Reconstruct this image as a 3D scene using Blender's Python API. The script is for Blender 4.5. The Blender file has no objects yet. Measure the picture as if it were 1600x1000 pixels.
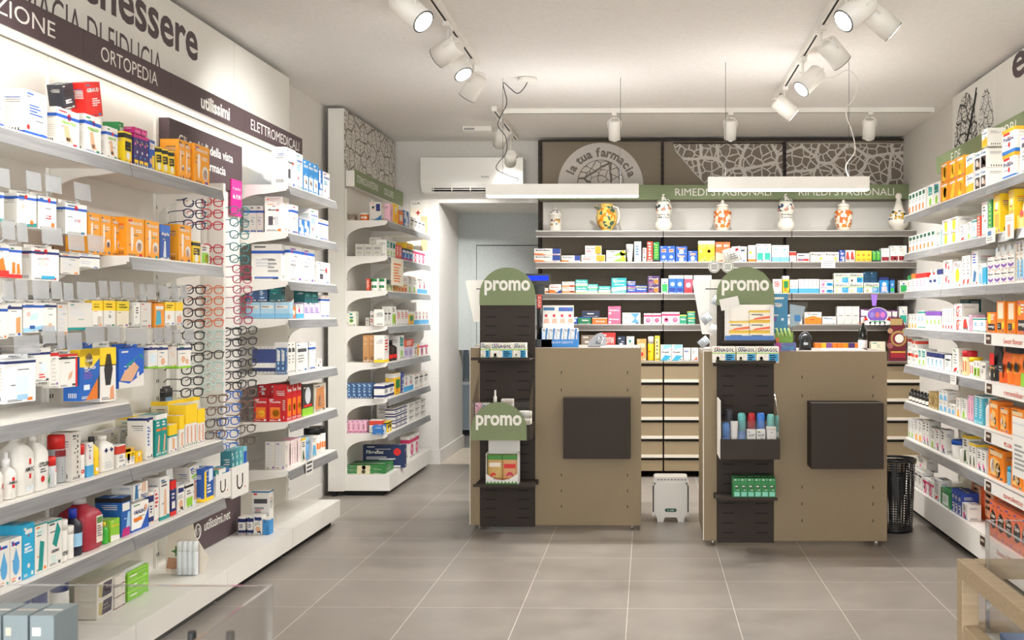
import bpy, math, random
from mathutils import Vector, Matrix
random.seed(7)
PI = math.pi
SC = bpy.context.scene
COL = SC.collection

# ------------------------------------------------------------------ camera, exposure, world
CAM_H, F, AX, AY, TH = 1.255, 1620.0, 983.0, 488.0, math.radians(1.0)
cam = bpy.data.cameras.new('camera'); co = bpy.data.objects.new('camera', cam); COL.objects.link(co)
co.location = (0, 0, CAM_H); co.rotation_euler = (PI/2, 0, TH)
cam.sensor_width = 36; cam.lens = 36*F/1600
cam.shift_x = (800-AX)/1600; cam.shift_y = (AY-500)/1600
cam.clip_start = .05; cam.clip_end = 60
cam.dof.use_dof = True; cam.dof.focus_distance = 5.2; cam.dof.aperture_fstop = 11
SC.camera = co
SC.view_settings.view_transform = 'Standard'; SC.view_settings.look = 'None'
SC.view_settings.gamma = 1; SC.view_settings.exposure = 0.84
SC.view_settings.use_curve_mapping = False
SC.cycles.use_denoising = True
SC.cycles.max_bounces = 9; SC.cycles.diffuse_bounces = 6; SC.cycles.transparent_max_bounces = 12
SC.cycles.sample_clamp_indirect = 6; SC.cycles.caustics_reflective = False; SC.cycles.caustics_refractive = False
w = bpy.data.worlds.new('world'); SC.world = w; w.use_nodes = True
w.node_tree.nodes['Background'].inputs[0].default_value = (.75, .85, 1, 1)
w.node_tree.nodes['Background'].inputs[1].default_value = 1.0

def area(name, loc, rot, sx, sy, power, col=(1, 1, 1), spread=180):
    l = bpy.data.lights.new(name, 'AREA'); l.shape = 'RECTANGLE'; l.size = sx; l.size_y = sy
    l.energy = power; l.color = col; l.spread = math.radians(spread)
    o = bpy.data.objects.new(name, l); COL.objects.link(o); o.location = loc; o.rotation_euler = rot
    return o
# daylight through the shop window in the front wall, behind the camera
area('shop_window_daylight', (0, -2.3, 1.5), (PI/2, 0, 0), 3.2, 2.3, 58, (.97, .98, 1))
area('ceiling_fill_light', (0, -2.5, .75), (math.radians(128), 0, 0), 3.2, .9, 85, (1, .98, .95))  # unseen upward light, added to brighten the ceiling
WARM = (1, .982, .962)
# ------------------------------------------------------------------ pixel <-> room helpers
FW = (-math.sin(TH), math.cos(TH)); RT = (math.cos(TH), math.sin(TH))
def ray(px, py=AY):
    a = (px-AX)/F; b = -(py-AY)/F
    return (FW[0]+a*RT[0], FW[1]+a*RT[1], b)
def xon(px, Y): d = ray(px); return Y*d[0]/d[1]
def yon(px, X): d = ray(px); return X*d[1]/d[0]
def zon(px, py, Y): d = ray(px, py); return CAM_H+d[2]/d[1]*Y

# ------------------------------------------------------------------ materials
def lin(h):
    r = []
    for i in (0, 2, 4):
        c = int(h[i:i+2], 16)/255
        r.append(c/12.92 if c <= .04045 else ((c+.055)/1.055)**2.4)
    return (r[0], r[1], r[2], 1)
PAL = dict(w='e9e6df', W='d6d1c8', k='1b1b1d', g='9a9a98', i='c9ccd0', d='4b4b50', G='17803f', b='1d56b5', B='1a2a66', c='28a5cf',
           t='17918a', r='d6231f', R='8c1a26', o='f07a1c', y='f9d022', Y='f3a31a', p='ea6aa2', m='c01f77', v='7b4ea6', l='8fc93a',
           n='4a3226', s='e0b08c', e='c9bfae', a='9fcbe8', A='d7e8f2', O='c98550', u='b9b2e0', j='2f6f9f', q='6a5b4a', z='bfe3dc', f='e9dfd0', P='f3c6cf')
MATS = {}
def princ(name, col, rough=.5, metal=0, **kw):
    m = bpy.data.materials.new(name); m.use_nodes = True
    b = m.node_tree.nodes['Principled BSDF']
    b.inputs['Base Color'].default_value = col if not isinstance(col, str) else lin(col)
    b.inputs['Roughness'].default_value = rough; b.inputs['Metallic'].default_value = metal
    for k, v in kw.items(): b.inputs[k.replace('_', ' ')].default_value = v
    return m
def noisy(m, scale, c2, fac=(.4, .6), stretch=(1, 1, 1), bump=0):
    """mix the base colour with c2 through a noise"""
    nt = m.node_tree; b = nt.nodes['Principled BSDF']; N = nt.nodes.new; L = nt.links.new
    tc = N('ShaderNodeTexCoord'); mp = N('ShaderNodeMapping'); mp.inputs['Scale'].default_value = stretch
    no = N('ShaderNodeTexNoise'); no.inputs['Scale'].default_value = scale; no.inputs['Detail'].default_value = 4
    cr = N('ShaderNodeValToRGB'); cr.color_ramp.elements[0].position = fac[0]; cr.color_ramp.elements[1].position = fac[1]
    cr.color_ramp.elements[0].color = b.inputs['Base Color'].default_value[:]; cr.color_ramp.elements[1].color = lin(c2)
    L(tc.outputs['Object'], mp.inputs[0]); L(mp.outputs[0], no.inputs['Vector']); L(no.outputs['Fac'], cr.inputs[0]); L(cr.outputs[0], b.inputs['Base Color'])
    if bump:
        bp = N('ShaderNodeBump'); bp.inputs['Strength'].default_value = bump; bp.inputs['Distance'].default_value = .002
        L(no.outputs['Fac'], bp.inputs['Height']); L(bp.outputs[0], b.inputs['Normal'])
    return m
def P(c):
    """printed / painted colour by letter or hex"""
    k = 'p_'+c
    if k not in MATS:
        MATS[k] = princ('print_'+PAL.get(c, c), PAL.get(c, c), .45)
    return MATS[k]
def emis(name, col, s):
    m = bpy.data.materials.new(name); m.use_nodes = True; nt = m.node_tree; nt.nodes.clear()
    e = nt.nodes.new('ShaderNodeEmission'); o = nt.nodes.new('ShaderNodeOutputMaterial')
    e.inputs[0].default_value = lin(col); e.inputs[1].default_value = s; nt.links.new(e.outputs[0], o.inputs[0]); return m
def clear(name, tint=.93, gloss=.1, col=None):
    m = bpy.data.materials.new(name); m.use_nodes = True; nt = m.node_tree; nt.nodes.clear()
    t = nt.nodes.new('ShaderNodeBsdfTransparent'); g = nt.nodes.new('ShaderNodeBsdfGlossy'); mx = nt.nodes.new('ShaderNodeMixShader')
    lw = nt.nodes.new('ShaderNodeLayerWeight'); lw.inputs[0].default_value = .35; ml = nt.nodes.new('ShaderNodeMath'); ml.operation = 'MULTIPLY_ADD'
    ml.inputs[1].default_value = .28; ml.inputs[2].default_value = gloss
    o = nt.nodes.new('ShaderNodeOutputMaterial'); t.inputs[0].default_value = col or (tint, tint, tint, 1); g.inputs['Roughness'].default_value = .08
    nt.links.new(lw.outputs['Facing'], ml.inputs[0]); nt.links.new(ml.outputs[0], mx.inputs[0])
    nt.links.new(t.outputs[0], mx.inputs[1]); nt.links.new(g.outputs[0], mx.inputs[2]); nt.links.new(mx.outputs[0], o.inputs[0]); return m

M_white = noisy(princ('white_metal', 'eeebe5', .4), 3, 'e9e6df')
M_wall = noisy(princ('painted_plaster', 'dfdcd7', .85), 60, 'dad7d1', bump=.15)
M_ceil = noisy(princ('ceiling_paint', 'e9e6e3', .9), 40, 'e5e2de', bump=.1)
M_panel = noisy(princ('white_panel', 'e6e4dd', .5), 2, 'e2e0d9')
M_taupe = noisy(princ('taupe_panel', '897d6b', .65), 400, '7e7362', stretch=(1, 1, 1))
M_sand = noisy(princ('sand_laminate', '978669', .6), 260, '8a795d')
M_umber = noisy(princ('umber_metal', '33291f', .7), 300, '2b221a')
M_plum = noisy(princ('plum_sign', '534245', .55), 200, '4c3c3f')
M_sage = noisy(princ('sage_sign', '808e66', .6), 200, '798760')
M_alu = princ('brushed_aluminium', 'b9b5ae', .35, .7)
M_rail = noisy(princ('price_rail_plastic', '8f8f8e', .3), 14, '7d7d7e', (.35, .65), (1, .3, 6))
M_brail = noisy(princ('steel_shelf_front', '625d57', .35, .35), 10, '77716a', (.3, .7), (.4, 1, 8))
M_clear = clear('clear_acrylic', .96, .03)
M_tag = princ('ticket_pocket', 'b9bcbe', .3, 0, Alpha=.45)
M_dark = princ('dark_slot', '0c0b0a', .8)
M_black = princ('black_plastic', '19191b', .4)
M_chrome = princ('chrome', 'cfd2d4', .2, .9)
M_cable = princ('cable_rubber', '3c3c3c', .6)
M_bluegrey = noisy(princ('pale_blue_laminate', 'b4bab8', .6), 50, 'afb5b3')
M_wood = noisy(princ('ash_wood', 'ab977a', .6), 9, '9c8768', (.3, .7), (1, 14, 14))
M_lamp = emis('lamp_face', 'fffaf0', 14)
M_led = emis('led_diffuser', 'fff8ec', 9)
M_fillglow = emis('fill_strip_glow', 'fff8ec', 2.0)  # glow for the strips added behind the sign bands
M_lcd = emis('lcd_blue', '2238e0', 1.2)
M_txtw = princ('white_lettering', 'e8e6de', .5)

def floor_mat():
    m = princ('floor_tile', 'a39b92', .32); nt = m.node_tree; b = nt.nodes['Principled BSDF']; N = nt.nodes.new; L = nt.links.new
    tc = N('ShaderNodeTexCoord'); mp = N('ShaderNodeMapping')
    mp.inputs['Location'].default_value = (.083, -4.393+45, 0)
    br = N('ShaderNodeTexBrick'); br.offset = 0; br.squash = 1
    br.inputs['Color1'].default_value = lin('918a82'); br.inputs['Color2'].default_value = lin('979088'); br.inputs['Mortar'].default_value = lin('d8d2c9')
    br.inputs['Scale'].default_value = 1; br.inputs['Mortar Size'].default_value = .0016; br.inputs['Brick Width'].default_value = .45; br.inputs['Row Height'].default_value = .45
    br.inputs['Mortar Smooth'].default_value = .2; br.inputs['Bias'].default_value = 0
    no = N('ShaderNodeTexNoise'); no.inputs['Scale'].default_value = 5; no.inputs['Detail'].default_value = 4; no.inputs['Roughness'].default_value = .6
    cr = N('ShaderNodeValToRGB'); cr.color_ramp.elements[0].position = .35; cr.color_ramp.elements[1].position = .68
    cr.color_ramp.elements[0].color = (.90, .895, .89, 1); cr.color_ramp.elements[1].color = (1.06, 1.055, 1.045, 1)
    mx = N('ShaderNodeMix'); mx.data_type = 'RGBA'; mx.blend_type = 'MULTIPLY'; mx.inputs[0].default_value = 1
    L(tc.outputs['Object'], mp.inputs[0]); L(mp.outputs[0], br.inputs['Vector']); L(tc.outputs['Object'], no.inputs['Vector'])
    L(no.outputs['Fac'], cr.inputs[0]); L(br.outputs['Color'], mx.inputs[6]); L(cr.outputs[0], mx.inputs[7]); L(mx.outputs[2], b.inputs['Base Color'])
    bp = N('ShaderNodeBump'); bp.inputs['Strength'].default_value = .25; bp.inputs['Distance'].default_value = .001; bp.invert = True
    L(br.outputs['Fac'], bp.inputs['Height']); L(bp.outputs[0], b.inputs['Normal'])
    r = N('ShaderNodeMapRange'); r.inputs[1].default_value = .3; r.inputs[2].default_value = .7; r.inputs[3].default_value = .30; r.inputs[4].default_value = .38
    L(no.outputs['Fac'], r.inputs[0]); L(r.outputs[0], b.inputs['Roughness'])
    return m
M_floor = floor_mat()

def veins(name, bg, fg, scale, width, axes):
    """printed leaf-vein lattice: fine and coarse Voronoi edges. axes = the two object axes of the panel."""
    m = princ(name, bg, .55); nt = m.node_tree; b = nt.nodes['Principled BSDF']; N = nt.nodes.new; L = nt.links.new
    tc = N('ShaderNodeTexCoord'); sp = N('ShaderNodeSeparateXYZ'); cb = N('ShaderNodeCombineXYZ'); L(tc.outputs['Object'], sp.inputs[0])
    L(sp.outputs[axes[0]], cb.inputs[0]); L(sp.outputs[axes[1]], cb.inputs[1])
    no = N('ShaderNodeTexNoise'); no.inputs['Scale'].default_value = scale*.9; L(cb.outputs[0], no.inputs['Vector'])
    ad = N('ShaderNodeVectorMath'); ad.operation = 'MULTIPLY_ADD'; ad.inputs[1].default_value = (.5/scale,)*3
    L(no.outputs['Color'], ad.inputs[0]); L(cb.outputs[0], ad.inputs[2])
    out = []
    for s, wd in ((scale, width), (scale*.3, width*.75)):
        v = N('ShaderNodeTexVoronoi'); v.voronoi_dimensions = '2D'; v.feature = 'DISTANCE_TO_EDGE'; v.inputs['Scale'].default_value = s
        L(ad.outputs[0], v.inputs['Vector'])
        lt = N('ShaderNodeMath'); lt.operation = 'LESS_THAN'; lt.inputs[1].default_value = wd; L(v.outputs['Distance'], lt.inputs[0]); out.append(lt)
    mxm = N('ShaderNodeMath'); mxm.operation = 'MAXIMUM'; L(out[0].outputs[0], mxm.inputs[0]); L(out[1].outputs[0], mxm.inputs[1])
    mx = N('ShaderNodeMix'); mx.data_type = 'RGBA'; mx.inputs[6].default_value = lin(bg); mx.inputs[7].default_value = lin(fg)
    L(mxm.outputs[0], mx.inputs[0]); L(mx.outputs[2], b.inputs['Base Color']); return m

# ------------------------------------------------------------------ mesh building
TXT = {}
def text_poly(s, bold=0.0, res=2):
    k = (s, bold, res)
    if k not in TXT:
        c = bpy.data.curves.new('t', 'FONT'); c.body = s; c.size = 1; c.resolution_u = res; c.offset = bold
        o = bpy.data.objects.new('t', c); me = o.to_mesh()
        vs = [(v.co.x, v.co.y) for v in me.vertices]; fs = [tuple(p.vertices) for p in me.polygons]
        o.to_mesh_clear(); bpy.data.objects.remove(o); bpy.data.curves.remove(c)
        xs = [v[0] for v in vs]; ys = [v[1] for v in vs]
        TXT[k] = (vs, fs, min(xs), max(xs), min(ys), max(ys))
    return TXT[k]
class MB:
    def __init__(s): s.v = []; s.f = []; s.m = []; s.mats = []; s.sm = []
    def mi(s, m):
        if isinstance(m, str): m = P(m)
        if m not in s.mats: s.mats.append(m)
        return s.mats.index(m)
    def face(s, pts, m, smooth=False):
        n = len(s.v); s.v += [tuple(p) for p in pts]; s.f.append(tuple(range(n, n+len(pts)))); s.m.append(s.mi(m)); s.sm.append(smooth)
    def box(s, x0, y0, z0, x1, y1, z1, m):
        if x0 > x1: x0, x1 = x1, x0
        if y0 > y1: y0, y1 = y1, y0
        if z0 > z1: z0, z1 = z1, z0
        n = len(s.v); i = s.mi(m)
        s.v += [(x0, y0, z0), (x1, y0, z0), (x1, y1, z0), (x0, y1, z0), (x0, y0, z1), (x1, y0, z1), (x1, y1, z1), (x0, y1, z1)]
        for f in ((0, 3, 2, 1), (4, 5, 6, 7), (0, 1, 5, 4), (1, 2, 6, 5), (2, 3, 7, 6), (3, 0, 4, 7)):
            s.f.append(tuple(n+a for a in f)); s.m.append(i); s.sm.append(False)
    def prism(s, pts, axis, a, b, m):
        """pts in the other two axes (x,z for axis y; y,z for x; x,y for z), extruded a..b"""
        def mk(p, t): return (t, p[0], p[1]) if axis == 0 else (p[0], t, p[1]) if axis == 1 else (p[0], p[1], t)
        n = len(pts)
        for i in range(n):
            q = (i+1) % n; s.face([mk(pts[i], a), mk(pts[q], a), mk(pts[q], b), mk(pts[i], b)], m)
        s.face([mk(p, a) for p in pts], m); s.face([mk(p, b) for p in reversed(pts)], m)
    def lathe(s, prof, n=16, c=(0, 0, 0), sx=1, sy=1, p=2.0):
        """prof: list of (r, z, mat) ; mat is the material of the segment that starts there. p>2 squares the section"""
        rings = []
        for r, z, m in prof:
            st = len(s.v)
            for k in range(n):
                a = 2*PI*(k+.5)/n; ca, sa = math.cos(a), math.sin(a)
                q = (abs(ca)**p+abs(sa)**p)**(-1/p)
                s.v.append((c[0]+r*ca*q*sx, c[1]+r*sa*q*sy, c[2]+z))
            rings.append(st)
        for i in range(len(prof)-1):
            mi = s.mi(prof[i][2])
            for k in range(n):
                q = (k+1) % n; s.f.append((rings[i]+k, rings[i]+q, rings[i+1]+q, rings[i+1]+k)); s.m.append(mi); s.sm.append(True)
        for st, rev, pr in ((rings[0], True, prof[0]), (rings[-1], False, prof[-2])):
            f = tuple(st+k for k in range(n)); s.f.append(f[::-1] if rev else f); s.m.append(s.mi(pr[2])); s.sm.append(False)
    def tube(s, pts, r, m, n=6, closed=False):
        pts = [Vector(p) for p in pts]; L = len(pts); rings = []; mi = s.mi(m); up = None
        for i, p in enumerate(pts):
            a = pts[(i-1) % L] if closed or i > 0 else p; b = pts[(i+1) % L] if closed or i < L-1 else p
            t = (b-a).normalized()
            if up is None: up = Vector((0, 0, 1)) if abs(t.z) < .9 else Vector((1, 0, 0))
            u = (up-t*up.dot(t)); u = u.normalized() if u.length > 1e-6 else t.orthogonal().normalized(); w_ = t.cross(u); up = u
            st = len(s.v); rings.append(st)
            for k in range(n):
                an = 2*PI*k/n; s.v.append(tuple(p+(u*math.cos(an)+w_*math.sin(an))*r))
        for i in range(L if closed else L-1):
            A, B = rings[i], rings[(i+1) % L]
            for k in range(n):
                q = (k+1) % n; s.f.append((A+k, A+q, B+q, B+k)); s.m.append(mi); s.sm.append(True)
        if not closed:
            s.f.append(tuple(rings[0]+k for k in range(n))[::-1]); s.m.append(mi); s.sm.append(False)
            s.f.append(tuple(rings[-1]+k for k in range(n))); s.m.append(mi); s.sm.append(False)
    def text(s, t, place, w, h, m, bold=0.0, res=2, keep=False):
        """place(u,v)->point ; text fitted in w x h (keep: height h, natural width)"""
        vs, fs, x0, x1, y0, y1 = text_poly(t, bold, res)
        ky = h/(y1-y0); kx = ky if keep else w/(x1-x0); n = len(s.v); mi = s.mi(m)
        s.v += [tuple(place((x-x0)*kx, (y-y0)*ky)) for x, y in vs]
        for f in fs: s.f.append(tuple(n+a for a in f)); s.m.append(mi); s.sm.append(False)
    def mesh(s, name):
        me = bpy.data.meshes.new(name); me.from_pydata(s.v, [], s.f)
        for m in s.mats: me.materials.append(m)
        me.polygons.foreach_set('material_index', s.m); me.polygons.foreach_set('use_smooth', s.sm)
        me.update(); return me
    def build(s, name, parent=None, loc=None):
        o = bpy.data.objects.new(name, s.mesh(name)); COL.objects.link(o)
        if parent: o.parent = parent
        if loc: o.location = loc
        return o
def tag(o, label, cat=None, group=None, kind=None):
    if label: o['label'] = label
    if cat: o['category'] = cat
    if group: o['group'] = group
    if kind: o['kind'] = kind
    return o
def empty(name, loc, label, cat, group=None, rz=0):
    o = bpy.data.objects.new(name, None); COL.objects.link(o); o.location = loc; o.rotation_euler.z = rz
    o.empty_display_size = .05
    return tag(o, label, cat, group)
def struct(name, mb, **k):
    o = mb.build(name, **k); o['kind'] = 'structure'; return o
def qbox(name, dims, m, parent=None):
    mb = MB(); mb.box(*dims, m); return mb.build(name, parent)

# ------------------------------------------------------------------ room shell
CZ = 2.67; XL, XR = -2.22, 2.06; YB = 8.55; YF = -2.0
mb = MB(); mb.box(XL-1.5, YF-.5, -.1, XR+.3, 13, 0, M_floor); struct('floor', mb)
mb = MB(); mb.box(XL-1.5, YF-.5, CZ, XR+.3, 13, CZ+.1, M_ceil); struct('ceiling', mb)
mb = MB(); mb.box(XL-.12, YF, 0, XL, YB, CZ, M_wall); struct('wall_left', mb)
mb = MB(); mb.box(XR, YF, 0, XR+.12, YB, CZ, M_wall); struct('wall_right', mb)
# back wall with the passage opening at its left end
OX = xon(686, YB); OT = zon(760, 317, YB); YP = 9.44; OR = -.70
mb = MB(); mb.box(XL-.12, YB, 0, OX, YP+.2, CZ, M_wall); mb.box(OX, YB, OT, OR, YP, CZ, M_wall); mb.box(OR, YB, 0, XR+.12, YB+.15, CZ, M_wall)
mb.box(OR, YB+.15, 0, OR+.1, YP, CZ, M_wall)
struct('wall_back', mb)
mb = MB(); mb.box(XL, YB-.015, 0, OX, YB, .115, M_wall); mb.box(OX, YB-.015, 0, OX+.015, YP+.2, .115, M_wall); struct('baseboard_passage', mb)
mb = MB(); mb.box(XL, YF, 0, XL+.012, 7.0, .09, M_wall); struct('baseboard_left', mb)
# pale sliding door behind the opening, its lower left corner open to the laboratory
zb = zon(725, 547, YP); xj = xon(712, YP)
mb = MB(); mb.box(OX, YP, zb, OR+.1, YP+.04, OT+.3, M_bluegrey); mb.box(xon(736, YP), YP-.012, zb, xon(745, YP), YP, zon(740, 374, YP), M_bluegrey)
d1 = struct('door_1', mb)
mb = MB(); z3 = zon(740, 383, YP); mb.box(xon(745, YP), YP-.004, z3-.006, OR, YP-.0005, z3, M_dark)
mb.box(xon(745, YP)-.003, YP-.0125, zb, xon(745, YP), YP-.012, z3, M_dark); mb.build('panel_gap', d1)
mb = MB(); mb.box(xj-.01, YP-.02, zb, xj, YP, OT, M_panel); struct('trim_1', mb)
mb = MB(); mb.box(OX, YB+.0, 0, OR, YP+.1, .004, noisy(princ('threshold_stone', 'd8cdbd', .5), 12, 'cfc3b2')); struct('floor_threshold', mb)
# laboratory wall far behind
mb = MB(); mb.box(XL-1.5, 12.6, 0, OR+.6, 12.7, CZ, M_bluegrey); mb.box(XL-1.5, YP+.2, 0, XL-1.4, 12.6, CZ, M_wall); mb.box(OR+.1, YP, 0, OR+.2, 12.6, CZ, M_wall); struct('wall_laboratory', mb)
# shop front behind the camera: wall with a wide window
mb = MB(); mb.box(XL-.12, YF-.12, 0, -1.65, YF, CZ, M_wall); mb.box(1.65, YF-.12, 0, XR+.12, YF, CZ, M_wall); mb.box(-1.65, YF-.12, 0, 1.65, YF, .3, M_wall); mb.box(-1.65, YF-.12, 2.65-.0, 1.65, YF, CZ, M_wall)
struct('wall_front', mb)
mb = MB()
for x in (-1.65, -.03, 1.6): mb.box(x, YF-.1, .3, x+.05, YF-.04, 2.65, M_alu)
mb.box(-1.65, YF-.1, .3, 1.65, YF-.04, .35, M_alu); mb.box(-1.65, YF-.1, 2.6, 1.65, YF-.04, 2.65, M_alu); wn = struct('window_1', mb)
qbox('glass', (-1.6, YF-.075, .35, 1.6, YF-.07, 2.6), M_clear, wn)
# ------------------------------------------------------------------ wall shelving units
def bay(side, xb, xf, y0, y1, shelves, label, group, plinth=(.05, .148), top=2.165, brk=(True, True), back=None, pl_x=None, thick=.02, lowtop=None):
    """one shelving bay; side +1: on the left wall, front towards +X. shelves: list of (z, front_x)"""
    s = side
    e = empty('shelving_unit', (xb, (y0+y1)/2, 0), label, 'shelving', group)
    cx, cy = xb, (y0+y1)/2
    def X(x): return x-cx
    def Y(y): return y-cy
    g = .002
    mb = MB(); mb.box(X(xb-s*thick), Y(y0+g), plinth[0], X(xb), Y(y1-g), top, back or M_panel); mb.build('back_panel', e)
    for yy in (y0+g, y1-.012-g):
        mb = MB(); mb.box(X(xb), Y(yy), plinth[1], X(xb+s*.012), Y(yy+.012), (lowtop or 2.1), M_white)
        for k in range(24): mb.box(X(xb+s*.012), Y(yy+.003), .2+k*.075, X(xb+s*.0125), Y(yy+.009), .215+k*.075, M_dark)
        mb.build('upright', e)
    px = pl_x or (shelves[-1][1] if shelves else xb+s*.3)
    mb = MB(); mb.box(X(xb), Y(y0+g), plinth[0], X(px), Y(y1-g), plinth[1], M_white); mb.box(X(xb), Y(y0+.02), 0, X(px-s*.05), Y(y1-.02), plinth[0], M_dark)
    mb.build('plinth', e)
    for z, fx in shelves:
        mb = MB(); mb.box(X(xb+s*.012), Y(y0+g), z-.022, X(fx), Y(y1-g), z, M_white); sh = mb.build('shelf', e)
        mb = MB(); mb.prism([(X(fx), z-.006), (X(fx+s*.004), z-.006), (X(fx+s*.014), z-.05), (X(fx+s*.010), z-.05)], 1, Y(y0+g), Y(y1-g), M_rail); mb.build('price_rail', sh)
        for k, yy in ((0, y0+g), (1, y1-g-.004)):
            if brk[k]:
                L_ = abs(fx-xb); c = []
                for i in range(9):
                    t = i/8; c.append((X(xb+s*(.012+(L_*.55)*(1-math.cos(t*PI/2)))), z-.022-.11+.085*math.sin(t*PI/2)))
                pts = [(X(xb+s*.012), z-.022)]+c+[(X(fx-s*.01), z-.03), (X(fx-s*.01), z-.022)]
                mb = MB(); mb.prism(pts, 1, Y(yy), Y(yy+.004), M_white); mb.build('bracket', sh)
    return e
GL = 'shelving bays under the plum sign band'
XBL, XFL = -2.13, -1.84
BY = [2.0, 2.83, 3.65, 4.45, 5.28, 6.1]
full = [(.705, XFL), (.46, -1.83)]
bay(1, XBL, XFL, BY[0], BY[1], [(1.787, XFL), (.937, XFL)]+full, 'white shelving bay at the near end, under the plum sign band', GL, pl_x=-1.815)
bay(1, XBL, XFL, BY[1], BY[2], [(1.787, XFL), (.937, XFL)]+full, 'white shelving bay with rows of hanging packs on hooks, under MEDICAZIONE sign', GL, pl_x=-1.815)
bay(1, XBL, XFL, BY[2], BY[3], [(1.787, XFL), (1.457, XFL)]+full, 'white shelving bay with orange boxes on two shelves, under the ORTOPEDIA sign', GL, pl_x=-1.815)
bay(1, XBL, XFL, BY[3], BY[4], [], 'white shelving bay behind the reading glasses, without shelves', GL, pl_x=-1.815)
ZA = [1.91, 1.666, 1.418, 1.222, .934, .69, .444]
bay(1, XBL, XFL, BY[4], BY[5], [(z, XFL) for z in ZA], 'white shelving bay of seven shelves under the ELETTROMEDICALI sign', GL, pl_x=-1.815)
# second unit, topped by the vein lattice
X2B, X2F, Y20, Y21 = -2.065, -1.775, 7.03, 8.42
Z2 = [1.884, 1.639, 1.4025, 1.161, .912, .665, .426]
ymid = 7.73
G2 = 'shelving bays topped by the brown vein panel'
bay(1, X2B, X2F, Y20+.02, ymid, [(z, X2F) for z in Z2], 'white shelving bay nearest us under the vein panel, beside the plum-signed shelving', G2, plinth=(.035, .145), top=2.64, lowtop=2.1, pl_x=-1.76)
bay(1, X2B, X2F, ymid, Y21, [(z, X2F) for z in Z2], 'white shelving bay under the vein panel, beside the passage to the door', G2, plinth=(.035, .145), top=2.64, pl_x=-1.76)
mb = MB(); mb.box(-2.175, Y20, .035, X2B-.001, Y20+.018, 2.645, M_panel); mb.box(-2.15, Y20+.003, 0, -2.12, Y20+.03, .035, M_dark)
tag(mb.build('end_panel'), 'tall narrow white end panel of the shelving topped by brown veins', 'panel')
mb = MB(); mb.box(X2B+.001, Y20+.001, 2.229, X2B+.006, Y21, 2.64, veins('veins_brown', 'd6d2ca', '6a5d55', 28, .06, (1, 2)))
tag(mb.build('vein_panel'), 'pale panel printed with brown leaf veins above the green DOLORE sign', 'panel')
# right wall unit
XBR, XFR = 1.985, 1.64
RY = [2.7, 3.48, 4.25, 5.02, 5.8, 6.62]
ZR = [1.868, 1.628, 1.39, 1.156, .924, .694, .46]
GR = 'shelving bays along the right wall'
RN = ['white shelving bay nearest us on the wall of the equ panel', 'white shelving bay second from the near end, wall of the equ panel', 'white shelving bay holding the orange snack boxes, below the equ lettering',
      'white shelving bay between the orange snacks and the last bay', 'last white shelving bay, its far end touching the brown back shelving']
for i in range(5):
    bay(-1, XBR, XFR, RY[i], RY[i+1], [(z, XFR) for z in ZR], RN[i], GR, plinth=(.05, .183), pl_x=1.625, back=M_white, top=2.09)

# ------------------------------------------------------------------ sign bands and header panels
def onL(x):  return lambda y, z: (lambda u, v: (x, y+u, z+v))
def onR(x):  return lambda y, z: (lambda u, v: (x, y-u, z+v))
def onB(y):  return lambda x, z: (lambda u, v: (x+u, y, z+v))
def lett(parent, text, place, wdt, h, m, bold=0.0, res=3, name='lettering', keep=False):
    mb = MB(); mb.text(text, place, wdt, h, m, bold, res, keep); return mb.build(name, parent)
mb = MB()
for a, b in zip(BY[:-1], BY[1:]): mb.box(XBL-.02, a+.0015, 2.17, XBL+.012, b-.0015, CZ-.03, M_panel)
hp = tag(mb.build('header_panel'), 'white header panel lettered benessere farmacia di fiducia above the plum band', 'sign')
T_plum = princ('plum_lettering', '54464a', .6)
P1 = onL(XBL+.0125)
lett(hp, 'benessere', P1(3.70, 2.43), 1.15, .19, T_plum, .022)
lett(hp, 'FARMACIA DI FIDUCIA', P1(3.27, 2.265), 1.22, .115, T_plum)
mb = MB()
for a, b in zip((1.95, 2.78, 3.73, 4.42, 5.24), (2.78, 3.73, 4.42, 5.24, 6.12)): mb.box(-2.055, a+.001, 2.172, -2.047, b-.001, 2.284, M_plum)
mb.box(-2.118, 1.95, 2.172, -2.055, 6.11, 2.18, M_white)
pb = tag(mb.build('sign_band'), 'plum sign band lettered MEDICAZIONE, ORTOPEDIA, utilissimi and ELETTROMEDICALI', 'sign')
P2 = onL(-2.0465)
lett(pb, 'MEDICAZIONE', P2(2.80, 2.200), .75, .055, M_txtw)
lett(pb, 'ORTOPEDIA', P2(3.85, 2.200), .45, .055, M_txtw)
lett(pb, 'utilissimi', P2(4.72, 2.193), .33, .066, M_txtw, .03)
lett(pb, 'ELETTROMEDICALI', P2(5.32, 2.200), .74, .055, M_txtw)
qbox('fill_strip', (-2.105, 2.0, 2.163, -2.09, 6.08, 2.1715), M_fillglow, pb)  # glowing strip added out of sight behind the band to brighten the panel
area('band_fill_light', (-2.09, 4.05, 2.155), (0, math.radians(-6), 0), .02, 4.0, 1.1, WARM)  # added fill lamp for the panel below the plum band
# sage band on the second unit
mb = MB(); mb.box(X2B+.006, Y20+.02, 2.118, -2.0, Y21-.01, 2.225, M_white); mb.box(-2.0, Y20+.02, 2.118, -1.992, Y21, 2.232, M_sage)
sb = tag(mb.build('sign_band'), 'sage green sign band lettered STOMACO & INTESTINO and DOLORE', 'sign')
P3 = onL(-1.9915)
lett(sb, 'STOMACO & INTESTINO', P3(7.08, 2.148), .56, .05, M_txtw); lett(sb, 'DOLORE', P3(7.83, 2.148), .27, .05, M_txtw)
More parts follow.
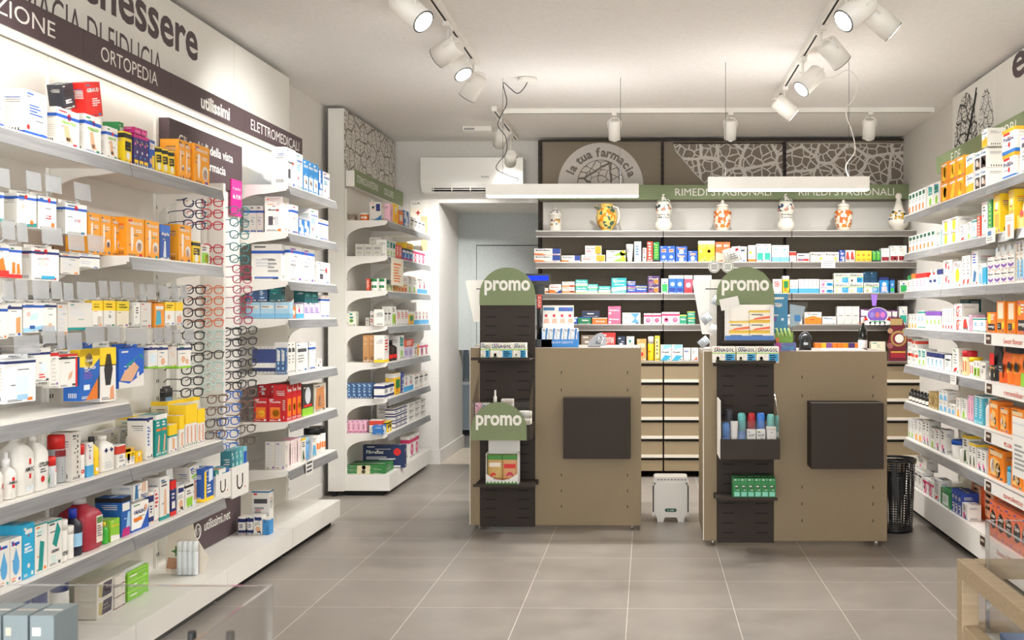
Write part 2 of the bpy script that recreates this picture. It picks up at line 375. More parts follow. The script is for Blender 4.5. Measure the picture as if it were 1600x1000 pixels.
# right wall header
mb = MB()
for a, b in zip([2.7, 3.48, 4.25, 5.02, 5.88], [3.48, 4.25, 5.02, 5.88, 6.735]): mb.box(XBR-.012, a+.001, 2.1, XBR+.02, b-.001, CZ-.03, M_panel)
hr = tag(mb.build('header_panel'), 'white header panel lettered equ with a black veined leaf, near the ceiling', 'sign')
P4 = onR(XBR-.0125)
lett(hr, 'equ', P4(5.64, 2.44), .66, .2, T_plum, .022)
lett(hr, 's', P4(5.42, 2.36), .06, .085, T_plum)
def leaf(parent, yc, zc, w_, h_, y0, m, lean=0):
    mb = MB(); n = 28; pts = []
    for k in range(n):
        a = 2*PI*k/n; pts.append((yc+w_*math.cos(a)*(1-.25*math.sin(a))+lean*math.sin(a)*h_, zc+h_*math.sin(a)))
    mb.prism(pts, 0, XBR-.0135, XBR-.0125, m); return mb.build('printed_leaf', parent)
VB = veins('veins_black', 'e4e2dc', '1e1c1b', 34, .09, (1, 2))
leaf(hr, 6.46, 2.38, .225, .235, 0, VB); leaf(hr, 6.08, 2.37, .135, .19, 0, veins('veins_black_fine', 'e4e2dc', '242120', 38, .05, (1, 2)))
mb = MB()
for t in (0, 1): mb.tube([(XBR-.0145, 6.60-.36*k/8, 2.17+.40*(k/8)**1.6+t*.03) for k in range(9)], .004, M_black, 5)
mb.build('leaf_stem', hr)
mb = MB(); mb.box(XBR-.012, RY[0], 2.135, 1.853, RY[5]-.02, 2.142, M_white); mb.box(1.845, RY[0], 2.135, 1.853, RY[5]+.03, 2.242, M_sage)
sr = tag(mb.build('sign_band'), 'sage green sign band lettered ATORI above the stocked right-hand shelves', 'sign')
P5 = onR(1.8445)
lett(sr, 'E DE', P5(6.33, 2.165), .19, .055, M_txtw); lett(sr, 'ATORI', P5(5.56, 2.165), .34, .055, M_txtw)

qbox('fill_strip', (1.94, RY[0]+.05, 2.126, 1.955, RY[5]-.05, 2.1345), M_fillglow, sr)  # added glowing strip, hidden behind the sage band, as fill
area('sage_band_fill_light', (1.945, 4.65, 2.12), (0, math.radians(6), 0), .02, 3.8, .9, WARM)  # added fill lamp washing the right-hand shelf backs

# ------------------------------------------------------------------ back wall unit with drawers
BXE = [xon(845, 8.38), xon(1035, 8.38), xon(1226, 8.38), xon(1419, 8.38)]
YBK, YSH, YDR = 8.38, 7.97, 7.88
ZB = [1.884, 1.643, 1.402, 1.163, .886]
XV = veins('veins_white', '7a6e61', 'cfc9c0', 15, .07, (0, 2))
BN = ['taupe back-wall shelving bay under the la tua farmacia badge, with drawers below', 'middle taupe back-wall shelving bay with drawers, under the first white leaf print', 'taupe back-wall shelving bay with drawers, beside the right wall shelving']
for i in range(3):
    a, b = BXE[i], BXE[i+1]; c = (a+b)/2
    e = empty('shelving_unit', (c, YBK, 0), BN[i], 'shelving', 'taupe shelving bays on the back wall')
    h = (b-a)/2
    def BX(name, x0, y0, z0, x1, y1, z1, m, par=None):
        mb = MB(); mb.box(x0, y0-YBK, z0, x1, y1-YBK, z1, m); return mb.build(name, par or e)
    BX('back_panel', -h+.002, YBK, 0, h-.002, YBK+.03, 2.635, M_taupe)
    BX('niche_panel', -h+.02, YBK-.006, 1.89, h-.02, YBK-.001, 2.145, M_panel)
    for x in (-h, h-.012):
        mb = MB(); mb.box(x, -.014, .9, x+.012, -.002, 2.63, M_umber)
        for k in range(34): mb.box(x+.003, -.0145, .92+k*.05, x+.009, -.014, .945+k*.05, M_dark)
        mb.build('upright', e)
    for j, z in enumerate(ZB):
        yf = YSH if j < 4 else YDR-.01
        s_ = BX('shelf', -h+.004, yf+.004, z-.02, h-.004, YBK-.015, z, M_taupe if j < 4 else M_sand)
        mb = MB(); mb.box(-h+.003, yf-YBK, z-.045 if j < 4 else z-.02, h-.003, yf-YBK+.004, z-.006, M_brail if j < 4 else M_sand); mb.box(-h+.003, yf-YBK-.002, z-.007, h-.003, yf-YBK+.006, z+.001, M_alu)
        if j < 4: mb.box(-h+.003, yf-YBK-.004, z-.05, h-.003, yf-YBK+.004, z-.044, M_alu)
        mb.build('shelf_front', s_)
    BX('cabinet_body', -h+.004, YDR+.02, .05, h-.004, YBK-.002, ZB[4]-.021, M_umber)
    zz = .86
    for k in range(6):
        z1 = .857-.143*k; z0 = z1-.143
        d = BX('drawer', -h+.006, YDR, max(z0+.03, .05), h-.006, YDR+.018, z1-.012, M_sand)
        if k < 5:
            mb = MB(); mb.box(-h+.006, YDR-YBK-.012, z0+.010, h-.006, YDR-YBK+.015, z0+.032, 'ddd5c6'); mb.build('drawer_lip', d)
            mb = MB(); mb.box(-h+.02, YDR-YBK-.0015, z0-.004, h-.02, YDR-YBK+.018, z0+.004, M_dark)  # dark strip paints the shade of the recessed handle
            mb.box(h-.28, YDR-YBK-.006, z0+.001, h-.05, YDR-YBK, z0+.011, M_umber); mb.build('handle_gap_shade', d)
# side cheeks and top rail
mb = MB(); mb.box(BXE[0]-.02, YBK-.02, 0, BXE[0]-.001, YBK+.03, 2.645, M_umber); mb.box(BXE[3]+.001, YBK-.02, 0, BXE[3]+.02, YBK+.03, 2.645, M_umber)
mb.box(BXE[0]-.001, YBK-.02, 2.6355, BXE[3]+.001, YBK+.03, 2.65, M_umber)
tag(mb.build('surround_frame'), 'dark metal frame edging the taupe back-wall shelving up to the ceiling', 'frame')
# leaf prints
def leafprint(pts, label):
    mb = MB(); mb.prism(pts, 1, YBK-.003, YBK-.001, XV); o = mb.build('leaf_print'); 
    mb = MB(); mb.tube([(x, YBK-.004, z) for x, z in pts], .006, 'd0cabf', 5, closed=True); mb.build('outline', o); tag(o, label, 'wall print')
zt = 2.615; zl = 2.26
def Q(px, py): return (xon(px, YBK), zon(px, py, YBK))
leafprint([Q(1052, 224), Q(1223, 224), Q(1223, 290), Q(1104, 290), Q(1085, 270), Q(1068, 250), Q(1056, 236)], 'white leaf-vein print with a pointed tip, beside the la tua farmacia badge')
leafprint([Q(1228, 224), Q(1413, 224), Q(1413, 290), Q(1228, 290)], 'rectangular white leaf-vein print above the sage band, nearest the corner')
# round badge
cx, cz, R_ = xon(938.5, YBK), zon(938, 290, YBK), .345
mb = MB(); pts = [(cx+R_*math.cos(t*PI/32), cz+R_*math.sin(t*PI/32)) for t in range(33)]; mb.prism(pts, 1, YBK-.008, YBK-.001, princ('badge_white', 'cbc5bd', .6))
bd = tag(mb.build('badge'), 'half-round pale badge lettered la tua farmacia over the back shelving', 'sign')
mb = MB(); r2 = .185; mb.prism([(cx+r2*math.cos(t*PI/24), cz+.02+r2*math.sin(t*PI/24)) for t in range(25)], 1, YBK-.0095, YBK-.008, veins('veins_badge', 'c9c2b9', '6c6158', 16, .05, (0, 2))); o = mb.build('leaf_disc', bd)
mb = MB(); mb.tube([(cx+r2*math.cos(t*PI/24), YBK-.009, cz+.02+r2*math.sin(t*PI/24)) for t in range(25)], .003, '6c6158', 5); mb.build('ring', o)
s_ = 'la tua farmacia'; n = len(s_); adv = [.6 if c in 'l i' else .75 if c in 'tfr' else 1.45 if c == 'm' else 1.0 for c in s_]; tot = sum(adv); acc = 0
mb = MB(); MT = princ('badge_lettering', '756a60', .6)
for c, a_ in zip(s_, adv):
    if c != ' ':
        vs, fs, x0, x1, y0, y1 = text_poly(c, .035, 3); th = math.radians(160)-(acc+a_/2)/tot*math.radians(145); sc = .098
        def pl(u, v, th=th): 
            uu = u; rr = .235+v
            return (cx+rr*math.cos(th)+uu*math.sin(th), YBK-.0093, cz+rr*math.sin(th)-uu*math.cos(th))
        n0 = len(mb.v); mi = mb.mi(MT); mid = (x0+x1)/2
        mb.v += [pl((x-mid)*sc, y*sc) for x, y in vs]
        for f in fs: mb.f.append(tuple(n0+q for q in f)); mb.m.append(mi); mb.sm.append(False)
    acc += a_
mb.build('lettering', bd)
# sage band
mb = MB(); x0 = BXE[0]; x1 = xon(1420, 8.2)
mb.box(x0, 8.2, 2.147, x1, 8.21, 2.262, M_sage); mb.box(x0, 8.21, 2.147, x1, YBK-.016, 2.155, M_taupe)
sg = tag(mb.build('sign_band'), 'sage green sign band lettered RIMEDI STAGIONALI twice, on the back shelving', 'sign')
for px0, px1 in ((1055, 1205), (1248, 1397)): lett(sg, 'RIMEDI STAGIONALI', onB(8.1995)(xon(px0, 8.2), 2.176), xon(px1, 8.2)-xon(px0, 8.2), .058, M_txtw)

# ------------------------------------------------------------------ service counters
def promo_sign(mb, x0, x1, z0, ztop, y, m=None, base=0):
    w_ = x1-x0; r = w_/2; zc = ztop-r; cxx = (x0+x1)/2
    pts = [(x0, z0), (x1, z0)]+[(cxx+r*math.cos(t*PI/24), zc+r*math.sin(t*PI/24)) for t in range(25)]
    mb.prism(pts, 1, y, y+.004, m or M_sage)
    mb.text('promo', lambda u, v: (x0+w_*.09+u, y-.0006, zc+.001+v), w_*.82, w_*.27, 'f0eee4', .03, 3)
def counter(px0, px1, Yf, zt, col, sgn, boxp, label, cable=False, depth=.56):
    x0, x1 = xon(px0, Yf), xon(px1, Yf); c = (x0+x1)/2
    e = empty('service_counter', (c, Yf, 0), label, 'counter', 'sand coloured service counters')
    def B_(name, a, y0, z0, b, y1, z1, m, par=None): return qbox(name, (a-c, y0, z0, b-c, y1, z1), m, par or e)
    k0, k1 = xon(col[0], Yf), xon(col[1], Yf)
    mb = MB()
    mb.box(x0-c, 0, .03, k0-c-.001, .02, zt, M_sand); mb.box(k1-c+.001, 0, .03, x1-c, .02, zt, M_sand); mb.box(k0-c-.001, .012, .03, k1-c+.001, .02, zt-.001, M_sand)
    for fx in (k1+.25*(x1-k1)*1.0-.0, x1-.075):
        for z in (.13, .22, .31, .80, .90): mb.box(fx-c-.0022, -.0008, z, fx-c+.0022, .0, z+.016, M_dark)
    mb.build('front_panel', e)
    B_('side_panel', x0, .021, .03, x0+.02, depth, zt-.02, M_sand); B_('side_panel', x1-.02, .021, .03, x1, depth, zt-.02, M_sand)
    B_('inner_shelf', x0+.02, .3, .5, x1-.02, depth, .52, M_sand)
    B_('worktop', x0, .0205, zt-.019, x1, depth+.02, zt, noisy(princ('worktop_grey', '8f8880', .4), 90, '88817a'))
    B_('lit_edge_strip', x0-.0045, .003, .03, x0-.0005, .02, zt, 'efe9de')  # pale strip paints the lit look of the counter's edge
    for fx in (x0+.05, x1-.05):
        mb = MB(); mb.lathe([(.012, 0, M_alu), (.012, .03, M_alu)], 10, (fx-c, .04, 0)); mb.build('foot', e)
    sc_ = B_('slotted_column', k0, -.004, .02, k1, .0115, sgn[1], M_umber)
    mb = MB(); w_ = k1-k0; z = .07
    while z < sgn[1]-.03:
        mb.box(k0-c+w_*.1, -.0047, z, k0-c+w_*.3, -.004, z+.006, M_dark); mb.box(k0-c+w_*.68, -.0047, z, k0-c+w_*.9, -.004, z+.006, M_dark); z += .0525
    mb.build('slot_pattern', sc_)
    mb = MB(); promo_sign(mb, k0-c-.002, k1-c+.002, sgn[0], sgn[2], -.0095); mb.build('promo_sign', e)
    b0, b1, by0, by1, dep = boxp; Yb = Yf-dep
    bx0, bx1 = xon(b0, Yb), xon(b1, Yb); bz0, bz1 = zon((b0+b1)/2, by1, Yb), zon((b0+b1)/2, by0, Yb)
    B_('wall_box', bx0, -dep, bz0, bx1, -.001, bz1, M_umber)
    return e, c, Yf, k0, k1
YF1, YF2 = 5.96, 5.575
e1, c1, _, a0, a1 = counter(735, 1001, YF1, 1.05, (750, 836), (zon(790, 477, YF1), zon(790, 477, YF1)+.01, zon(790, 418, YF1)), (880, 985, 622, 717, .10),
      'sand coloured service counter beside the white floor heater, further from us')
e2, c2, _, g0, g1 = counter(1100, 1386, YF2, 1.045, (1120, 1209), (zon(1165, 477, YF2), zon(1165, 477, YF2)+.01, zon(1165, 417, YF2)), (1268, 1381, 630, 733, .15),
      'sand coloured service counter beside the black wire bin, nearer to us')
mb = MB(); mb.box(g0-.085-c2, .06, .05, g0-.082-c2, .07, 1.0, M_alu)
def bracket_shelf(x0, x1, y0, y1, z, label, cat='shelf', lip=.012, name='clip_shelf'):
    mb = MB(); mb.box(x0, y0, z-.004, x1, y1, z, M_umber); mb.box(x0, y0, z, x1, y0+.003, z+lip, M_umber); mb.box(x0, y1-.003, z-.03, x1, y1, z, M_umber)
    return tag(mb.build(name), label, cat, 'metal shelves clipped to the slotted columns')
def clear_bin(x0, x1, y0, y1, z0, z1, zf, ztop, label, side_white=False):
    """umber tray with clear acrylic sides"""
    e = empty('display_bin', ((x0+x1)/2, (y0+y1)/2, z0), label, 'bin')
    cx_, cy_ = (x0+x1)/2, (y0+y1)/2
    mb = MB(); X = lambda x: x-cx_; Y = lambda y: y-cy_
    mb.box(X(x0), Y(y0), 0, X(x1), Y(y1), .004, M_umber); mb.box(X(x0), Y(y0), .004, X(x1), Y(y0+.003), z1-z0, M_umber)
    mb.box(X(x0), Y(y1-.003), .004, X(x1), Y(y1), z1-z0, M_umber)
    for x in (x0, x1-.003): mb.box(X(x), Y(y0+.003), .004, X(x+.003), Y(y1-.003), z1-z0, M_umber)
    mb.build('tray', e)
    mb = MB(); mb.box(X(x0+.004), Y(y0+.003), .01, X(x1-.004), Y(y0+.006), zf-z0, M_clear); mb.build('front_pane', e)
    for x in (x0+.004, x1-.007):
        mb = MB(); mb.prism([(Y(y0+.006), .01), (Y(y1-.004), .01), (Y(y1-.004), ztop-z0), (Y(y0+.006), zf-z0)], 0, X(x), X(x+.003), M_clear); mb.build('side_pane', e)
    return e
# ------------------------------------------------------------------ lamps, ceiling things
TZ = CZ
def track(x0, y0, x1, y1, label):
    mb = MB(); horiz = abs(x1-x0) > abs(y1-y0)
    if horiz: mb.box(x0, y0-.018, TZ-.033, x1, y0+.018, TZ-.0005, M_white); mb.box(x0+.02, y0-.005, TZ-.0335, x1-.02, y0+.005, TZ-.033, M_dark)
    else: mb.box(x0-.018, y0, TZ-.033, x0+.018, y1, TZ-.0005, M_white); mb.box(x0-.005, y0+.02, TZ-.0335, x0+.005, y1-.02, TZ-.033, M_dark)
    return tag(mb.build('lamp_track'), label, 'track')
track(-.955, -1.5, -.955, 5.78, 'white ceiling track on the side of the plum-signed shelving')
track(.845, -1.5, .845, 6.78, 'white ceiling track ending above the counter by the black bin')
track(-1.05, 7.1, -1.05, 8.3, 'short white ceiling track near the air conditioner')
track(-1.0, 7.2, 1.98, 7.2, 'white ceiling track running across in front of the back shelving')
def spot(x, y, az, el, r, L, label, power=0, drop=.12, cone=55, blend=.6, off=None):
    """az: direction of the beam in plan (degrees from +X), el: degrees below horizontal"""
    e = empty('spotlight', (x, y, TZ-.034), label, 'spotlight', 'white cylinder spotlights')
    mb = MB(); mb.box(-.016, -.055, -.022, .016, .055, -.0005, M_white); mb.build('adapter', e)
    mb = MB(); mb.lathe([(.006, -drop+.01, M_white), (.006, -.022, M_white)], 8); mb.build('stem', e)
    d = Vector((math.cos(math.radians(az))*math.cos(math.radians(el)), math.sin(math.radians(az))*math.cos(math.radians(el)), -math.sin(math.radians(el))))
    q = d.to_track_quat('-Z', 'Y')
    off = Vector(off or (0, 0, 0))
    ctr = Vector((0, 0, -drop))+off
    mb = MB(); mb.lathe([(r*.86, L*.5, M_white), (r, L*.44, M_white), (r, -L*.5, M_white)], 28); h = mb.build('housing', e); h.rotation_mode = 'QUATERNION'; h.rotation_quaternion = q; h.location = ctr
    mb = MB(); mb.lathe([(r*1.0, -L*.5-.003, M_black), (r*1.0, -L*.5-.0005, M_black)], 28); rim = mb.build('rim', h)
    mb = MB(); mb.lathe([(r*.86, -L*.5-.0045, M_lamp), (r*.86, -L*.5-.0032, M_lamp)], 28); mb.build('lens', h)
    mb = MB(); mb.tube([(-r-.004, 0, L*.1), (-r-.006, 0, L*.4), (-r*.5, 0, L*.62), (r*.5, 0, L*.62), (r+.006, 0, L*.4), (r+.004, 0, L*.1)], .004, M_white, 5); mb.build('yoke', h)
    if power:
        l = bpy.data.lights.new('spotlight_beam', 'SPOT'); l.energy = power; l.spot_size = math.radians(cone); l.spot_blend = blend; l.shadow_soft_size = r*.8; l.color = WARM
        lo = bpy.data.objects.new('spotlight_beam', l); COL.objects.link(lo); lo.parent = h; lo.location = (0, 0, -L*.5-.012)
    return e
# left track
SPW = 50
spot(-.955, 4.25, -22, 40, .052, .17, 'white spotlight with lit face, nearer of the lit pair by the benessere panel', SPW, .12, 80, .8, (-.035, .06, 0))
spot(-.955, 4.95, 160, 26, .052, .13, 'pale spotlight seen from behind, between the lit pair on its track', SPW, .13, 75, .8)
spot(-.955, 5.25, -30, 55, .05, .14, 'white spotlight with lit face, farther of the lit pair by the benessere panel', SPW, .12, 80, .8, (-.01, 0, 0))
spot(-.955, 5.68, 150, 52, .05, .14, 'pale spotlight at the far end of the track beside the benessere panel', SPW, .14, 75, .8)
# right track
spot(.845, 4.25, -158, 38, .052, .16, 'white spotlight with lit face at the upper edge, toward the equ panel', SPW, .12, 80, .8, (.03, .1, 0))
spot(.845, 4.42, 8, 38, .052, .16, 'white spotlight at the very top edge of the picture, toward the right shelves', 24, .11, 75, .8, (.16, .1, 0))
spot(.845, 5.05, 25, 42, .052, .13, 'pale green-white spotlight turned toward the right shelves, its face hidden', 22, .12, 75, .8, (.06, 0, 0))
spot(.845, 5.65, -158, 44, .05, .15, 'white spotlight with lit face beside the loop of pendant cord', SPW, .12, 80, .8, (.04, 0, 0))
spot(.845, 6.4, 6, 38, .05, .14, 'white spotlight at the far end of the track, above the second pendant', 24, .12, 75, .8)
# spots behind the camera on the same tracks
for i, (x, ys) in enumerate(((-.955, (-.6, .8, 2.2, 3.2)), (.845, (-.6, .8, 2.2, 3.2)))):
    for j, y in enumerate(ys):
        s = spot(x, y, (205 if i == 0 else -25), 34, .052, .15, 'white spotlight behind the view, ' + ['first', 'second', 'third', 'fourth'][j]+(' of four near the plum band' if i == 0 else ' of four near the right shelves'), 52 if i == 0 else 38, .13, 95, .8)
# back track
for px in (960, 1141, 1358):
    x = xon(px, 7.2)
    spot(x, 7.2, 90, 68, .042, .135, {960: 'white spotlight hanging straight before the la tua farmacia badge', 1141: 'white spotlight hanging before the pointed leaf print', 1358: 'white spotlight hanging before the leaf print by the corner'}[px], 45, .115, 125, .9)
spot(-1.05, 7.42, 116, 37, .045, .13, 'white spotlight beside its neighbour on the short track, turned toward the passage', 120, .13, 60, .8, (.0, 0, 0))
spot(-1.05, 7.95, 100, 20, .045, .13, 'white spotlight aimed at the air conditioner', 3, .2, 48, .5, (0, 0, 0))
def pendant(px0, px1, py, Y, label):
    x0, x1 = xon(px0, Y), xon(px1, Y); z = zon((px0+px1)/2, py, Y); c = (x0+x1)/2
    e = empty('pendant_lamp', (c, Y, z), label, 'pendant lamp', 'linear pendant lamps over the counters')
    h = (x1-x0)/2
    mb = MB(); mb.box(-h, -.03, 0.004, h, .03, .072, M_white); mb.build('housing', e)
    mb = MB(); mb.box(-h+.004, -.028, -.004, h-.004, .028, .0035, M_led); mb.build('diffuser', e)
    for x in (-h+.1, h-.11):
        mb = MB(); mb.tube([(x, 0, .072), (x, 0, CZ-z)], .0012, M_cable, 4); mb.build('suspension_wire', e)
    a = area('pendant_light', (c, Y, z-.01), (0, 0, 0), x1-x0-.02, .05, 16, WARM, 170)
    area('pendant_uplight', (c, Y, z+.078), (PI, 0, 0), x1-x0-.02, .05, 2, WARM, 175)
    mb = MB(); mb.box(-h+.01, -.026, .0721, h-.01, .026, .0735, M_panel); mb.build('upper_diffuser', e)
    return e, c, z, h
p1 = pendant(760, 998, 307, 6.25, 'white linear pendant lamp hanging before the air conditioner')
p2 = pendant(1106, 1357, 297, 5.87, 'white linear pendant lamp hanging before the RIMEDI STAGIONALI band')
def cordm(pts, label, r=.003, m=None):
    # smooth a list of points
    P_ = [Vector(p) for p in pts]; out = []
    for i in range(len(P_)-1):
        a = P_[max(i-1, 0)]; b = P_[i]; c = P_[i+1]; d = P_[min(i+2, len(P_)-1)]
        for k in range(6):
            t = k/6; out.append(.5*((2*b)+(c-a)*t+(2*a-5*b+4*c-d)*t*t+(-a+3*b-3*c+d)*t**3))
    out.append(P_[-1]); mb = MB(); mb.tube(out, r, m or M_cable, 5); return tag(mb.build('power_cord'), label, 'cord')
def pp(px, py, Y): return (xon(px, Y), Y, zon(px, py, Y))
rx, ry = xon(824, 6.25), 6.25
mb = MB(); mb.lathe([(.06, CZ-.001-.025, M_white), (.055, CZ-.0005, M_white)], 24, (rx, ry, 0)); tag(mb.build('ceiling_rose'), 'white round ceiling rose feeding the pendant before the air conditioner', 'ceiling rose')
Yc = 6.25
cordm([(rx, ry, CZ-.026), pp(817, 140, Yc), pp(808, 146, Yc), pp(797, 138, Yc), pp(786, 130, Yc), pp(792, 160, Yc), pp(784, 178, Yc), pp(778, 196, Yc), pp(790, 214, Yc), pp(791, 238, Yc), pp(775, 262, Yc), pp(794, 274, Yc), pp(810, 280, Yc), (p1[1]+.0+xon(800, Yc)-p1[1], Yc, p1[2]+.073)],
      'thin dark cord looping from the ceiling rose to the first pendant')
Yc = 5.87
cordm([(.86, 5.87, CZ-.06), pp(1295, 122, Yc), pp(1325, 110, Yc), pp(1341, 126, Yc), pp(1336, 150, Yc), pp(1322, 175, Yc), pp(1331, 205, Yc), pp(1336, 235, Yc), pp(1322, 258, Yc), (xon(1326, Yc), Yc, p2[2]+.073)],
      'thin pale cord looping down to the second pendant', .003, P('W'))
# ceiling detector / emergency lamp
mb = MB(); x = xon(747, 7.9); mb.box(x-.11, 7.85, CZ-.035, x+.11, 7.95, CZ-.0005, M_white); mb.box(x-.10, 7.848, CZ-.03, x-.02, 7.85, CZ-.015, 'g')
tag(mb.build('emergency_light'), 'flat white emergency light on the ceiling near the air conditioner', 'emergency light')
# air conditioner
xa, xb_ = xon(657, YB-.2), xon(817, YB-.2); za, zb_ = zon(740, 299, YB-.2), zon(740, 246, YB-.2)
e = empty('air_conditioner', ((xa+xb_)/2, YB, za), 'white wall air conditioner above the passage opening', 'air conditioner'); h = (xb_-xa)/2; H_ = zb_-za
mb = MB(); mb.prism([(0-.001, 0), (-.15, 0), (-.2, .06), (-.205, .12), (-.2, H_), (-.001, H_)], 0, -h, h, princ('gloss_white', 'f0efea', .18)); mb.text('hiali', lambda u, v: (.08+u, -.2058, .11+v), .06, .016, 'd'); mb.build('casing', e)
mb = MB(); mb.box(-h+.09, -.178, .004, h-.1, -.14, .046, M_dark)
for k in range(5): x = -h+.1+k*.15; mb.box(x, -.2, .006, x+.004, -.178, .044, M_white)
for z in (.016, .03): mb.box(-h+.09, -.192, z, h-.1, -.186, z+.004, M_white)
mb.build('air_outlet', e)
# notice on the wall next to the lattice unit
mb = MB(); y_ = YB-.001; x0, x1 = xon(641, YB), xon(669, YB); z0, z1 = zon(655, 440, YB), zon(655, 313, YB); w_ = x1-x0
mb.box(x0, y_-.006, z0, x1, y_, z1, 'w'); mb.box(x0+w_*.6, y_-.007, z1-.62*(z1-z0), x1-.004, y_-.006, z1-.20*(z1-z0), 'd3b78c'); mb.box(x0+.002, y_-.0075, z1-.20*(z1-z0), x0+w_*.7, y_-.007, z1-.09*(z1-z0), 'f')
r = .012; cx_, cz_ = x0+w_*.45, z1-.155*(z1-z0)
mb.box(cx_-.018, y_-.009, cz_-.005, cx_+.018, y_-.0075, cz_+.005, 'r'); mb.box(cx_-.005, y_-.009, cz_-.018, cx_+.005, y_-.0075, cz_+.018, 'r'); mb.text('LLIR', lambda u, v: (x0+.025+u, y_-.0078, z1-.035+v), .06, .016, 'k')
tag(mb.build('notice'), 'white notice with a red cross on the wall beside the lattice-topped shelves', 'notice')
# laboratory bench seen through the gap
YL = 10.5; xl = xon(700, YL)
e = empty('laboratory_cabinet', (xl+.4, YL+.3, 0), 'grey laboratory cabinet with a steel rack glimpsed beyond the passage', 'cabinet')
qbox('cabinet_body', (-.6, -.3, .06, .6, .2, .52, ), princ('lab_grey', 'a9b0b2', .4), e); qbox('kick', (-.58, -.27, 0, .58, .18, .06), M_dark, e)
qbox('worktop', (-.62, -.32, .52, .62, .22, .55), M_panel, e)
for px in (721, 731):
    mb = MB(); x = xon(px, YL)-xl-.4; mb.tube([(x, -.2, .55), (x, -.2, 1.25)], .012, M_chrome, 8); mb.build('rack_post', e)
mb = MB(); x = xon(726, YL)-xl-.4; mb.box(x-.06, -.21, .86, x+.3, .1, .875, M_chrome); mb.box(x-.06, -.21, 1.2, x+.3, .1, 1.215, M_chrome); mb.build('rack_shelf', e)
mb = MB(); mb.lathe([(.03, 0, 'w'), (.1, .05, 'w'), (.11, .06, 'w')], 20, (xon(735, YL), YL-.05+.3, .8765)); 

# ------------------------------------------------------------------ floor heater / air purifier, wire bin
Yh = 6.2; x0, x1 = xon(1019, Yh), xon(1077, Yh); zt = zon(1048, 746, Yh); w_ = x1-x0
e = empty('air_purifier', ((x0+x1)/2, Yh, 0), 'small white air purifier on the floor between the counters', 'air purifier')
GW = princ('gloss_shell', 'edeae3', .25)
def rrect(x0, z0, x1, z1, r, n=5):
    o = []
    for cx_, cz_, a0 in ((x1-r, z0+r, -90), (x1-r, z1-r, 0), (x0+r, z1-r, 90), (x0+r, z0+r, 180)):
        for k in range(n+1): a = math.radians(a0+90*k/n); o.append((cx_+r*math.cos(a), cz_+r*math.sin(a)))
    return o
h = w_/2-.012
mb = MB(); mb.prism(rrect(-h, .03, h, zt-.03, .03), 1, 0, .16, GW); mb.build('body', e)
mb = MB(); mb.prism(rrect(-h-.004, zt-.034, h+.004, zt, .012), 1, .004, .15, M_white); 
for k in range(9): mb.box(-h+.02+k*.02, .002, zt-.016, -h+.03+k*.02, .004, zt-.012, M_dark)
mb.build('top_grille', e)
for s in (-1, 1):
    mb = MB(); mb.box(s*h, .01, .035, s*(h+.011), .15, zt-.035, M_white); mb.box(s*(h+.002), .007, .06, s*(h+.008), .01, zt-.05, M_dark); mb.build('side_grille', e)
    mb = MB(); mb.prism([(s*(h-.055), 0), (s*(h-.02), 0), (s*(h-.015), .032), (s*(h-.065), .032)], 1, .01, .15, M_white); mb.build('foot', e)
mb = MB(); mb.prism(rrect(-.035, .062, .035, .083, .01), 1, -.003, .0, '1f4a2c'); mb.text('L 2:8', lambda u, v: (-.018+u, -.0035, .067+v), .036, .011, 'z', .02); mb.build('display', e)
Yw = 6.0; xw = xon(1398, Yw)
e = empty('waste_bin', (xw, Yw, 0), 'black perforated metal waste bin behind the nearer counter', 'bin')
def perf():
    m = bpy.data.materials.new('perforated_black'); m.use_nodes = True; nt = m.node_tree; b = nt.nodes['Principled BSDF']; N = nt.nodes.new; L = nt.links.new
    b.inputs['Base Color'].default_value = lin('151515'); b.inputs['Roughness'].default_value = .4
    tc = N('ShaderNodeTexCoord'); v = N('ShaderNodeTexVoronoi'); v.inputs['Scale'].default_value = 70; v.inputs['Randomness'].default_value = 0
    lt = N('ShaderNodeMath'); lt.operation = 'GREATER_THAN'; lt.inputs[1].default_value = .42; L(tc.outputs['Object'], v.inputs['Vector']); L(v.outputs['Distance'], lt.inputs[0])
    L(lt.outputs[0], b.inputs['Alpha']); return m
mb = MB(); n = 32; mp_ = perf(); mi = mb.mi(mp_)
for k in range(n):
    a, b = 2*PI*k/n, 2*PI*(k+1)/n; mb.face([(.1*math.cos(a), .1*math.sin(a), .02), (.1*math.cos(b), .1*math.sin(b), .02), (.115*math.cos(b), .115*math.sin(b), .40), (.115*math.cos(a), .115*math.sin(a), .40)], mp_, True)
mb.build('mesh_wall', e)
mb = MB(); mb.tube([(.116*math.cos(2*PI*k/32), .116*math.sin(2*PI*k/32), .41) for k in range(32)], .008, M_black, 6, True); mb.build('rim', e)
mb = MB(); mb.lathe([(.1, 0, M_black), (.101, .025, M_black)], 32); mb.build('base', e)
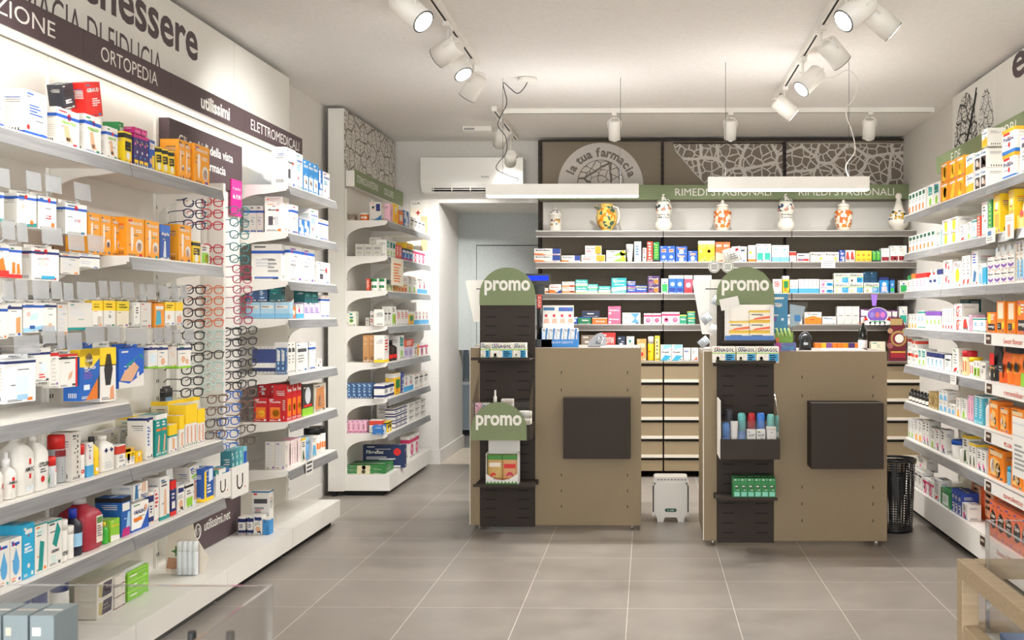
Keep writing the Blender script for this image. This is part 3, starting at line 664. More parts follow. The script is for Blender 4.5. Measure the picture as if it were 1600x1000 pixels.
# ------------------------------------------------------------------ goods: makers (front faces local -Y, base at z=0, centred)
def patches(mb, spec, w, h, d, surf=None, e=.0005):
    """spec 'B z0 z1 c; R x0 z0 x1 z1 c; C x z r c; T x0 z0 x1 z1 n c; X x0 z0 x1 z1 c text; P x,z,x,z.. c; S... same as R on the sides' in fractions of the face"""
    yf = -d/2-e
    pl = surf or (lambda u, v: (u-w/2, yf, v))
    for t in [q.strip() for q in spec.split(';') if q.strip()]:
        a = t.split(' '); k = a[0]
        if k == 'B':
            z0, z1, c = float(a[1])*h, float(a[2])*h, a[3]
            if surf:
                m = max(2, int(6)); 
                for i in range(m): mb.face([pl(w*i/m, z0), pl(w*(i+1)/m, z0), pl(w*(i+1)/m, z1), pl(w*i/m, z1)], c)
            else:
                X, Y = w/2+e, d/2+e
                for p, q in (((-X, -Y), (X, -Y)), ((X, -Y), (X, Y)), ((X, Y), (-X, Y)), ((-X, Y), (-X, -Y))):
                    mb.face([(p[0], p[1], z0), (q[0], q[1], z0), (q[0], q[1], z1), (p[0], p[1], z1)], c)
        elif k == 'R':
            x0, z0, x1, z1 = [float(v) for v in a[1:5]]
            m = 3 if surf else 1
            for i in range(m):
                u0 = (x0+(x1-x0)*i/m)*w; u1 = (x0+(x1-x0)*(i+1)/m)*w
                mb.face([pl(u0, z0*h), pl(u1, z0*h), pl(u1, z1*h), pl(u0, z1*h)], a[5])
        elif k == 'S':
            z0, z1 = float(a[1]), float(a[2])
            for s in (-1, 1):
                X = s*(w/2+e); y0, y1 = -d/2+d*.12, d/2-d*.12; n = 6; rr = random.Random(n+len(spec))
                for i in range(n):
                    za = (z0+(z1-z0)*i/n)*h; zb = (z0+(z1-z0)*(i+.5)/n)*h; ye = y0+(y1-y0)*rr.uniform(.55, 1)
                    mb.face([(X, y0, za), (X, ye, za), (X, ye, zb), (X, y0, zb)], a[3])
        elif k == 'C':
            x, z, r = float(a[1])*w, float(a[2])*h, float(a[3])*w; r = min(r, z, h-z, x, w-x)
            mb.face([pl(x+r*math.cos(2*PI*i/16), z+r*math.sin(2*PI*i/16)) for i in range(16)], a[4])
        elif k == 'P':
            q = [float(v) for v in a[1].split(',')]
            mb.face([pl(q[i]*w, q[i+1]*h) for i in range(0, len(q), 2)], a[2])
        elif k == 'T':
            x0, z0, x1, z1 = [float(v) for v in a[1:5]]; n = int(a[5]); rr = random.Random(len(spec)+n)
            for i in range(n):
                zz = z1-(z1-z0)*(i+.15)/n; zb_ = zz-(z1-z0)*.5/n; xe = x0+(x1-x0)*rr.uniform(.6, 1)
                mb.face([pl(x0*w, zb_*h), pl(xe*w, zb_*h), pl(xe*w, zz*h), pl(x0*w, zz*h)], a[6])
        elif k == 'X':
            x0, z0, x1, z1 = [float(v) for v in a[1:5]]; c = a[5]; s = ' '.join(a[6:])
            e2 = .0003
            pl2 = (lambda u, v: (u-w/2, yf-e2, v)) if not surf else (lambda u, v: surf(u, v, .0004))
            mb.text(s, lambda u, v: pl2(x0*w+u, z0*h+v), (x1-x0)*w, (z1-z0)*h, c, .03, 1)
DS = dict(
 plain='w|T .15 .6 .8 .85 3 g;S .3 .35 g',
 wtxt='w|R .12 .68 .88 .8 d;T .15 .3 .7 .6 3 g;S .55 .75 g',
 wb='w|B .74 .82 b;T .15 .35 .8 .6 3 i;R .1 .06 .9 .1 b',
 wblow='w|B .03 .09 b;T .2 .45 .8 .7 4 b;C .15 .18 .07 r',
 derma='w|B .74 .83 b;C .55 .8 .09 r;X .18 .6 .85 .68 8fc93a DERMATESS;P .3,.55,.5,.58,.6,.3,.75,.12,.45,.1,.35,.25 s;R .42 .14 .6 .24 k;B .0 .05 b;S .2 .55 W',
 gib='f6a421|X .12 .82 .9 .9 w GIBAUD;P .22,.72,.32,.78,.4,.72,.4,.45,.34,.15,.27,.15,.22,.45 f6e8da;C .72 .3 .2 w;C .72 .27 .14 s;T .5 .62 .9 .72 2 w;S .2 .22 w',
 gibred='e2231a|X .1 .72 .9 .84 w GIBAUD;T .4 .3 .9 .55 4 w;S .55 .8 w',
 gibgreen='17803f|X .1 .8 .9 .88 w GIBAUD;C .5 .35 .3 w;C .5 .35 .2 s',
 dupla='1f4fa0|B .78 1 2f6fc8;X .1 .68 .9 .8 w dupla;P .3,.1,.6,.08,.55,.55,.4,.55 d8dde6;B 0 .06 w',
 ybk='f2d21c|B .8 .95 k;R .1 .4 .9 .7 k;C .5 .25 .25 w;T .15 .45 .85 .65 2 y',
 purp='3a2c6e|R .1 .1 .9 .2 y;C .3 .7 .15 p;C .7 .45 .15 w;C .3 .3 .12 c;C .75 .75 .1 y;B .9 1 m',
 multi='2e56a8|C .3 .3 .25 s;R .1 .7 .9 .9 w;R .5 .1 .9 .5 y;T .15 .72 .8 .86 2 r',
 drop='w|P .5,.78,.8,.45,.78,.3,.65,.2,.5,.17,.35,.2,.22,.3,.2,.45 9fcbe8|;R .12 .84 .8 .9 b;C .3 .87 .08 r;T .1 .05 .6 .13 2 o',
 cyan='28a9d4|R .2 .82 .8 .9 w;C .5 .78 .06 r;T .15 .45 .85 .65 3 A;C .5 .22 .12 w',
 greenbot='w|P .25,.05,.6,.02,.75,.6,.4,.65 t;T .2 .75 .9 .92 3 z;B .97 1 t',
 crema='w|P .3,.5,.6,.4,.9,.75,.65,.95 t;X .2 .3 .8 .37 d CREMA;T .2 .08 .7 .25 3 z;B .96 1 t',
 oral='f3f1ec|B 0 .07 b;P .55,.07,1,.07,1,.75,.8,.4 b;R .12 .35 .6 .48 o;X .12 .6 .8 .75 B ORALIAC;C .82 .75 .1 s',
 navyw='w|B .7 .9 B;B .1 .25 B;T .15 .35 .85 .6 3 B',
 leg='w|P .4,.1,.7,.1,.62,.7,.45,.7 s;B 0 .08 t;T .15 .75 .85 .9 2 d;S .2 .6 W',
 tealfoot='17918a|B .88 1 w;R .1 .6 .9 .66 o;P .3,.1,.6,.1,.75,.5,.5,.5 s;T .15 .7 .85 .84 2 w',
 lime='8fc93a|X .1 .65 .9 .78 y Citros;P 0,0,1,0,1,.2,0,.3 w',
 bluepink='1f5fae|B .88 1 k;R .1 .65 .9 .85 w;P 0,0,.9,0,.9,.22,.2,.2 m;P .5,.2,.95,.2,.95,.6,.7,.6 9fcbe8',
 rednavy='B|B .75 1 r;B 0 .12 r;R .2 .2 .8 .4 w;T .2 .45 .8 .65 2 w',
 gelw='w|R .1 .75 .9 .92 B;C .5 .3 .3 s;R .4 .1 .8 .2 k;T .1 .5 .8 .66 2 g',
 gelg='w|B .85 .95 k;R .1 .1 .9 .45 8fc93a;T .15 .55 .8 .75 2 d',
 tall='w|X .15 .8 .85 .9 d ECO;R .15 .68 .8 .74 l;P .3,.1,.7,.1,.5,.6,.4,.6 s;B 0 .08 A;T .5 .5 .9 .58 1 m',
 yblue='1f56a8|B 0 .1 y;R .05 .1 .25 .9 y;P .5,.55,.9,.6,.9,.95,.5,.95 A;T .35 .2 .8 .5 3 w',
 thermo='c8171f|X .1 .78 .9 .88 w Therma;R .15 .12 .85 .6 o;C .55 .35 .25 y;S .3 .6 W',
 thermoside='c8171f|R .2 .3 .8 .5 k;T .3 .65 .7 .9 2 w',
 greenk='3b3a36|B 0 .25 l;C .5 .65 .28 i;R .1 .28 .9 .36 r',
 photo='e|P .1,.1,.9,.1,.8,.9,.2,.85 c98550;P .3,.2,.7,.2,.6,.6,.4,.6 s',
 medic='w|B .8 .88 b;P .2,.2,.35,.2,.4,.6,.3,.65 i;P .6,.2,.75,.2,.8,.6,.7,.65 i;T .1 .4 .5 .5 1 g;C .2 .84 .05 r',
 press='w|P .1,.97,.9,.97,.5,.8 W;X .2 .6 .8 .66 d Misuratore;R .2 .2 .45 .45 d;R .55 .2 .75 .45 i;C .7 .62 .07 r',
 bluew='2a72b8|R .05 .5 .45 .95 w;C .6 .4 .25 A;R .1 .1 .9 .25 w',
 mbox='w|X .1 .75 .9 .85 b medical;T .1 .5 .7 .68 3 c;R .2 .1 .8 .4 A;C .3 .3 .1 r',
 blueperson='2f86c4|R .1 .1 .9 .5 w;C .4 .35 .15 s;C .6 .3 .15 n;X .1 .75 .9 .88 w Aerosol',
 lightblue='a8cfe4|R .05 .6 .9 .8 w;T .1 .65 .6 .75 1 d;B 0 .3 7fb6d8',
 tealdark='1b5f63|T .1 .5 .8 .8 2 t',
 pharm='w|R .15 .74 .85 .93 175a40;T .1 .5 .8 .7 2 g;P .1,.1,.5,.1,.5,.4,.1,.35 o',
 greenlab='w|R .15 .55 .85 .9 t;C .5 .25 .2 l;T .2 .6 .8 .8 2 w',
 orngy='f39a1c|P .2,.1,.6,.1,.8,.8,.4,.8 y;R .1 .82 .8 .92 w;C .55 .5 .2 f6c93a;S .1 .3 r',
 orwhite='w|P 0,0,1,0,1,.5,0,.4 f5b133;X .12 .68 .88 .82 j AGON;C .5 .25 .2 y',
 darkimg='w|X .1 .76 .9 .88 j NUTRIN;R .08 .08 .92 .66 3a2b2a;C .4 .4 .2 w;C .7 .3 .15 s',
 polase='w|B .86 1 f5a51e;B 0 .14 2a6fb8;X .1 .5 .9 .68 B Polase;R .1 .75 .6 .85 r;C .55 .35 .08 r;S .2 .8 W',
 yel='fad01e|C .5 .7 .2 w;R .2 .15 .8 .5 Y;T .2 .55 .8 .62 1 r',
 colA='w|B .72 1 G;T .2 .2 .8 .6 3 g', colB='w|B .72 1 o;T .2 .2 .8 .6 3 g', colC='w|B .72 1 r;T .2 .2 .8 .6 3 p', colD='w|B .72 1 B;T .2 .2 .8 .6 3 c', colE='w|B .75 1 v;C .5 .4 .2 l',
 reddot='w|C .3 .6 .1 r;C .6 .45 .08 r;T .2 .7 .8 .88 2 d', suncirc='w|C .5 .45 .28 y;X .15 .78 .85 .9 d SOLE', bluetall='w|T .15 .6 .85 .9 4 b;P .2,.1,.6,.1,.8,.35,.4,.45 j;S .1 .6 5a6fb8',
 lenti='w|X .12 .62 .9 .8 d MyLens;P .1,.45,.5,.3,.9,.45,.9,.25,.5,.1,.1,.25 v;S .2 .7 w', redlow='w|T .2 .35 .8 .9 5 g;P .2,.08,.6,.08,.8,.25,.3,.2 r',
 redscript='w|C .45 .4 .25 r;C .45 .42 .15 w;X .55 .7 .95 .85 r Bev;S .1 .9 f', tealline='w|B .85 .95 t;B .04 .09 t;T .2 .4 .8 .65 2 c',
 enerv='f07a1c|R .1 .1 .9 .42 k;X .14 .2 .86 .33 w energy;C .3 .7 .2 y;T .4 .6 .9 .9 3 w', dispo='f08a1c|R .15 .45 .85 .95 f1dcc0;R .1 .1 .6 .32 k;C .8 .25 .15 y;T .15 .14 .5 .28 2 w',
 brownside='8a7a6c|R .1 .1 .9 .2 W', whitered='w|B .6 .82 e2462f;T .15 .3 .8 .5 2 g;C .5 .7 .15 w', green2='w|R .1 .1 .9 .6 8fc93a;R .5 .15 .9 .5 y;T .2 .7 .8 .9 2 d', gold='a58a4f|R .2 .2 .8 .7 8a6f38;T .25 .3 .75 .6 3 f',
 bluepic='w|P .1,.1,.9,.1,.8,.5,.3,.6 6fb4dc;T .15 .7 .8 .9 2 g', pinkv='f0bfcf|R .25 .1 .75 .9 e6a5bb;T .3 .3 .7 .7 5 d', aqua='4fb3c9|T .25 .2 .75 .9 8 w;B .95 1 w', orapot='f58a1f|P .1,.1,.6,.1,.7,.6,.3,.7 f0c070;C .6 .3 .16 k;X .48 .26 .72 .36 w bio;R .1 .75 .9 .9 f0cfa0;C .25 .4 .15 w',
 greenleaf='w|C .4 .2 .22 l;T .2 .5 .8 .9 4 g', orleaf='w|C .45 .18 .25 Y;T .2 .5 .8 .9 4 g', pinkleaf='w|C .4 .25 .2 p;C .6 .15 .15 B;T .2 .55 .8 .9 3 d', yleaf='w|B .9 1 y;P .2,.1,.7,.1,.5,.5,.3,.45 3b5a2a;T .2 .6 .8 .85 3 k', bluebox='1b3f98|X .15 .6 .85 .8 w AMOX;T .2 .2 .8 .45 2 w;P .5,.05,.9,.05,.9,.5 w', greenbox='17803f|R .2 .1 .8 .75 dcece0;T .25 .2 .75 .6 3 g', orsq='e8601c|R .15 .1 .85 .8 e9b18c;T .2 .2 .8 .7 4 w;B .9 1 n', choco='e7734a|C .5 .5 .42 2c2320;X .2 .55 .8 .68 f Cacao;T .25 .3 .75 .5 2 e',
 # back wall
 voltar='w|R .7 .2 1 1 1f3f8f;X .06 .62 .6 .85 d Reumilase;P 0,0,.5,0,.3,.25,0,.3 o;B 0 .04 o', orw='w|R .62 .1 .98 .95 Y;X .06 .6 .58 .78 d Arnica;T .06 .2 .5 .5 2 r', lemon='w|R .1 .55 .8 .8 d8dcd0;P .3,.05,1,.05,1,.5,.7,.6 l;C .85 .5 .15 y;T .1 .6 .5 .8 1 k',
 wvert='w|X .15 .75 .85 .85 g tisana;P .2,.1,.8,.1,.7,.3 A', bvert='A|T .2 .3 .8 .8 4 j;R .1 .05 .9 .2 w', redp='e25a3c|T .2 .2 .8 .85 5 w', wr='w|C .5 .3 .25 r;T .15 .6 .8 .9 2 r', redv='d8452c|T .3 .1 .7 .95 6 w', greenv='1c8a3e|T .2 .15 .8 .9 6 l;B 0 .1 k',
 spray='1f5bb8|R .2 .6 .8 .8 e8a07c;C .5 .3 .22 A;T .25 .65 .75 .75 1 w', yw='fbd75a|P 0,0,1,.3,1,.75,.5,.6,0,.8 f9b51e;B .85 1 w;C .3 .5 .2 fff2b0', orr='f06a30|X .15 .75 .85 .88 w ENO;P 0,0,1,.1,1,.4,0,.5 f5b29c', wsun='w|C .3 .55 .2 y;B 0 .15 o;T .3 .65 .8 .8 2 g', wteal='w|R .1 .1 .9 .5 2fae9a;C .5 .7 .1 c', wblue='w|B 0 .28 7ab6dd;C .35 .55 .06 o;X .2 .7 .8 .8 c Lubri',
 benag='f4efe2|X .08 .6 .92 .85 4a3c2c Benagol;C .75 .3 .12 y', redb='w|B .6 .95 c83a28;T .1 .2 .7 .45 2 g', tube2='w|R .05 .1 .95 .35 r;R .1 .15 .5 .3 c;T .1 .55 .9 .85 1 d', redw='w|P .1,.2,.9,.2,.6,.9,.2,.8 d9352b;X .1 .1 .9 .3 d Zerinol', yell='ffd62e|R .1 .1 .9 .3 Y;C .5 .6 .25 f07a1c', tach='w|R .05 .08 .95 .35 8c1a26;C .6 .2 .12 r;T .15 .6 .8 .9 3 e',
 mom='w|P 0,0,.7,0,.4,.35,0,.4 f07a1c;P .5,0,1,0,1,.4 1f3f8f;X .1 .6 .8 .75 r Moment', orn='w|B .05 .35 f09a5c;X .1 .65 .9 .85 f07a1c Aspirina;R .6 .1 .95 .4 r', tealw='w|B .45 1 35b5b0;X .12 .6 .88 .85 w Buscofen;B 0 .1 l', teal='28a7ac|X .12 .72 .88 .86 w Buscopan;P 0,.1,1,.2,1,.45,0,.35 w;T .2 .5 .9 .6 1 A', bvol='1d4fb0|X .1 .4 .9 .62 w Voltaren;B .75 .85 y;B 0 .08 r', violet='4b2f63|X .12 .55 .88 .75 e Plasil;C .7 .35 .2 f07a1c;T .1 .15 .6 .3 1 p',
 g9='w|R .1 .1 .9 .62 2fae5a;C .5 .72 .12 b', b9='2a6fc8|B .82 1 w;C .5 .5 .28 d6e6f6;R .1 .05 .9 .3 1b3f98', r9='e8516a|B .8 1 w;C .5 .45 .3 f9d6de;R .1 .05 .9 .25 c9302f', card9='e6e2da|B .8 1 w;T .15 .3 .85 .7 4 g', wred='w|T .15 .4 .85 .85 4 r', y9='f4c21d|R .15 .3 .85 .7 G;B .8 1 w;T .2 .1 .8 .3 2 r', wcol='w|B 0 .33 4fa7d8;C .4 .55 .12 m;T .2 .7 .8 .9 2 g', wcoly='w|B 0 .33 4fa7d8;C .4 .55 .12 y;T .2 .7 .8 .9 2 g',
 san='f4f0e2|X .05 .66 .95 .9 1c2d3a SANAGOL;R .55 .05 .98 .55 2a9bd0;C .22 .28 .12 w;C .22 .28 .07 y;C .4 .4 .08 w;T .1 .1 .45 .2 1 l;B .56 .62 l;T .6 .15 .9 .5 3 w', sanp='f4f0e2|X .05 .66 .95 .9 a0509a SANAGOL;R .5 .05 .98 .5 2a9bd0;C .25 .28 .12 p;T .6 .15 .9 .45 2 w',
 bluebk='2a5f86|T .1 .1 .9 .9 3 j', durex='1c86c9|B .8 1 B;C .5 .55 .25 w;R .2 .1 .8 .4 P', durexg='2b7fc0|R .15 .1 .85 .35 3fbf3a;C .5 .6 .2 w;B .9 1 B',
 navyl='20304f|T .3 .3 .9 .6 1 w;B .9 1 n', green3='1f7a50|X .3 .4 .8 .7 w Narhinel;B .9 1 b', oran='f0782a|X .25 .3 .85 .55 w Normix;B .9 1 w', pink='ee6a92|X .1 .45 .9 .65 w Meritene;C .15 .2 .1 w', xbox='w|P .45,.1,.7,.5,.45,.95,.95,.95,.75,.5,.95,.1 5f9fd6;T .08 .5 .4 .62 1 g', wpink='w|B .68 .85 d2386c;C .5 .35 .28 e0588a;C .5 .38 .12 w', green4='2a9a78|X .15 .4 .85 .62 w Fluifort;B .85 .95 y',
 gluc='c9332f|X .12 .6 .9 .85 w GLUCOTON;P .1,.05,.6,.05,.55,.4,.2,.35 f3d2cc', navy2='2a3550|T .25 .2 .75 .75 3 w', greenlt='e9ead8|C .5 .35 .22 l;T .3 .2 .7 .9 3 t', kraft='d6a05a|R .15 .6 .85 .8 f0d8ae;C .5 .3 .2 r', yellk='eccb3f|R .2 .1 .8 .9 f0dfa0;T .3 .2 .7 .8 4 n', bwave='w|P 0,0,.6,0,1,.3,.4,.35 3aa7c9;P .3,1,1,1,1,.85,.2,.7 8fc9d8;X .1 .45 .8 .6 d Sinuper', orwave='w|P .3,0,.9,.1,.8,.35 e2663c;T .15 .5 .7 .8 2 g',
 orbox2='w|P 0,0,1,0,1,.5,.5,.7,0,.5 f58220;X .2 .75 .8 .88 d Imodium;T .3 .3 .7 .42 1 r', wsm='w|X .08 .65 .7 .85 j Fluimucil;C .8 .65 .08 e', greyw='dbd8d2|T .2 .75 .8 .88 2 i;R .2 .45 .8 .5 g;T .2 .2 .8 .35 2 i', redblk='6b3a72|R .1 .55 .9 .9 w;R .15 .25 .85 .45 r;B 0 .1 o', rain='w|B .7 1 f07a1c;R .5 .7 .8 1 3a3f9c;R .3 .7 .5 1 y;X .05 .3 .9 .6 j Supradyn;C .5 .3 .1 y', cream='ece5cb|X .2 .45 .8 .6 8fa06a Fibre;T .3 .2 .7 .35 1 g',
 # small unit
 bgrey='c9c4b8|R .15 .55 .85 .75 g;T .2 .2 .8 .4 2 g', orpaper='f3ead6|R .2 .75 .8 .82 o;T .2 .1 .8 .7 6 o', kraftbox='cf9a63|T .2 .06 .8 .2 3 n;B .92 1 c48c52', bluedk='3f5f8c|T .3 .1 .7 .9 4 a', lilac='cfc6de|T .1 .3 .9 .7 4 v;S .1 .5 v', greenbig='2f7a3a|R .35 0 .65 1 d9cfa8;C .5 .5 .12 n', navybig='1d2d58|X .08 .62 .5 .78 w Fibreflax;C .82 .7 .09 r;T .08 .35 .85 .5 2 w', redcap='a03348|T .2 .3 .8 .8 3 w', orcup='e8782a|R .2 .3 .8 .7 f', smallc='w|B .6 .95 d2412f;T .2 .2 .8 .5 2 g',
)
DS['drop'] = DS['drop'].replace('9fcbe8|', '5aa9dc')
def look(spec):
    a = spec.split('|', 1); a += ['']*(2-len(a))
    if a[0] in DS: b = DS[a[0]].split('|', 1)+['']; return b[0], b[1]+';'+a[1]
    return a[0], a[1]
CACHE = {}
def busy(mb, sp, base, w, h, d):
    """the small print every carton carries: maker's mark, two lines of text, a bar code on the sides"""
    rr = random.Random(sp+str(int(w*1000))); white = base in ('w', 'W') or base[:1] in 'ef'
    if len(sp) < 2: return
    c1 = rr.choice(['j', 'b', 'r', 't', 'o', 'd', 'G', 'v', 'd']) if white else rr.choice(['w', 'e', 'w', 'A'])
    c2 = 'd' if white else 'w'; yf = -d/2-.0003
    def R(x0, z0, x1, z1, c): mb.face([((x0-.5)*w, yf, z0*h), ((x1-.5)*w, yf, z0*h), ((x1-.5)*w, yf, z1*h), ((x0-.5)*w, yf, z1*h)], c)
    R(.1, .9, .1+rr.uniform(.15, .4), .94, c1)
    R(.1, .035, .1+rr.uniform(.3, .7), .05, c2); R(.1, .065, .1+rr.uniform(.2, .6), .078, c2)
    R(.72, .03, .9, .1, c1)
    for k in range(rr.randint(1, 3)):
        z = rr.uniform(.3, .85); x = rr.uniform(.08, .5); R(x, z, x+rr.uniform(.15, .4), z+.022, rr.choice([c1, c2]))
    for s in (-1, 1):
        X = s*(w/2+.0003)
        for k in range(5):
            y = d*(-.3+.11*k); mb.face([(X, y, .06*h), (X, y+d*.05, .06*h), (X, y+d*.05, .15*h), (X, y, .15*h)], 'd' if white else c2)
        for k in range(3):
            z = (.8-.05*k)*h; mb.face([(X, -d*.34, z), (X, d*rr.uniform(0, .34), z), (X, d*rr.uniform(0, .34), z+.02*h), (X, -d*.34, z+.02*h)], c1 if k == 0 else ('g' if white else c2))
    zt = h+.0003
    mb.face([(-w*.4, -d*.1, zt), (w*.4, -d*.1, zt), (w*.4, 0, zt), (-w*.4, 0, zt)], c1 if rr.random() < .5 else ('g' if white else c2))
def m_box(w, h, d, sp):
    base, pt = look(sp); mb = MB(); mb.box(-w/2, -d/2, 0, w/2, d/2, h, base); busy(mb, sp, base, w, h, d); patches(mb, pt, w, h, d); return [('carton', mb)]
def surf_r(r, z0=0):
    def f(u, v, e=0): a = (u/r)-(PI*.38); return ((r+.0006+e)*math.sin(a), -(r+.0006+e)*math.cos(a), v+z0)
    return f
def m_round(w, h, d, sp, prof, capprof, capn='cap', sy=1):
    """sp: 'body cap|patches'"""
    base, pt = look(sp); bc, cc = (base.split(' ')+['w'])[:2]; r = w/2; mb = MB()
    mb.lathe([(r*a, h*z, bc) for a, z in prof], 18, sy=sy)
    zt = max(z for a, z in prof if a > .9)*h
    if pt: patches(mb, pt, r*PI*.76, zt, 0, surf=surf_r(r))
    out = [('body', mb)]
    if capprof: m2 = MB(); m2.lathe([(r*a, h*z, cc) for a, z in capprof], 16, sy=sy); out.append((capn, m2))
    return out
def m_jug(w, h, d, sp):
    base, pt = look(sp); bc, cc = (base.split(' ')+['w'])[:2]; mb = MB()
    k = .5; mb.lathe([(.47*w, 0, bc), (.5*w, .02*h, bc), (.5*w, .66*h, bc), (.42*w, .74*h, bc), (.2*w, .84*h, bc), (.16*w, .88*h, bc)], 24, sy=d/w, p=5)
    patches(mb, pt, w*.9, h*.68, d)
    m2 = MB(); m2.lathe([(.19*w, .88*h, cc), (.19*w, h, cc)], 16); return [('body', mb), ('cap', m2)]
KINDS = {
 'box': m_box,
 'bottle': lambda w, h, d, s: m_round(w, h, d, s, [(.94, 0), (1, .02), (1, .62), (.85, .70), (.42, .78), (.38, .84)], [(.45, .80), (.45, .985), (.4, 1)]),
 'can': lambda w, h, d, s: m_round(w, h, d, s, [(.96, 0), (1, .015), (1, .68), (.9, .71)], [(.95, .70), (.95, .97), (.8, 1)]),
 'roll': lambda w, h, d, s: m_round(w, h, d, s, [(.9, 0), (1, .03), (.98, .55), (.9, .6)], [(.98, .58), (.98, .93), (.75, 1)]),
 'tubs': lambda w, h, d, s: m_round(w, h, d, s, [(.95, 0), (1, .03), (1, .74), (.9, .78)], [(1.02, .76), (1.02, .98), (.96, 1)], 'lid'),
 'tube': lambda w, h, d, s: m_round(w, h, d, s, [(.62, .2), (.75, .24), (1, .97), (1, 1)], [(.66, 0), (.66, .2)], 'cap', .55),
 'spray': lambda w, h, d, s: m_round(w, h, d, s, [(.92, 0), (1, .02), (1, .52), (.8, .62), (.4, .68), (.36, .72)], [(.42, .70), (.42, .86), (.25, .87), (.22, 1)], 'pump'),
 'drop': lambda w, h, d, s: m_round(w, h, d, s, [(.95, 0), (1, .03), (1, .55), (.5, .66), (.45, .70)], [(.55, .66), (.55, .8), (.3, .82), (.22, 1)], 'pipette'),
 'jug': m_jug,
}
def m_blister(w, h, d, sp):
    """hanging pack: card with a euro-slot header and, behind clear plastic, the goods"""
    base, pt = look(sp); mb = MB(); mb.box(-w/2, -d/2, 0, w/2, d/2, h*.9, base); mb.box(-w/2, -.0012, h*.9, w/2, .0012, h, base); mb.box(-w*.12, -.0016, h*.945, w*.12, .0016, h*.965, 'd'); busy(mb, sp, base, w, h*.9, d); patches(mb, pt, w, h*.9, d); return [('pack', mb)]
KINDS['blister'] = m_blister
def m_pouch(w, h, d, sp):
    base, pt = look(sp); mb = MB(); n = 7
    g = []
    for i in range(n+1):
        v = i/n; t = d/2*max(.06, (1-v)**.7 if v > .3 else 1)*(1 if v < .95 else .3)
        g.append([(w*(u-.5), -t*(1-abs(2*u-1)**3*.8), h*v) for u in [k/6 for k in range(7)]])
    for s in (1, -1):
        for i in range(n):
            for k in range(6):
                q = [g[i][k], g[i][k+1], g[i+1][k+1], g[i+1][k]]
                q = [(x, y*s, z) for x, y, z in q]; mb.face(q if s > 0 else q[::-1], base, True)
    patches(mb, pt, w, h, d*.9); return [('bag', mb)]
KINDS['pouch'] = m_pouch
NAME = dict(box='product_box', bottle='product_bottle', can='spray_can', roll='deodorant_stick', tubs='product_tub', tube='cream_tube', spray='spray_bottle', drop='dropper_bottle', jug='product_bottle', blister='hanging_pack', pouch='product_pouch')
CATG = dict(box='box', bottle='bottle', can='spray can', roll='deodorant', tubs='tub', tube='tube', spray='spray bottle', drop='dropper bottle', jug='bottle', blister='hanging pack', pouch='pouch')
def product(kind, w, h, d, sp, loc, rz, label, group=None, rx=0, ry=0, nm=None):
    q = (kind, round(w, 3), round(h, 3), round(d, 3), sp)
    if q not in CACHE: CACHE[q] = [(n, mb.mesh(n)) for n, mb in KINDS[kind](max(w, .006), h, d, sp)]
    ms = CACHE[q]
    o = bpy.data.objects.new(nm or NAME[kind], ms[0][1]); COL.objects.link(o); o.location = loc; o.rotation_euler = (rx, ry, rz)
    tag(o, label, CATG[kind], group)
    for n, me in ms[1:]:
        c = bpy.data.objects.new(n, me); COL.objects.link(c); c.parent = o
    return o
def BOXN(where, wall):
    return 'remedy_box' if 'vein' in where else {'L': 'health_care_box', 'R': 'supplement_box', 'B': 'medicine_box' if 'ELETTRO' not in where else 'medical_device_box'}[wall]
ORD = 'first second third fourth fifth sixth seventh eighth ninth tenth eleventh twelfth thirteenth fourteenth'.split()
USED = {}
def row(wall, where, plane, z, txt, dep=.07):
    """goods along a shelf. wall L/R/B ; plane = coordinate of the goods' front faces.
    line: kind n px0 px1 hpx design | description | options (sN stack, dM depth mm, pM set back mm, uM raised mm, tA lean deg, rA turned deg)"""
    for ln in txt.strip().split('\n'):
        ln = ln.strip()
        if not ln: continue
        a = [q.strip() for q in ln.split(' | ')]; k, n, p0, p1, hp, sp = a[0].split(' ', 5); n = int(n); p0, p1, hp = float(p0), float(p1), float(hp)
        op = {}; 
        for t in (a[2].split(' ') if len(a) > 2 and a[2] else []): op[t[0]] = float(t[1:])
        D = op.get('d', dep*1000)/1000; back = op.get('p', 0)/1000; S = int(op.get('s', 1))
        sg = 1 if wall == 'L' else -1
        if wall == 'B':
            pl = plane+back; u0, u1 = xon(p0, pl), xon(p1, pl); dist = pl
        else:
            pl = plane-sg*back; u0, u1 = yon(p0, pl), yon(p1, pl); dist = (u0+u1)/2
        H = hp*dist/F
        if wall == 'L' and H > 0: pass
        pitch = (u1-u0)/n; w_ = abs(pitch)*.97
        if k not in ('box', 'blister', 'pouch', 'jug'):
            w_ = min(w_, op.get('w', 1e6)/1000); D = w_
        desc = a[1]; key = (where, desc)
        if key in USED: raise Exception('dup '+str(key))
        USED[key] = 1
        end = {'L': 'from near end', 'R': 'from far end', 'B': 'from left'}[wall]
        for i in range(n):
            u = u0+pitch*(i+.5)
            for j in range(S):
                lab = desc
                if n > 1: lab = ORD[i]+' '+desc+' '+end
                if S > 1: lab = (['lower', 'upper'][j] if S == 2 else ['bottom', 'middle', 'top'][j] if S == 3 else ['bottom', 'second-lowest', 'second-highest', 'top'][j])+' '+lab
                lab += ', '+where
                jit = random.Random(i*7+j*3+int(p0)).uniform(-1, 1)
                rr = math.radians(op.get('r', 0)+jit*1.2); lean = math.radians(op.get('t', 0))
                zz = z+op.get('u', 0)/1000+j*H/S+.0006
                hh = H/S*.985
                if wall == 'B': loc, rz = (u, pl+D/2+.002, zz), rr
                elif wall == 'L': loc, rz = (pl-D/2, u, zz), PI/2+rr
                else: loc, rz = (pl+D/2, u, zz), -PI/2+rr
                product(k, w_, hh, D, sp, loc, rz, lab, (a[1]+', '+where) if n*S > 2 else None, ry=lean, nm=BOXN(where, wall) if k == 'box' else None)
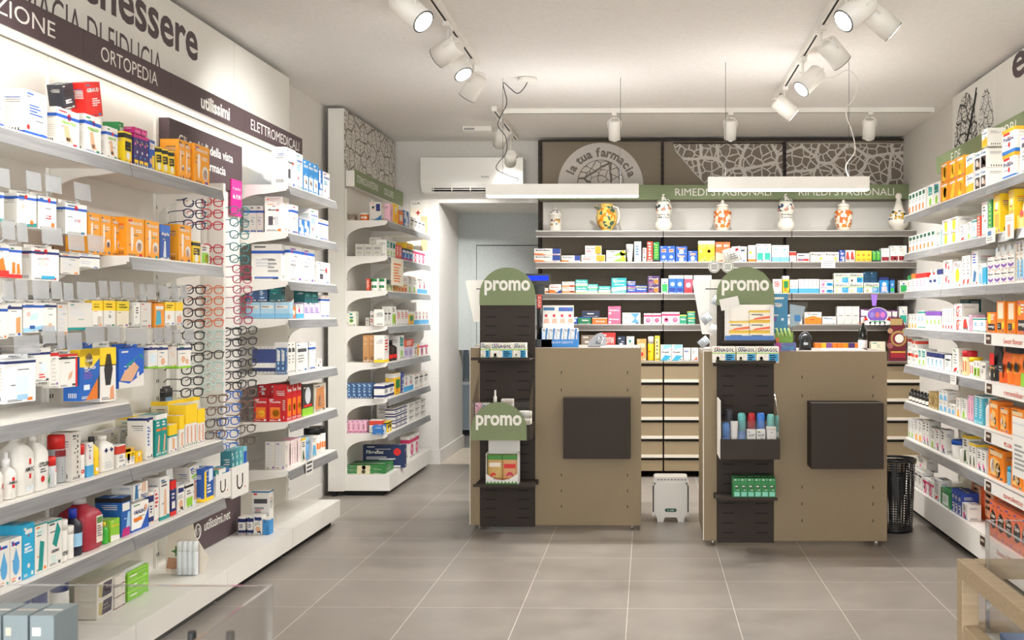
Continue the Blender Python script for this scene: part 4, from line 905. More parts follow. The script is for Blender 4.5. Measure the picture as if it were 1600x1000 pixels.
# ------------------------------------------------------------------ goods on the shelves
PB = 7.985
row('B', 'second back-wall shelf', PB, 1.644, '''
box 1 834 876 21 voltar | cream box with blue corner | s2 d60
box 1 877 907 10 voltar | low cream box with blue corner | d60
box 1 908 946 11 orw | low white and orange box | d60
box 1 914 940 14 orw | white and orange box on another box | u56 d50
box 1 947 978 18 lemon | flat white box with lemon | s2 d60
tube 1 978 990 28 w w|T .1 .5 .5 .8 3 g | white cream tube
box 1 991 1002 32 bvert | tall pale blue box
box 1 1004 1010 22 wr | narrow white and red box
box 1 1011 1020 32 redv | tall red box
box 1 1021 1030 31 greenv | tall green box
box 2 1031 1055 25 spray | blue box with orange label
box 1 1056 1074 24 spray | wide blue box | s2
box 1 1075 1090 17 spray | low blue box
box 2 1091 1117 33 yw | tall yellow and white box
box 2 1118 1141 31 orr | orange-topped box
box 1 1143 1167 24 wtxt | white box behind the paper tags
box 1 1169 1181 26 wsun | white box with yellow sun
box 2 1182 1205 28 wteal | white box with teal square
box 2 1206 1233 26 wblue | white box with blue foot
box 1 1234 1244 16 redb | small white and red box
box 1 1245 1265 13 tube2 | low white and red box
box 2 1266 1311 15 benag | cream box lettered Benagol
box 1 1312 1320 18 bluebox | small blue box
box 2 1321 1336 18 redw | small red and white box
box 3 1337 1362 17 yell | small yellow box
box 2 1363 1376 17 greenv | small green box
box 1 1377 1390 21 tach | white box with dark red foot
box 2 1391 1417 25 tach | tall white box with dark red foot
''')
row('B', 'third back-wall shelf', PB, 1.403, '''
box 1 846 857 8 orn | little orange box
box 1 858 877 14 mom | box with orange and navy wedges
box 1 878 898 18 orn | white and orange flat box | s2
box 1 899 918 21 tealw | teal and lime box | s2
box 1 918 934 14 tealw | smaller teal and lime box | s2
box 1 935 954 11 tealw | low teal box
box 1 955 979 24 teal | wide teal box
box 1 980 993 19 bvol | narrow royal blue box | s2
box 1 993 1011 12 bvol | low royal blue box
box 1 1012 1031 27 violet | dark violet box | s2
box 1 1033 1044 23 g9 | green and white box
box 2 1045 1068 28 b9 | blue box with white top
box 1 1069 1082 28 r9 | rose box with white top
box 2 1084 1112 28 card9 | pale box with white top
box 1 1208 1222 22 wred | white box beside the promo sign
box 1 1223 1233 27 y9 | tall yellow and green box
box 2 1234 1247 21 wcoly | narrow white and blue box with yellow dot
box 5 1248 1280 22 wcol | narrow white and blue box
box 1 1281 1302 21 sanp | pink-lettered SANAGOL box | s2 d60
box 2 1303 1349 31 san | cream SANAGOL box | s2 d60
box 2 1348 1371 34 bluebk | tall plain blue box behind the SANAGOL boxes | p70 d40
box 1 1350 1374 16 san | single SANAGOL box at the end of its row | d60
box 1 1375 1389 25 durex | bright blue box
box 1 1391 1398 22 durexg | narrow blue and green box
box 1 1406 1418 20 g9 | small green-printed white box
''')
row('B', 'fourth back-wall shelf', PB, 1.164, '''
box 1 893 902 11 b9 | small navy box
box 1 903 924 11 green3 | flat green box
box 1 909 937 10 navyl | flat navy box lying on two others | u56 d50
box 1 925 949 10 oran | flat orange box
box 1 950 970 28 pink | pink box | s2
box 1 972 1001 18 xbox | white box with blue cross shape
box 2 1006 1033 17 wpink | white and magenta box
box 2 1034 1062 19 wpink | taller white and magenta box
box 1 1062 1073 15 green4 | green box
box 1 1074 1086 20 green4 | green and yellow box | s2
box 1 1215 1254 15 wtxt | white box behind the acrylic leaflet holder
box 1 1257 1284 19 orbox2 | half white, half orange box
box 1 1285 1307 12 wsm | low white box with blue letters
box 3 1308 1343 28 greyw | tall plain greyish box
box 1 1344 1358 24 redblk | purple and red box behind the wobbler
box 2 1384 1403 22 redblk | purple and red box right of the wobbler
box 1 1405 1418 28 wteal | tall white box at the far corner
''')
row('B', 'ledge over back-wall drawers', 7.9, .887, '''
box 1 908 935 40 brownside|T .2 .3 .8 .8 3 W | taupe carton
box 1 936 962 44 gluc | red GLUCOTON box
box 1 965 977 38 navy2 | dark blue carton
box 1 979 991 38 greenlt | pale green carton
box 1 995 1010 34 kraft | golden brown carton
can 1 1012 1022 38 f6d21e w|R .1 .5 .5 .6 o | yellow can with white cap
box 1 1023 1031 39 yellk | slim yellow carton
box 2 1032 1067 25 bwave | white box with blue waves
box 1 1068 1079 20 wsm | small white box with waves
box 1 1080 1091 20 orwave | small white box with orange wave
box 2 1273 1343 28 rain | rainbow-topped box
box 1 1361 1384 30 cream | cream coloured carton
''')
# lattice-topped unit: faces toward the aisle (L) and goods at the near end seen frontally (B)
NE = 7.065
def u2(z, name, front, side):
    if front: row('B', name, NE, z, front)
    if side: row('L', name, -1.79, z, side)
u2(1.885, 'top vein-panel shelf', '''
box 2 537 554 10 brownside | small tan box
tubs 1 561 575 12 orcup | orange tub
box 1 577 596 29 W|P .3,0,1,0,1,.3,.6,.1 j;R .55 .5 .9 .9 B;C .3 .7 .1 k | big white box with blue swoosh | d90
''', '''
box 1 609 614 29 pinkv | pink patterned box
box 1 615 622 31 yel | tall yellow box
box 1 623 630 24 orcup | orange box
box 1 631 639 26 bluew | blue and white box
box 4 641 664 19 wtxt | plain white box
''')
u2(1.64, 'second vein-panel shelf', '''
box 3 555 596 19 bgrey | small grey box
box 2 577 596 10 bgrey | grey box on top of others | u86 p30
''', '''
box 3 604 618 26 greenlab | white and green box
box 2 619 628 22 redp | magenta-red box
box 3 629 645 18 bluepink | blue and pink box
box 1 634 645 9 yel | yellow box lying on others | u90
box 3 646 664 20 wpink | small pink-printed box
''')
u2(1.4035, 'third vein-panel shelf', '''
box 1 572 577 19 redp | thin red box
tubs 2 578 602 19 f1efe8 G|R .2 .3 .8 .6 G | green-lidded tub
''', '''
box 2 603 614 19 greenlab | white box with green foot
box 3 622 636 12 kraft | small brown and teal box
box 2 637 652 26 greenleaf | white and lime box
box 2 653 667 20 wcol | pale white and blue box
''')
u2(1.162, 'fourth vein-panel shelf', '''
box 1 542 556 23 greenlt | green-grey carton standing alone
box 1 571 577 13 bgrey | little grey box
box 2 578 597 23 orw | orange-topped box
''', '''
box 2 600 611 26 wtxt | white box
box 1 612 619 30 green2 | green and white box
box 3 620 638 24 wred | white box with fine print
box 1 639 647 20 y9 | yellow-edged box
box 4 648 670 20 wcol | white box with blue letters
''')
u2(.913, 'fifth vein-panel shelf', '''
box 3 567 597 43 kraftbox | tall brown cardboard box
''', '''
box 1 600 608 43 wred|B 0 .1 y | tall printed white box
bottle 2 610 623 32 2a1a14 k|B .2 .5 r | dark syrup bottle
box 1 624 631 38 greenlab | tall green box
box 2 632 645 18 lilac | white and purple box
box 1 633 646 11 redp | red box lying on the purple ones | u84
box 1 647 655 20 orw | small orange box
box 2 656 669 18 wpink | small rose box
''')
u2(.666, 'sixth vein-panel shelf', '''
box 6 533 582 24 bluedk | dusty blue box
box 1 586 597 23 lilac | lilac box | d60
''', '''
box 2 600 616 22 navyw | white box with blue bands
box 1 617 626 34 y9 | tall cream box
box 1 627 631 32 bluebox | tall thin blue box
box 2 632 646 24 wcol | white and violet box
box 3 647 669 22 wtxt | plain white carton
''')
u2(.427, 'lowest vein-panel shelf', '''
box 5 533 572 20 pinkv|B .1 .15 m | white and pink box
box 2 577 597 21 smallc | white box with red band
''', '''
box 1 598 604 14 bluew | little blue box
box 1 605 612 16 ybk | little yellow and black box
box 2 604 616 42 wtxt | tall white carton behind the small ones | p70
box 3 617 636 31 navyw | small white and navy box | s3
box 3 638 665 28 wtxt | small white carton | s3
''')
row('B', 'vein-panel plinth', 7.085, .146, '''
box 1 533 603 13 greenbig | flat dark green carton | s2 d230
''')
row('B', 'vein-panel plinth', 7.36, .146, '''
box 1 566 633 36 navybig | wide navy carton lettered Fibreflax | d60
''')
row('L', 'vein-panel plinth', -1.80, .146, '''
box 2 640 655 34 wpink | white and rose floral carton
''')
# ---- plum-signed wall, bay A and around
A_ = ' ELETTROMEDICALI shelf'
def bayA(z, n, front, side, nf=5.31):
    if front: row('B', n+A_, nf, z, front)
    if side: row('L', n+A_, -1.86, z, side)
bayA(1.911, 'top', None, '''
box 1 447 462 60 press | tall white box with a diagram | d75
box 1 463 473 57 mbox | tall white box with blue letters | d70
box 3 474 497 50 blueperson | blue and white box | d60
box 1 498 504 44 bluew | narrow blue box
box 1 505 515 42 mbox | white box at the end
''')
bayA(1.667, 'second', '''
box 3 380 411 44 wb | grey-shaded white box | p60
box 1 413 442 57 press | white box showing two device screens | d95
''', '''
box 1 456 466 46 wb | white box with blue stripe
box 2 467 484 26 bluew | small blue and white box
box 1 485 497 46 mbox | white box with orange mark
box 1 498 513 33 wb | low white box with stripe
''')
bayA(1.419, 'third', '''
box 1 392 440 58 wb|T .55 .2 .9 .6 4 g | big white box with stripe, its small side toward us | d75
''', '''
box 2 452 492 54 medic | big white box with a blood pressure monitor | d150
box 1 495 516 34 press | smaller white box with a hose picture | d60
''')
bayA(1.223, 'fourth', '''
box 3 384 452 26 lightblue | pale blue box | d60
box 1 420 440 24 tealdark | dark teal box on a blue one | u88 d50
box 2 384 418 26 bluedk | darker blue box on a pale one | u88 d50
''', '''
box 1 455 462 18 orcup | small orange box
box 1 463 474 22 wcol | small white and blue box
box 3 475 500 24 lilac | white and lilac box
box 2 476 497 22 tealdark | dark green box on the lilac ones | u76 d60
box 2 501 515 36 wb | narrow white box
''')
bayA(.935, 'fifth', '''
blister 6 394 430 44 f1efe9|B .1 .25 2a3566;B .45 1 3a4a86 | white pack with navy stripes | p20
box 2 431 446 42 bluedk|R .2 .5 .8 .9 w | white and pale blue box
''', '''
box 2 450 461 50 wtxt | tall plain white box
box 1 463 481 46 wtxt | broad plain white box | d90
box 1 483 493 44 wb | white box with a dark top
box 1 495 503 16 press | tiny white box
''')
bayA(.691, 'sixth', '''
box 2 396 441 38 thermo | red box with flame picture | d60
box 2 403 441 58 thermoside | tall red box with dark screen | p75 d50
''', '''
box 3 448 471 58 thermo | tall red box
box 1 473 489 48 greenk | dark and green box
box 1 490 510 44 photo | tan box with a photograph
''')
bayA(.445, 'lowest', '''
box 2 414 445 44 W|T .15 .1 .85 .9 7 i | grey-white carton with fine print | d60
''', '''
box 5 451 470 42 pinkv|B 0 1 f6e9e4;C .5 .5 .1 e | white carton with rosy print
box 1 471 478 38 yleaf | carton with a floral picture
can 1 479 486 36 6fa6d8 9fcbe8 | pale blue can
box 1 487 495 34 bluepic | white and blue carton
tubs 2 496 512 42 w k|R .1 .3 .6 .6 o | white tub with dark lid
''')
row('B', 'ELETTROMEDICALI plinth', 5.12, .149, '''
box 1 372 383 28 navyw | small white and navy box | d60
box 1 386 395 29 navyw | second small white and navy box | d60
box 1 396 410 30 gelw | small box with a navy top and picture | d50
box 1 411 421 26 bluepic|B 0 .9 3b8fd0 | small bright blue box | d50
box 1 393 421 62 wtxt|B .96 1 j | tall white box with blue lid edge | p110 d60
''')
# ---- bays C, D
TS = 'top plum-sign shelf'
row('L', TS, -1.862, 1.788, '''
box 1 -14 6 60 wblow | white box cut by the picture edge | d90
box 1 38 74 72 wblow|P .3,1,.9,1,.6,.78 W | big white box with a triangular emblem | d85
box 1 88 124 58 derma | wide white DERMATESS box | d60
box 1 132 158 60 derma | medium white DERMATESS box | d60
box 1 166 184 50 derma | narrow white DERMATESS box | d60
box 1 186 193 66 gibgreen | green GIBAUD box behind a yellow one | p25 d60
box 1 194 206 50 ybk | yellow and black box
box 3 209 232 50 purp | dark patterned box with magenta top
box 2 210 230 10 m|R .1 .2 .9 .6 p | magenta box lying on the patterned ones | u118
box 1 233 242 48 multi | colourful comic-style box
box 3 244 274 40 ybk | yellow and black leaning box | t-6
box 2 279 298 62 gib | narrow orange GIBAUD box | d75
box 1 302 328 62 gib | wide orange GIBAUD box | d60
''')
o = product('box', .125, .115, .05, 'gibred', (-1.895, 3.48, 1.917), PI/2+.1, 'red GIBAUD box leaning on top of the white boxes, top plum-sign shelf', None, ry=-.25)
o = product('box', .085, .08, .045, '2a2a33|R .2 .5 .8 .8 k;T .2 .2 .8 .4 2 w', (-1.90, 3.34, 1.917), PI/2+.1, 'black box leaning beside the red box, top plum-sign shelf', None, ry=-.3)
row('L', 'second plum-sign shelf, near half', -1.93, 1.458, '''
box 3 138 191 64 gib | slim orange GIBAUD box seen edge-on | d80
''')
row('L', 'second plum-sign shelf', -1.90, 1.458, '''
box 1 198 225 63 gib | wide orange GIBAUD box | d60
box 1 227 249 61 gib | orange GIBAUD box beside the blue one | d60
box 1 250 266 57 dupla | blue box lettered dupla
box 1 279 299 60 gib | orange GIBAUD box at the end | d80
box 1 301 313 36 ybk | little yellow and black box
box 1 314 327 32 green2 | little green and orange box
''')
S4 = 'shelf below hanging packs'
row('L', S4, -1.862, .706, '''
spray 1 -12 14 80 w w|P .4,0,1,0,1,.4 r;R .6 .5 .8 .7 r | white spray bottle cut by the edge | w75
spray 1 14 32 74 w f0f0ee|R .35 .75 .5 .9 r;R .35 .45 .5 .6 r;T .3 .1 .7 .25 2 i;X .2 .62 .7 .74 k AMUC | white spray bottle lettered AMUC | w72
jug 1 30 58 98 w w|R .55 .72 .68 .86 r;X .3 .55 .85 .66 k AMUC;R .55 .38 .68 .5 r;R .4 .1 .58 .2 A;R .64 .1 .82 .2 A | tall white bottle with red squares | d80
jug 1 58 79 90 w w|X .05 .62 .95 .74 k CETILSAN;T .2 .45 .8 .58 2 d;C .4 .3 .16 r;P .85,.2,1,.1,1,.4 G | white bottle lettered CETILSAN | d70
can 1 80 93 48 c5c8ca r|R .4 .1 .8 .9 w;R .5 .7 .6 .9 r | small silver can with red cap | w42
can 1 94 110 76 b9bcc0 r|B .8 1 R;T .3 .1 .7 .5 4 d | large silver can with red cap | p20 w58
box 1 112 126 78 W|T .6 .1 .75 .95 8 k | tall white printed carton
can 1 126 136 54 w r|T .2 .5 .8 .8 2 B;C .4 .3 .15 r | white can with red cap | w38
box 1 137 146 54 wcol | white and blue carton
bottle 1 147 159 60 f9d022 k|T .2 .6 .8 .75 2 k;R .3 .15 .6 .3 f | yellow bottle with black cap | w45
jug 1 160 182 56 w w|R .2 .78 .28 .98 B;R .12 .84 .36 .92 B;R .62 .78 .7 .98 B;R .54 .84 .78 .92 B;T .15 .1 .85 .4 3 i | white bottle with two blue crosses | d60
box 1 184 196 36 smallc | small white and red box
box 2 198 210 26 y9|B .5 1 y;B 0 .5 w | little yellow-headed box
box 1 213 222 17 yel | tiny yellow box
bottle 1 212 227 52 w f4d81c|P .1,0,.6,0,.6,.3 G;B .8 1 y;T .1 .4 .4 .7 3 g | white and yellow bottle | p35 w55
box 1 228 239 66 w|B .94 1 B;T .2 .3 .5 .8 6 b | tall white carton with blue print
box 2 243 261 66 tealfoot | teal insole box
box 1 264 277 44 w|B .62 1 y;B .55 .62 t;R .4 .1 .7 .5 s | yellow-headed foot-care pack
box 1 281 288 54 w|B .6 1 y;R .3 .1 .7 .5 s | narrow yellow-headed pack
box 3 290 308 68 w|B .55 1 y;R .35 .1 .7 .5 e0a48a | tall yellow-headed pack
box 2 309 320 56 w|B .6 1 y;R .3 .1 .7 .55 e0a48a | lower yellow-headed pack
''')
row('L', 'back of '+S4, -1.99, .706, '''
box 2 172 206 44 W|T .1 .6 .8 .9 2 e | grey carton seen from its side
box 3 208 232 60 e7e2c8|B .9 1 y;R .1 .3 .9 .8 W | grey carton with yellow edges
box 4 262 312 66 e7e2c8|B .9 1 y | cream carton with yellow top
''')
S5 = 'shelf above utilissimi.net'
row('L', S5, -1.852, .461, '''
box 1 -3 15 74 drop | narrow white box with blue drop, cut by the edge | d70
box 1 16 34 72 drop | narrow white box with big blue drop | d70
box 1 35 54 86 cyan | cyan carton | d70
box 1 55 74 78 greenbot | white carton with slanting green bottle | d75
box 1 75 97 74 crema | white carton with teal stroke | d75
tubs 1 98 110 66 w w|T .2 .4 .8 .8 3 z;X .2 .2 .8 .35 d crema | white bottle with script letters | w48
tubs 1 109 119 52 w w|P .1,.6,.9,.5,.9,.9,.1,.8 z | small white bottle with mint swirl | w42
bottle 1 119 134 74 1a1a2a 1f35a8|B .32 .78 9fcbe8;T .2 .4 .8 .7 6 j | dark mouthwash bottle with blue cap | w58
jug 1 134 164 82 a8283a c9c9c9|R .55 .15 .92 .92 f;R .58 .7 .9 .88 6a9a5a;T .6 .3 .88 .65 5 d | large red liquid bottle | d110
bottle 1 165 172 34 3fae3a f0e04a | small green and yellow bottle | w30
box 1 173 187 34 lime | small lime box
box 1 190 204 62 bluepink | blue and pink carton | d95
box 1 206 232 44 oral | white carton with orange lozenge
box 1 208 231 26 w|P .1,.1,.35,.1,.3,.9,.15,.9 j;R .6 .4 .7 1 s;R .75 .4 .85 1 s;X .5 .05 .95 .3 B 7071 | white box with teal arch lying on a carton | u110 d80
box 1 233 240 52 navyw | slim white and navy carton
box 1 241 248 56 wred | slim white carton with red letters
box 1 250 265 68 leg | tall white carton with a leg picture | d70
box 1 267 275 56 rednavy | slim red and navy carton
box 1 277 288 42 gelw | small navy-topped gel carton
box 1 290 302 40 gelg | small green gel carton
box 1 299 314 62 tall | leaning white carton with a figure | p30 t-7
box 1 318 334 52 yblue | blue and yellow carton
''')
S6 = 'plum-sign plinth'
row('L', S6, -1.84, .149, '''
can 1 8 27 135 w 1b2f7a|B .3 .6 c | white foam can with navy cap | w58 p50
can 1 36 58 140 w 1b2f7a|B .4 .75 3b8fd0 | foam can with sky blue band | w60 p20
can 1 62 84 143 w 1b2f7a|B .45 .7 2f7fc8;T .2 .1 .8 .4 2 r | foam can with blue band | w60 p20
can 1 96 116 136 f0efe9 1b2f7a|B .5 .75 6fb4dc;X .2 .8 .8 .92 w ORAL;C .5 .2 .25 B | tallest foam can, beside the patterned boxes | w58 p55
box 1 150 177 55 d8d2c6|P .3,.1,.9,.1,.95,.9,.4,.9 4a4050;T .4 .3 .85 .7 2 e;P .1,.2,.3,.1,.35,.8,.15,.9 b8aa70 | patterned soap box with dark floral print | s2 d80 p140
box 1 179 196 52 W|T .1 .2 .9 .8 4 f;B 0 .05 R | white soap carton with red edge | s3 d70 p140
box 1 200 232 45 7fc030|B .85 1 9fd94a;T .1 .3 .5 .6 1 w | lime green soap box | s3 d70 p140
box 1 170 226 10 d9ddd6|R .05 .1 .6 .9 i | long flat clear-lidded box on the soaps | u100 p150 d60
''')
# ---- right wall
def rr_(z, n, t): row('R', n+' right-wall shelf', 1.662, z, t)
rr_(1.869, 'top', '''
box 5 1420 1446 34 pharm | slim white and green box
box 2 1449 1468 36 greenlab | white and green box
box 1 1470 1482 62 orngy | orange and yellow box | s2
box 2 1483 1507 62 orngy | wide orange and yellow box | s2
box 1 1509 1521 60 orwhite | white and orange box | s2
box 2 1523 1541 60 darkimg | white box with dark picture | s2 d110
box 1 1534 1543 28 orwhite | yellow and white box standing on others | u200 d90
box 1 1566 1586 78 polase | white Polase box with orange and blue edges | s2 d110
box 1 1594 1616 60 wtxt | white box near the edge | d80
box 2 1618 1660 74 orw | large white and orange box
''')
rr_(1.629, 'second', '''
box 7 1420 1461 27 pharm | small white box with green top
bottle 1 1462 1470 27 a8d8c0 z | pale green bottle | w34
box 2 1472 1497 40 suncirc | white and orange box | s2 d90
box 1 1499 1510 26 redlow | white box with red foot
box 1 1511 1518 28 greenleaf | small white and green box
box 1 1519 1526 30 tealline | small white box with teal top
box 1 1527 1532 34 redv | slim red box
box 1 1534 1543 54 reddot | tall white box with red print
box 1 1544 1550 56 greenv | tall slim green box
box 1 1552 1563 62 yel | tall yellow box | d90
box 1 1576 1585 64 yel | second tall yellow box | d90
pouch 2 1588 1618 54 fbe9a0|B 0 .4 y;C .5 .4 .2 r | white and yellow pouch
box 2 1622 1660 66 yel | broad yellow box
''')
rr_(1.391, 'third', '''
box 1 1418 1423 24 colA | slim white box, green top
box 1 1424 1430 26 colB | slim white box, orange top
box 3 1431 1448 26 colC | slim white box, red top
bottle 2 1449 1462 30 f1efe8 w|B .55 .8 B | white bottle with navy label | w32
box 1 1464 1473 30 colD | white box, navy top
box 1 1474 1488 43 reddot | white box with red flower | s2 d60
box 1 1490 1502 40 suncirc | white box with yellow sun
box 2 1503 1516 48 redlow | tall white and red box
box 1 1518 1528 56 bluetall | tall white and blue box | d95
box 1 1529 1534 34 bluepic | low white box
box 1 1535 1541 34 c|B .8 1 w | narrow cyan box
box 4 1543 1585 43 lenti | white contact lens box with violet swoosh | s2 d60
pouch 3 1552 1584 22 w|C .5 .4 .2 A | small white sachet above the lens boxes | u128 d40
box 3 1588 1606 66 bluepic|T .1 .1 .4 .9 8 Y | tall slim white box
box 2 1610 1650 66 wcol | tall broad white box
''')
rr_(1.157, 'fourth', '''
box 3 1419 1433 22 orleaf | little white box with orange print
box 2 1434 1444 28 tealline | slim white box with teal top
box 4 1446 1470 28 colE | slim white box with violet top
box 4 1472 1489 33 redlow | white box with red wave
box 1 1491 1503 42 redscript | white box with red script | s2 d90
box 1 1504 1513 22 redw | small red and white box
box 1 1514 1518 26 pinkv | tiny pink box
box 2 1520 1540 22 tealline | white box with teal stripes
box 1 1542 1556 32 enerv | orange and black snack box | d60
box 1 1557 1570 50 dispo | tall orange dispenser box | d90
box 1 1574 1586 50 dispo | second tall orange dispenser box | d90
box 2 1589 1618 54 enerv | large orange box with lemon
box 1 1622 1660 60 enerv | orange box near the edge
''')
row('R', 'back of fourth right-wall shelf', 1.84, 1.157, '''
box 4 1497 1522 18 brownside | plain brown carton
box 2 1500 1514 20 tealdark|B .9 1 q | dark green carton on the brown ones | u100
''')
rr_(.925, 'fifth', '''
box 1 1418 1424 44 whitered | white box with red label, lowest at the end | s2
box 1 1425 1433 42 whitered | white box with red label | s2
box 2 1434 1446 28 greenlab | white box with green picture
box 4 1448 1474 26 colD | slim white box with blue band
box 1 1476 1486 26 wtxt | plain white box
box 1 1488 1498 40 redlow | tall white box with red bottom
tubs 1 1499 1510 38 e8cf9a d2222c|R .1 .2 .8 .8 r | tub with red lid | w75
tubs 1 1511 1520 30 f3efe2 f4d020|R .1 .2 .8 .8 r | tub with yellow lid | w65
box 2 1521 1531 26 green2 | lime and yellow box
box 1 1532 1540 26 wtxt|B 0 1 W | greyish box
pouch 1 1543 1556 62 2a2724|R .15 .4 .75 .7 r;R .1 .1 .8 .2 e;T .2 .2 .8 .35 2 Y | black and red coffee bag
pouch 1 1557 1569 52 e8601c|R .1 .15 .8 .6 k;T .2 .3 .7 .5 2 w | orange bag with black label
pouch 2 1570 1592 66 f07a1c|C .5 .4 .3 k;C .4 .3 .2 y;B .75 1 k | orange and black bag
pouch 1 1594 1612 70 ece3c8|B 0 .3 l;C .5 .5 .3 k | pale bag with green foot
pouch 2 1616 1660 72 f07a1c|C .5 .4 .3 k | large orange bag
''')
rr_(.695, 'sixth', '''
bottle 6 1418 1449 19 1c1a18 k|B .15 .6 f;C .4 .3 .15 Y | small dark bottle with black cap | w40
box 3 1451 1465 26 gold | slim gold box
box 2 1467 1480 34 bluepic | white box with blue lips | s2
box 2 1481 1492 16 bluepic | low white box | u0
box 1 1494 1501 30 orleaf | white box with violet top
box 1 1502 1511 32 greenleaf | white box with green leaf
box 2 1512 1521 40 pinkv | pink printed box
box 2 1522 1536 44 aqua | tall aqua box
bottle 1 1537 1544 44 w w | plain white bottle | w40
box 1 1546 1560 44 orapot | orange snack carton | d70
box 1 1562 1576 40 orapot | lower orange snack carton | d70
box 1 1580 1600 44 orapot | orange snack carton by the paper notice | d70
box 1 1604 1640 46 orapot | broad orange snack carton
''')
rr_(.461, 'seventh', '''
box 2 1419 1428 30 greenleaf | slim white herbal box
box 2 1429 1441 34 orleaf | white herbal box with orange leaf
box 2 1442 1452 40 pinkleaf | tall white herbal box
box 1 1454 1461 32 greenleaf | white box with green streak
box 1 1462 1468 34 pinkleaf | white box with red dots
box 1 1470 1477 38 pinkleaf | white box with blue dots | d50
tubs 1 1479 1496 28 efece6 b|C .4 .4 .15 v | round tub with dark blue lid | w95
bottle 1 1497 1503 28 w w | little white bottle
box 1 1504 1513 46 yleaf | tall white box with fine letters
box 2 1514 1525 38 yleaf | white box with yellow top
box 2 1527 1541 34 pinkleaf | low white herbal box
box 1 1544 1570 48 orapot | big orange carton of snack bags | d70
can 1 1571 1577 28 7fbcd8 c | pale blue can | w45
box 2 1580 1616 44 orapot | orange carton of bars
''')
row('R', 'right-wall plinth', 1.645, .184, '''
box 4 1416 1441 28 wtxt | small white carton
box 1 1432 1448 20 pinkleaf | white and violet carton | u90 p60
box 2 1442 1458 24 wpink|T .2 .2 .8 .8 2 m | white carton with violet print
box 1 1459 1468 34 redlow | taller white carton
box 1 1469 1486 26 greenbox | green carton with pale front | d120
box 3 1487 1502 36 bluebox | blue carton | d90
box 1 1503 1512 24 pinkleaf | low white carton
box 2 1518 1556 78 orsq | orange carton with dark lid | d120 p95
box 6 1546 1624 60 choco | orange chocolate bag carton with dark oval
''')
# ------------------------------------------------------------------ hanging packs on hooks
def hook(y, z, x1, label, w_=.055, x0=XBL):
    e = empty('display_hook', (x0, y, z), label, 'hook', 'steel display hooks on the plum-signed wall')
    L_ = x1-x0
    mb = MB(); mb.tube([(.004, 0, 0), (L_-.02, 0, -.003), (L_, 0, .012)], .0028, M_chrome, 5); mb.box(0.002, -.02, -.012, .006, .02, .012, M_chrome); mb.build('rod', e)
    mb = MB(); mb.prism([(L_+.004, .062), (L_+.006, .062), (L_+.010, .006), (L_+.008, .006)], 1, -w_/2, w_/2, M_tag); mb.box(L_-.01, -.004, .008, L_+.005, .004, .016, M_tag); mb.build('ticket_pocket', e)
    return e
def hang(where, X, txt):
    for i, ln in enumerate([q for q in txt.strip().split('\n') if q.strip()]):
        rest, desc = ln.strip().rsplit('|', 1); k, x0, x1, y0, y1, sp = rest.split(' ', 5); x0, x1, y0, y1 = float(x0), float(x1), float(y0), float(y1)
        ya, yb = yon(x0, X), yon(x1, X); yc = (ya+yb)/2; zt = CAM_H+(AY-y0)*yc/F; z0 = CAM_H+(AY-y1)*yc/F
        D = DEP.get(desc, .055)
        hy = yc
        product('blister', (yb-ya)*.95, zt-z0, D, sp, (X-D/2, yc, z0), PI/2+random.uniform(-.16, .02), desc+', '+where, None)
        hook(hy, z0+(zt-z0)*.9615, X+.012, 'hook holding '+desc+', '+where, (yb-ya)*.9)
DEP = {}
hang('uppermost hook row', -1.90, '''
b -14 6 292 344 w|B .8 .9 b;B 0 .1 t|white plaster pack cut by the edge
b 30 56 296 352 w|B .82 .9 b;C .45 .9 .08 r;C .3 .6 .1 e;P 0,0,1,.12,1,.0,0,0 t;C .75 .12 .1 o|white pack with teal foot
b 60 88 300 358 w|B .82 .9 b;C .6 .9 .08 r;R .2 .2 .6 .5 A;T .4 .3 .8 .45 2 r;C .8 .15 .1 o|white pack with pale blue picture
b 106 134 312 366 w|B .78 .86 b;C .5 .86 .08 r;R .2 .3 .6 .55 A;T .4 .4 .8 .5 2 r|white pack with grey picture
''')
hang('second hook row', -1.90, '''
b -8 14 374 432 w|B .8 .88 b;B 0 .2 r;P .2,.2,.8,.2,.6,.6,.3,.5 o|white pack with orange flame
b 16 34 378 434 w|B .8 .88 b;B 0 .12 r;P .2,.12,.5,.15,.45,.5,.25,.5 o;P .6,.12,.9,.15,.8,.45,.6,.45 o|white pack with two orange figures
b 54 90 382 438 w|B .82 .9 B;C .5 .9 .07 r;C .4 .55 .12 f;R .35 .05 .85 .15 c;T .2 .62 .5 .7 2 g|broad white pack with blue sticker
b 96 124 392 428 W|T .1 .15 .8 .85 5 i;B .8 .88 B|boxy white pack with grey print
b 127 154 394 418 w|B .7 .8 B;T .1 .2 .7 .5 2 i|small white pack tilted aside
''')
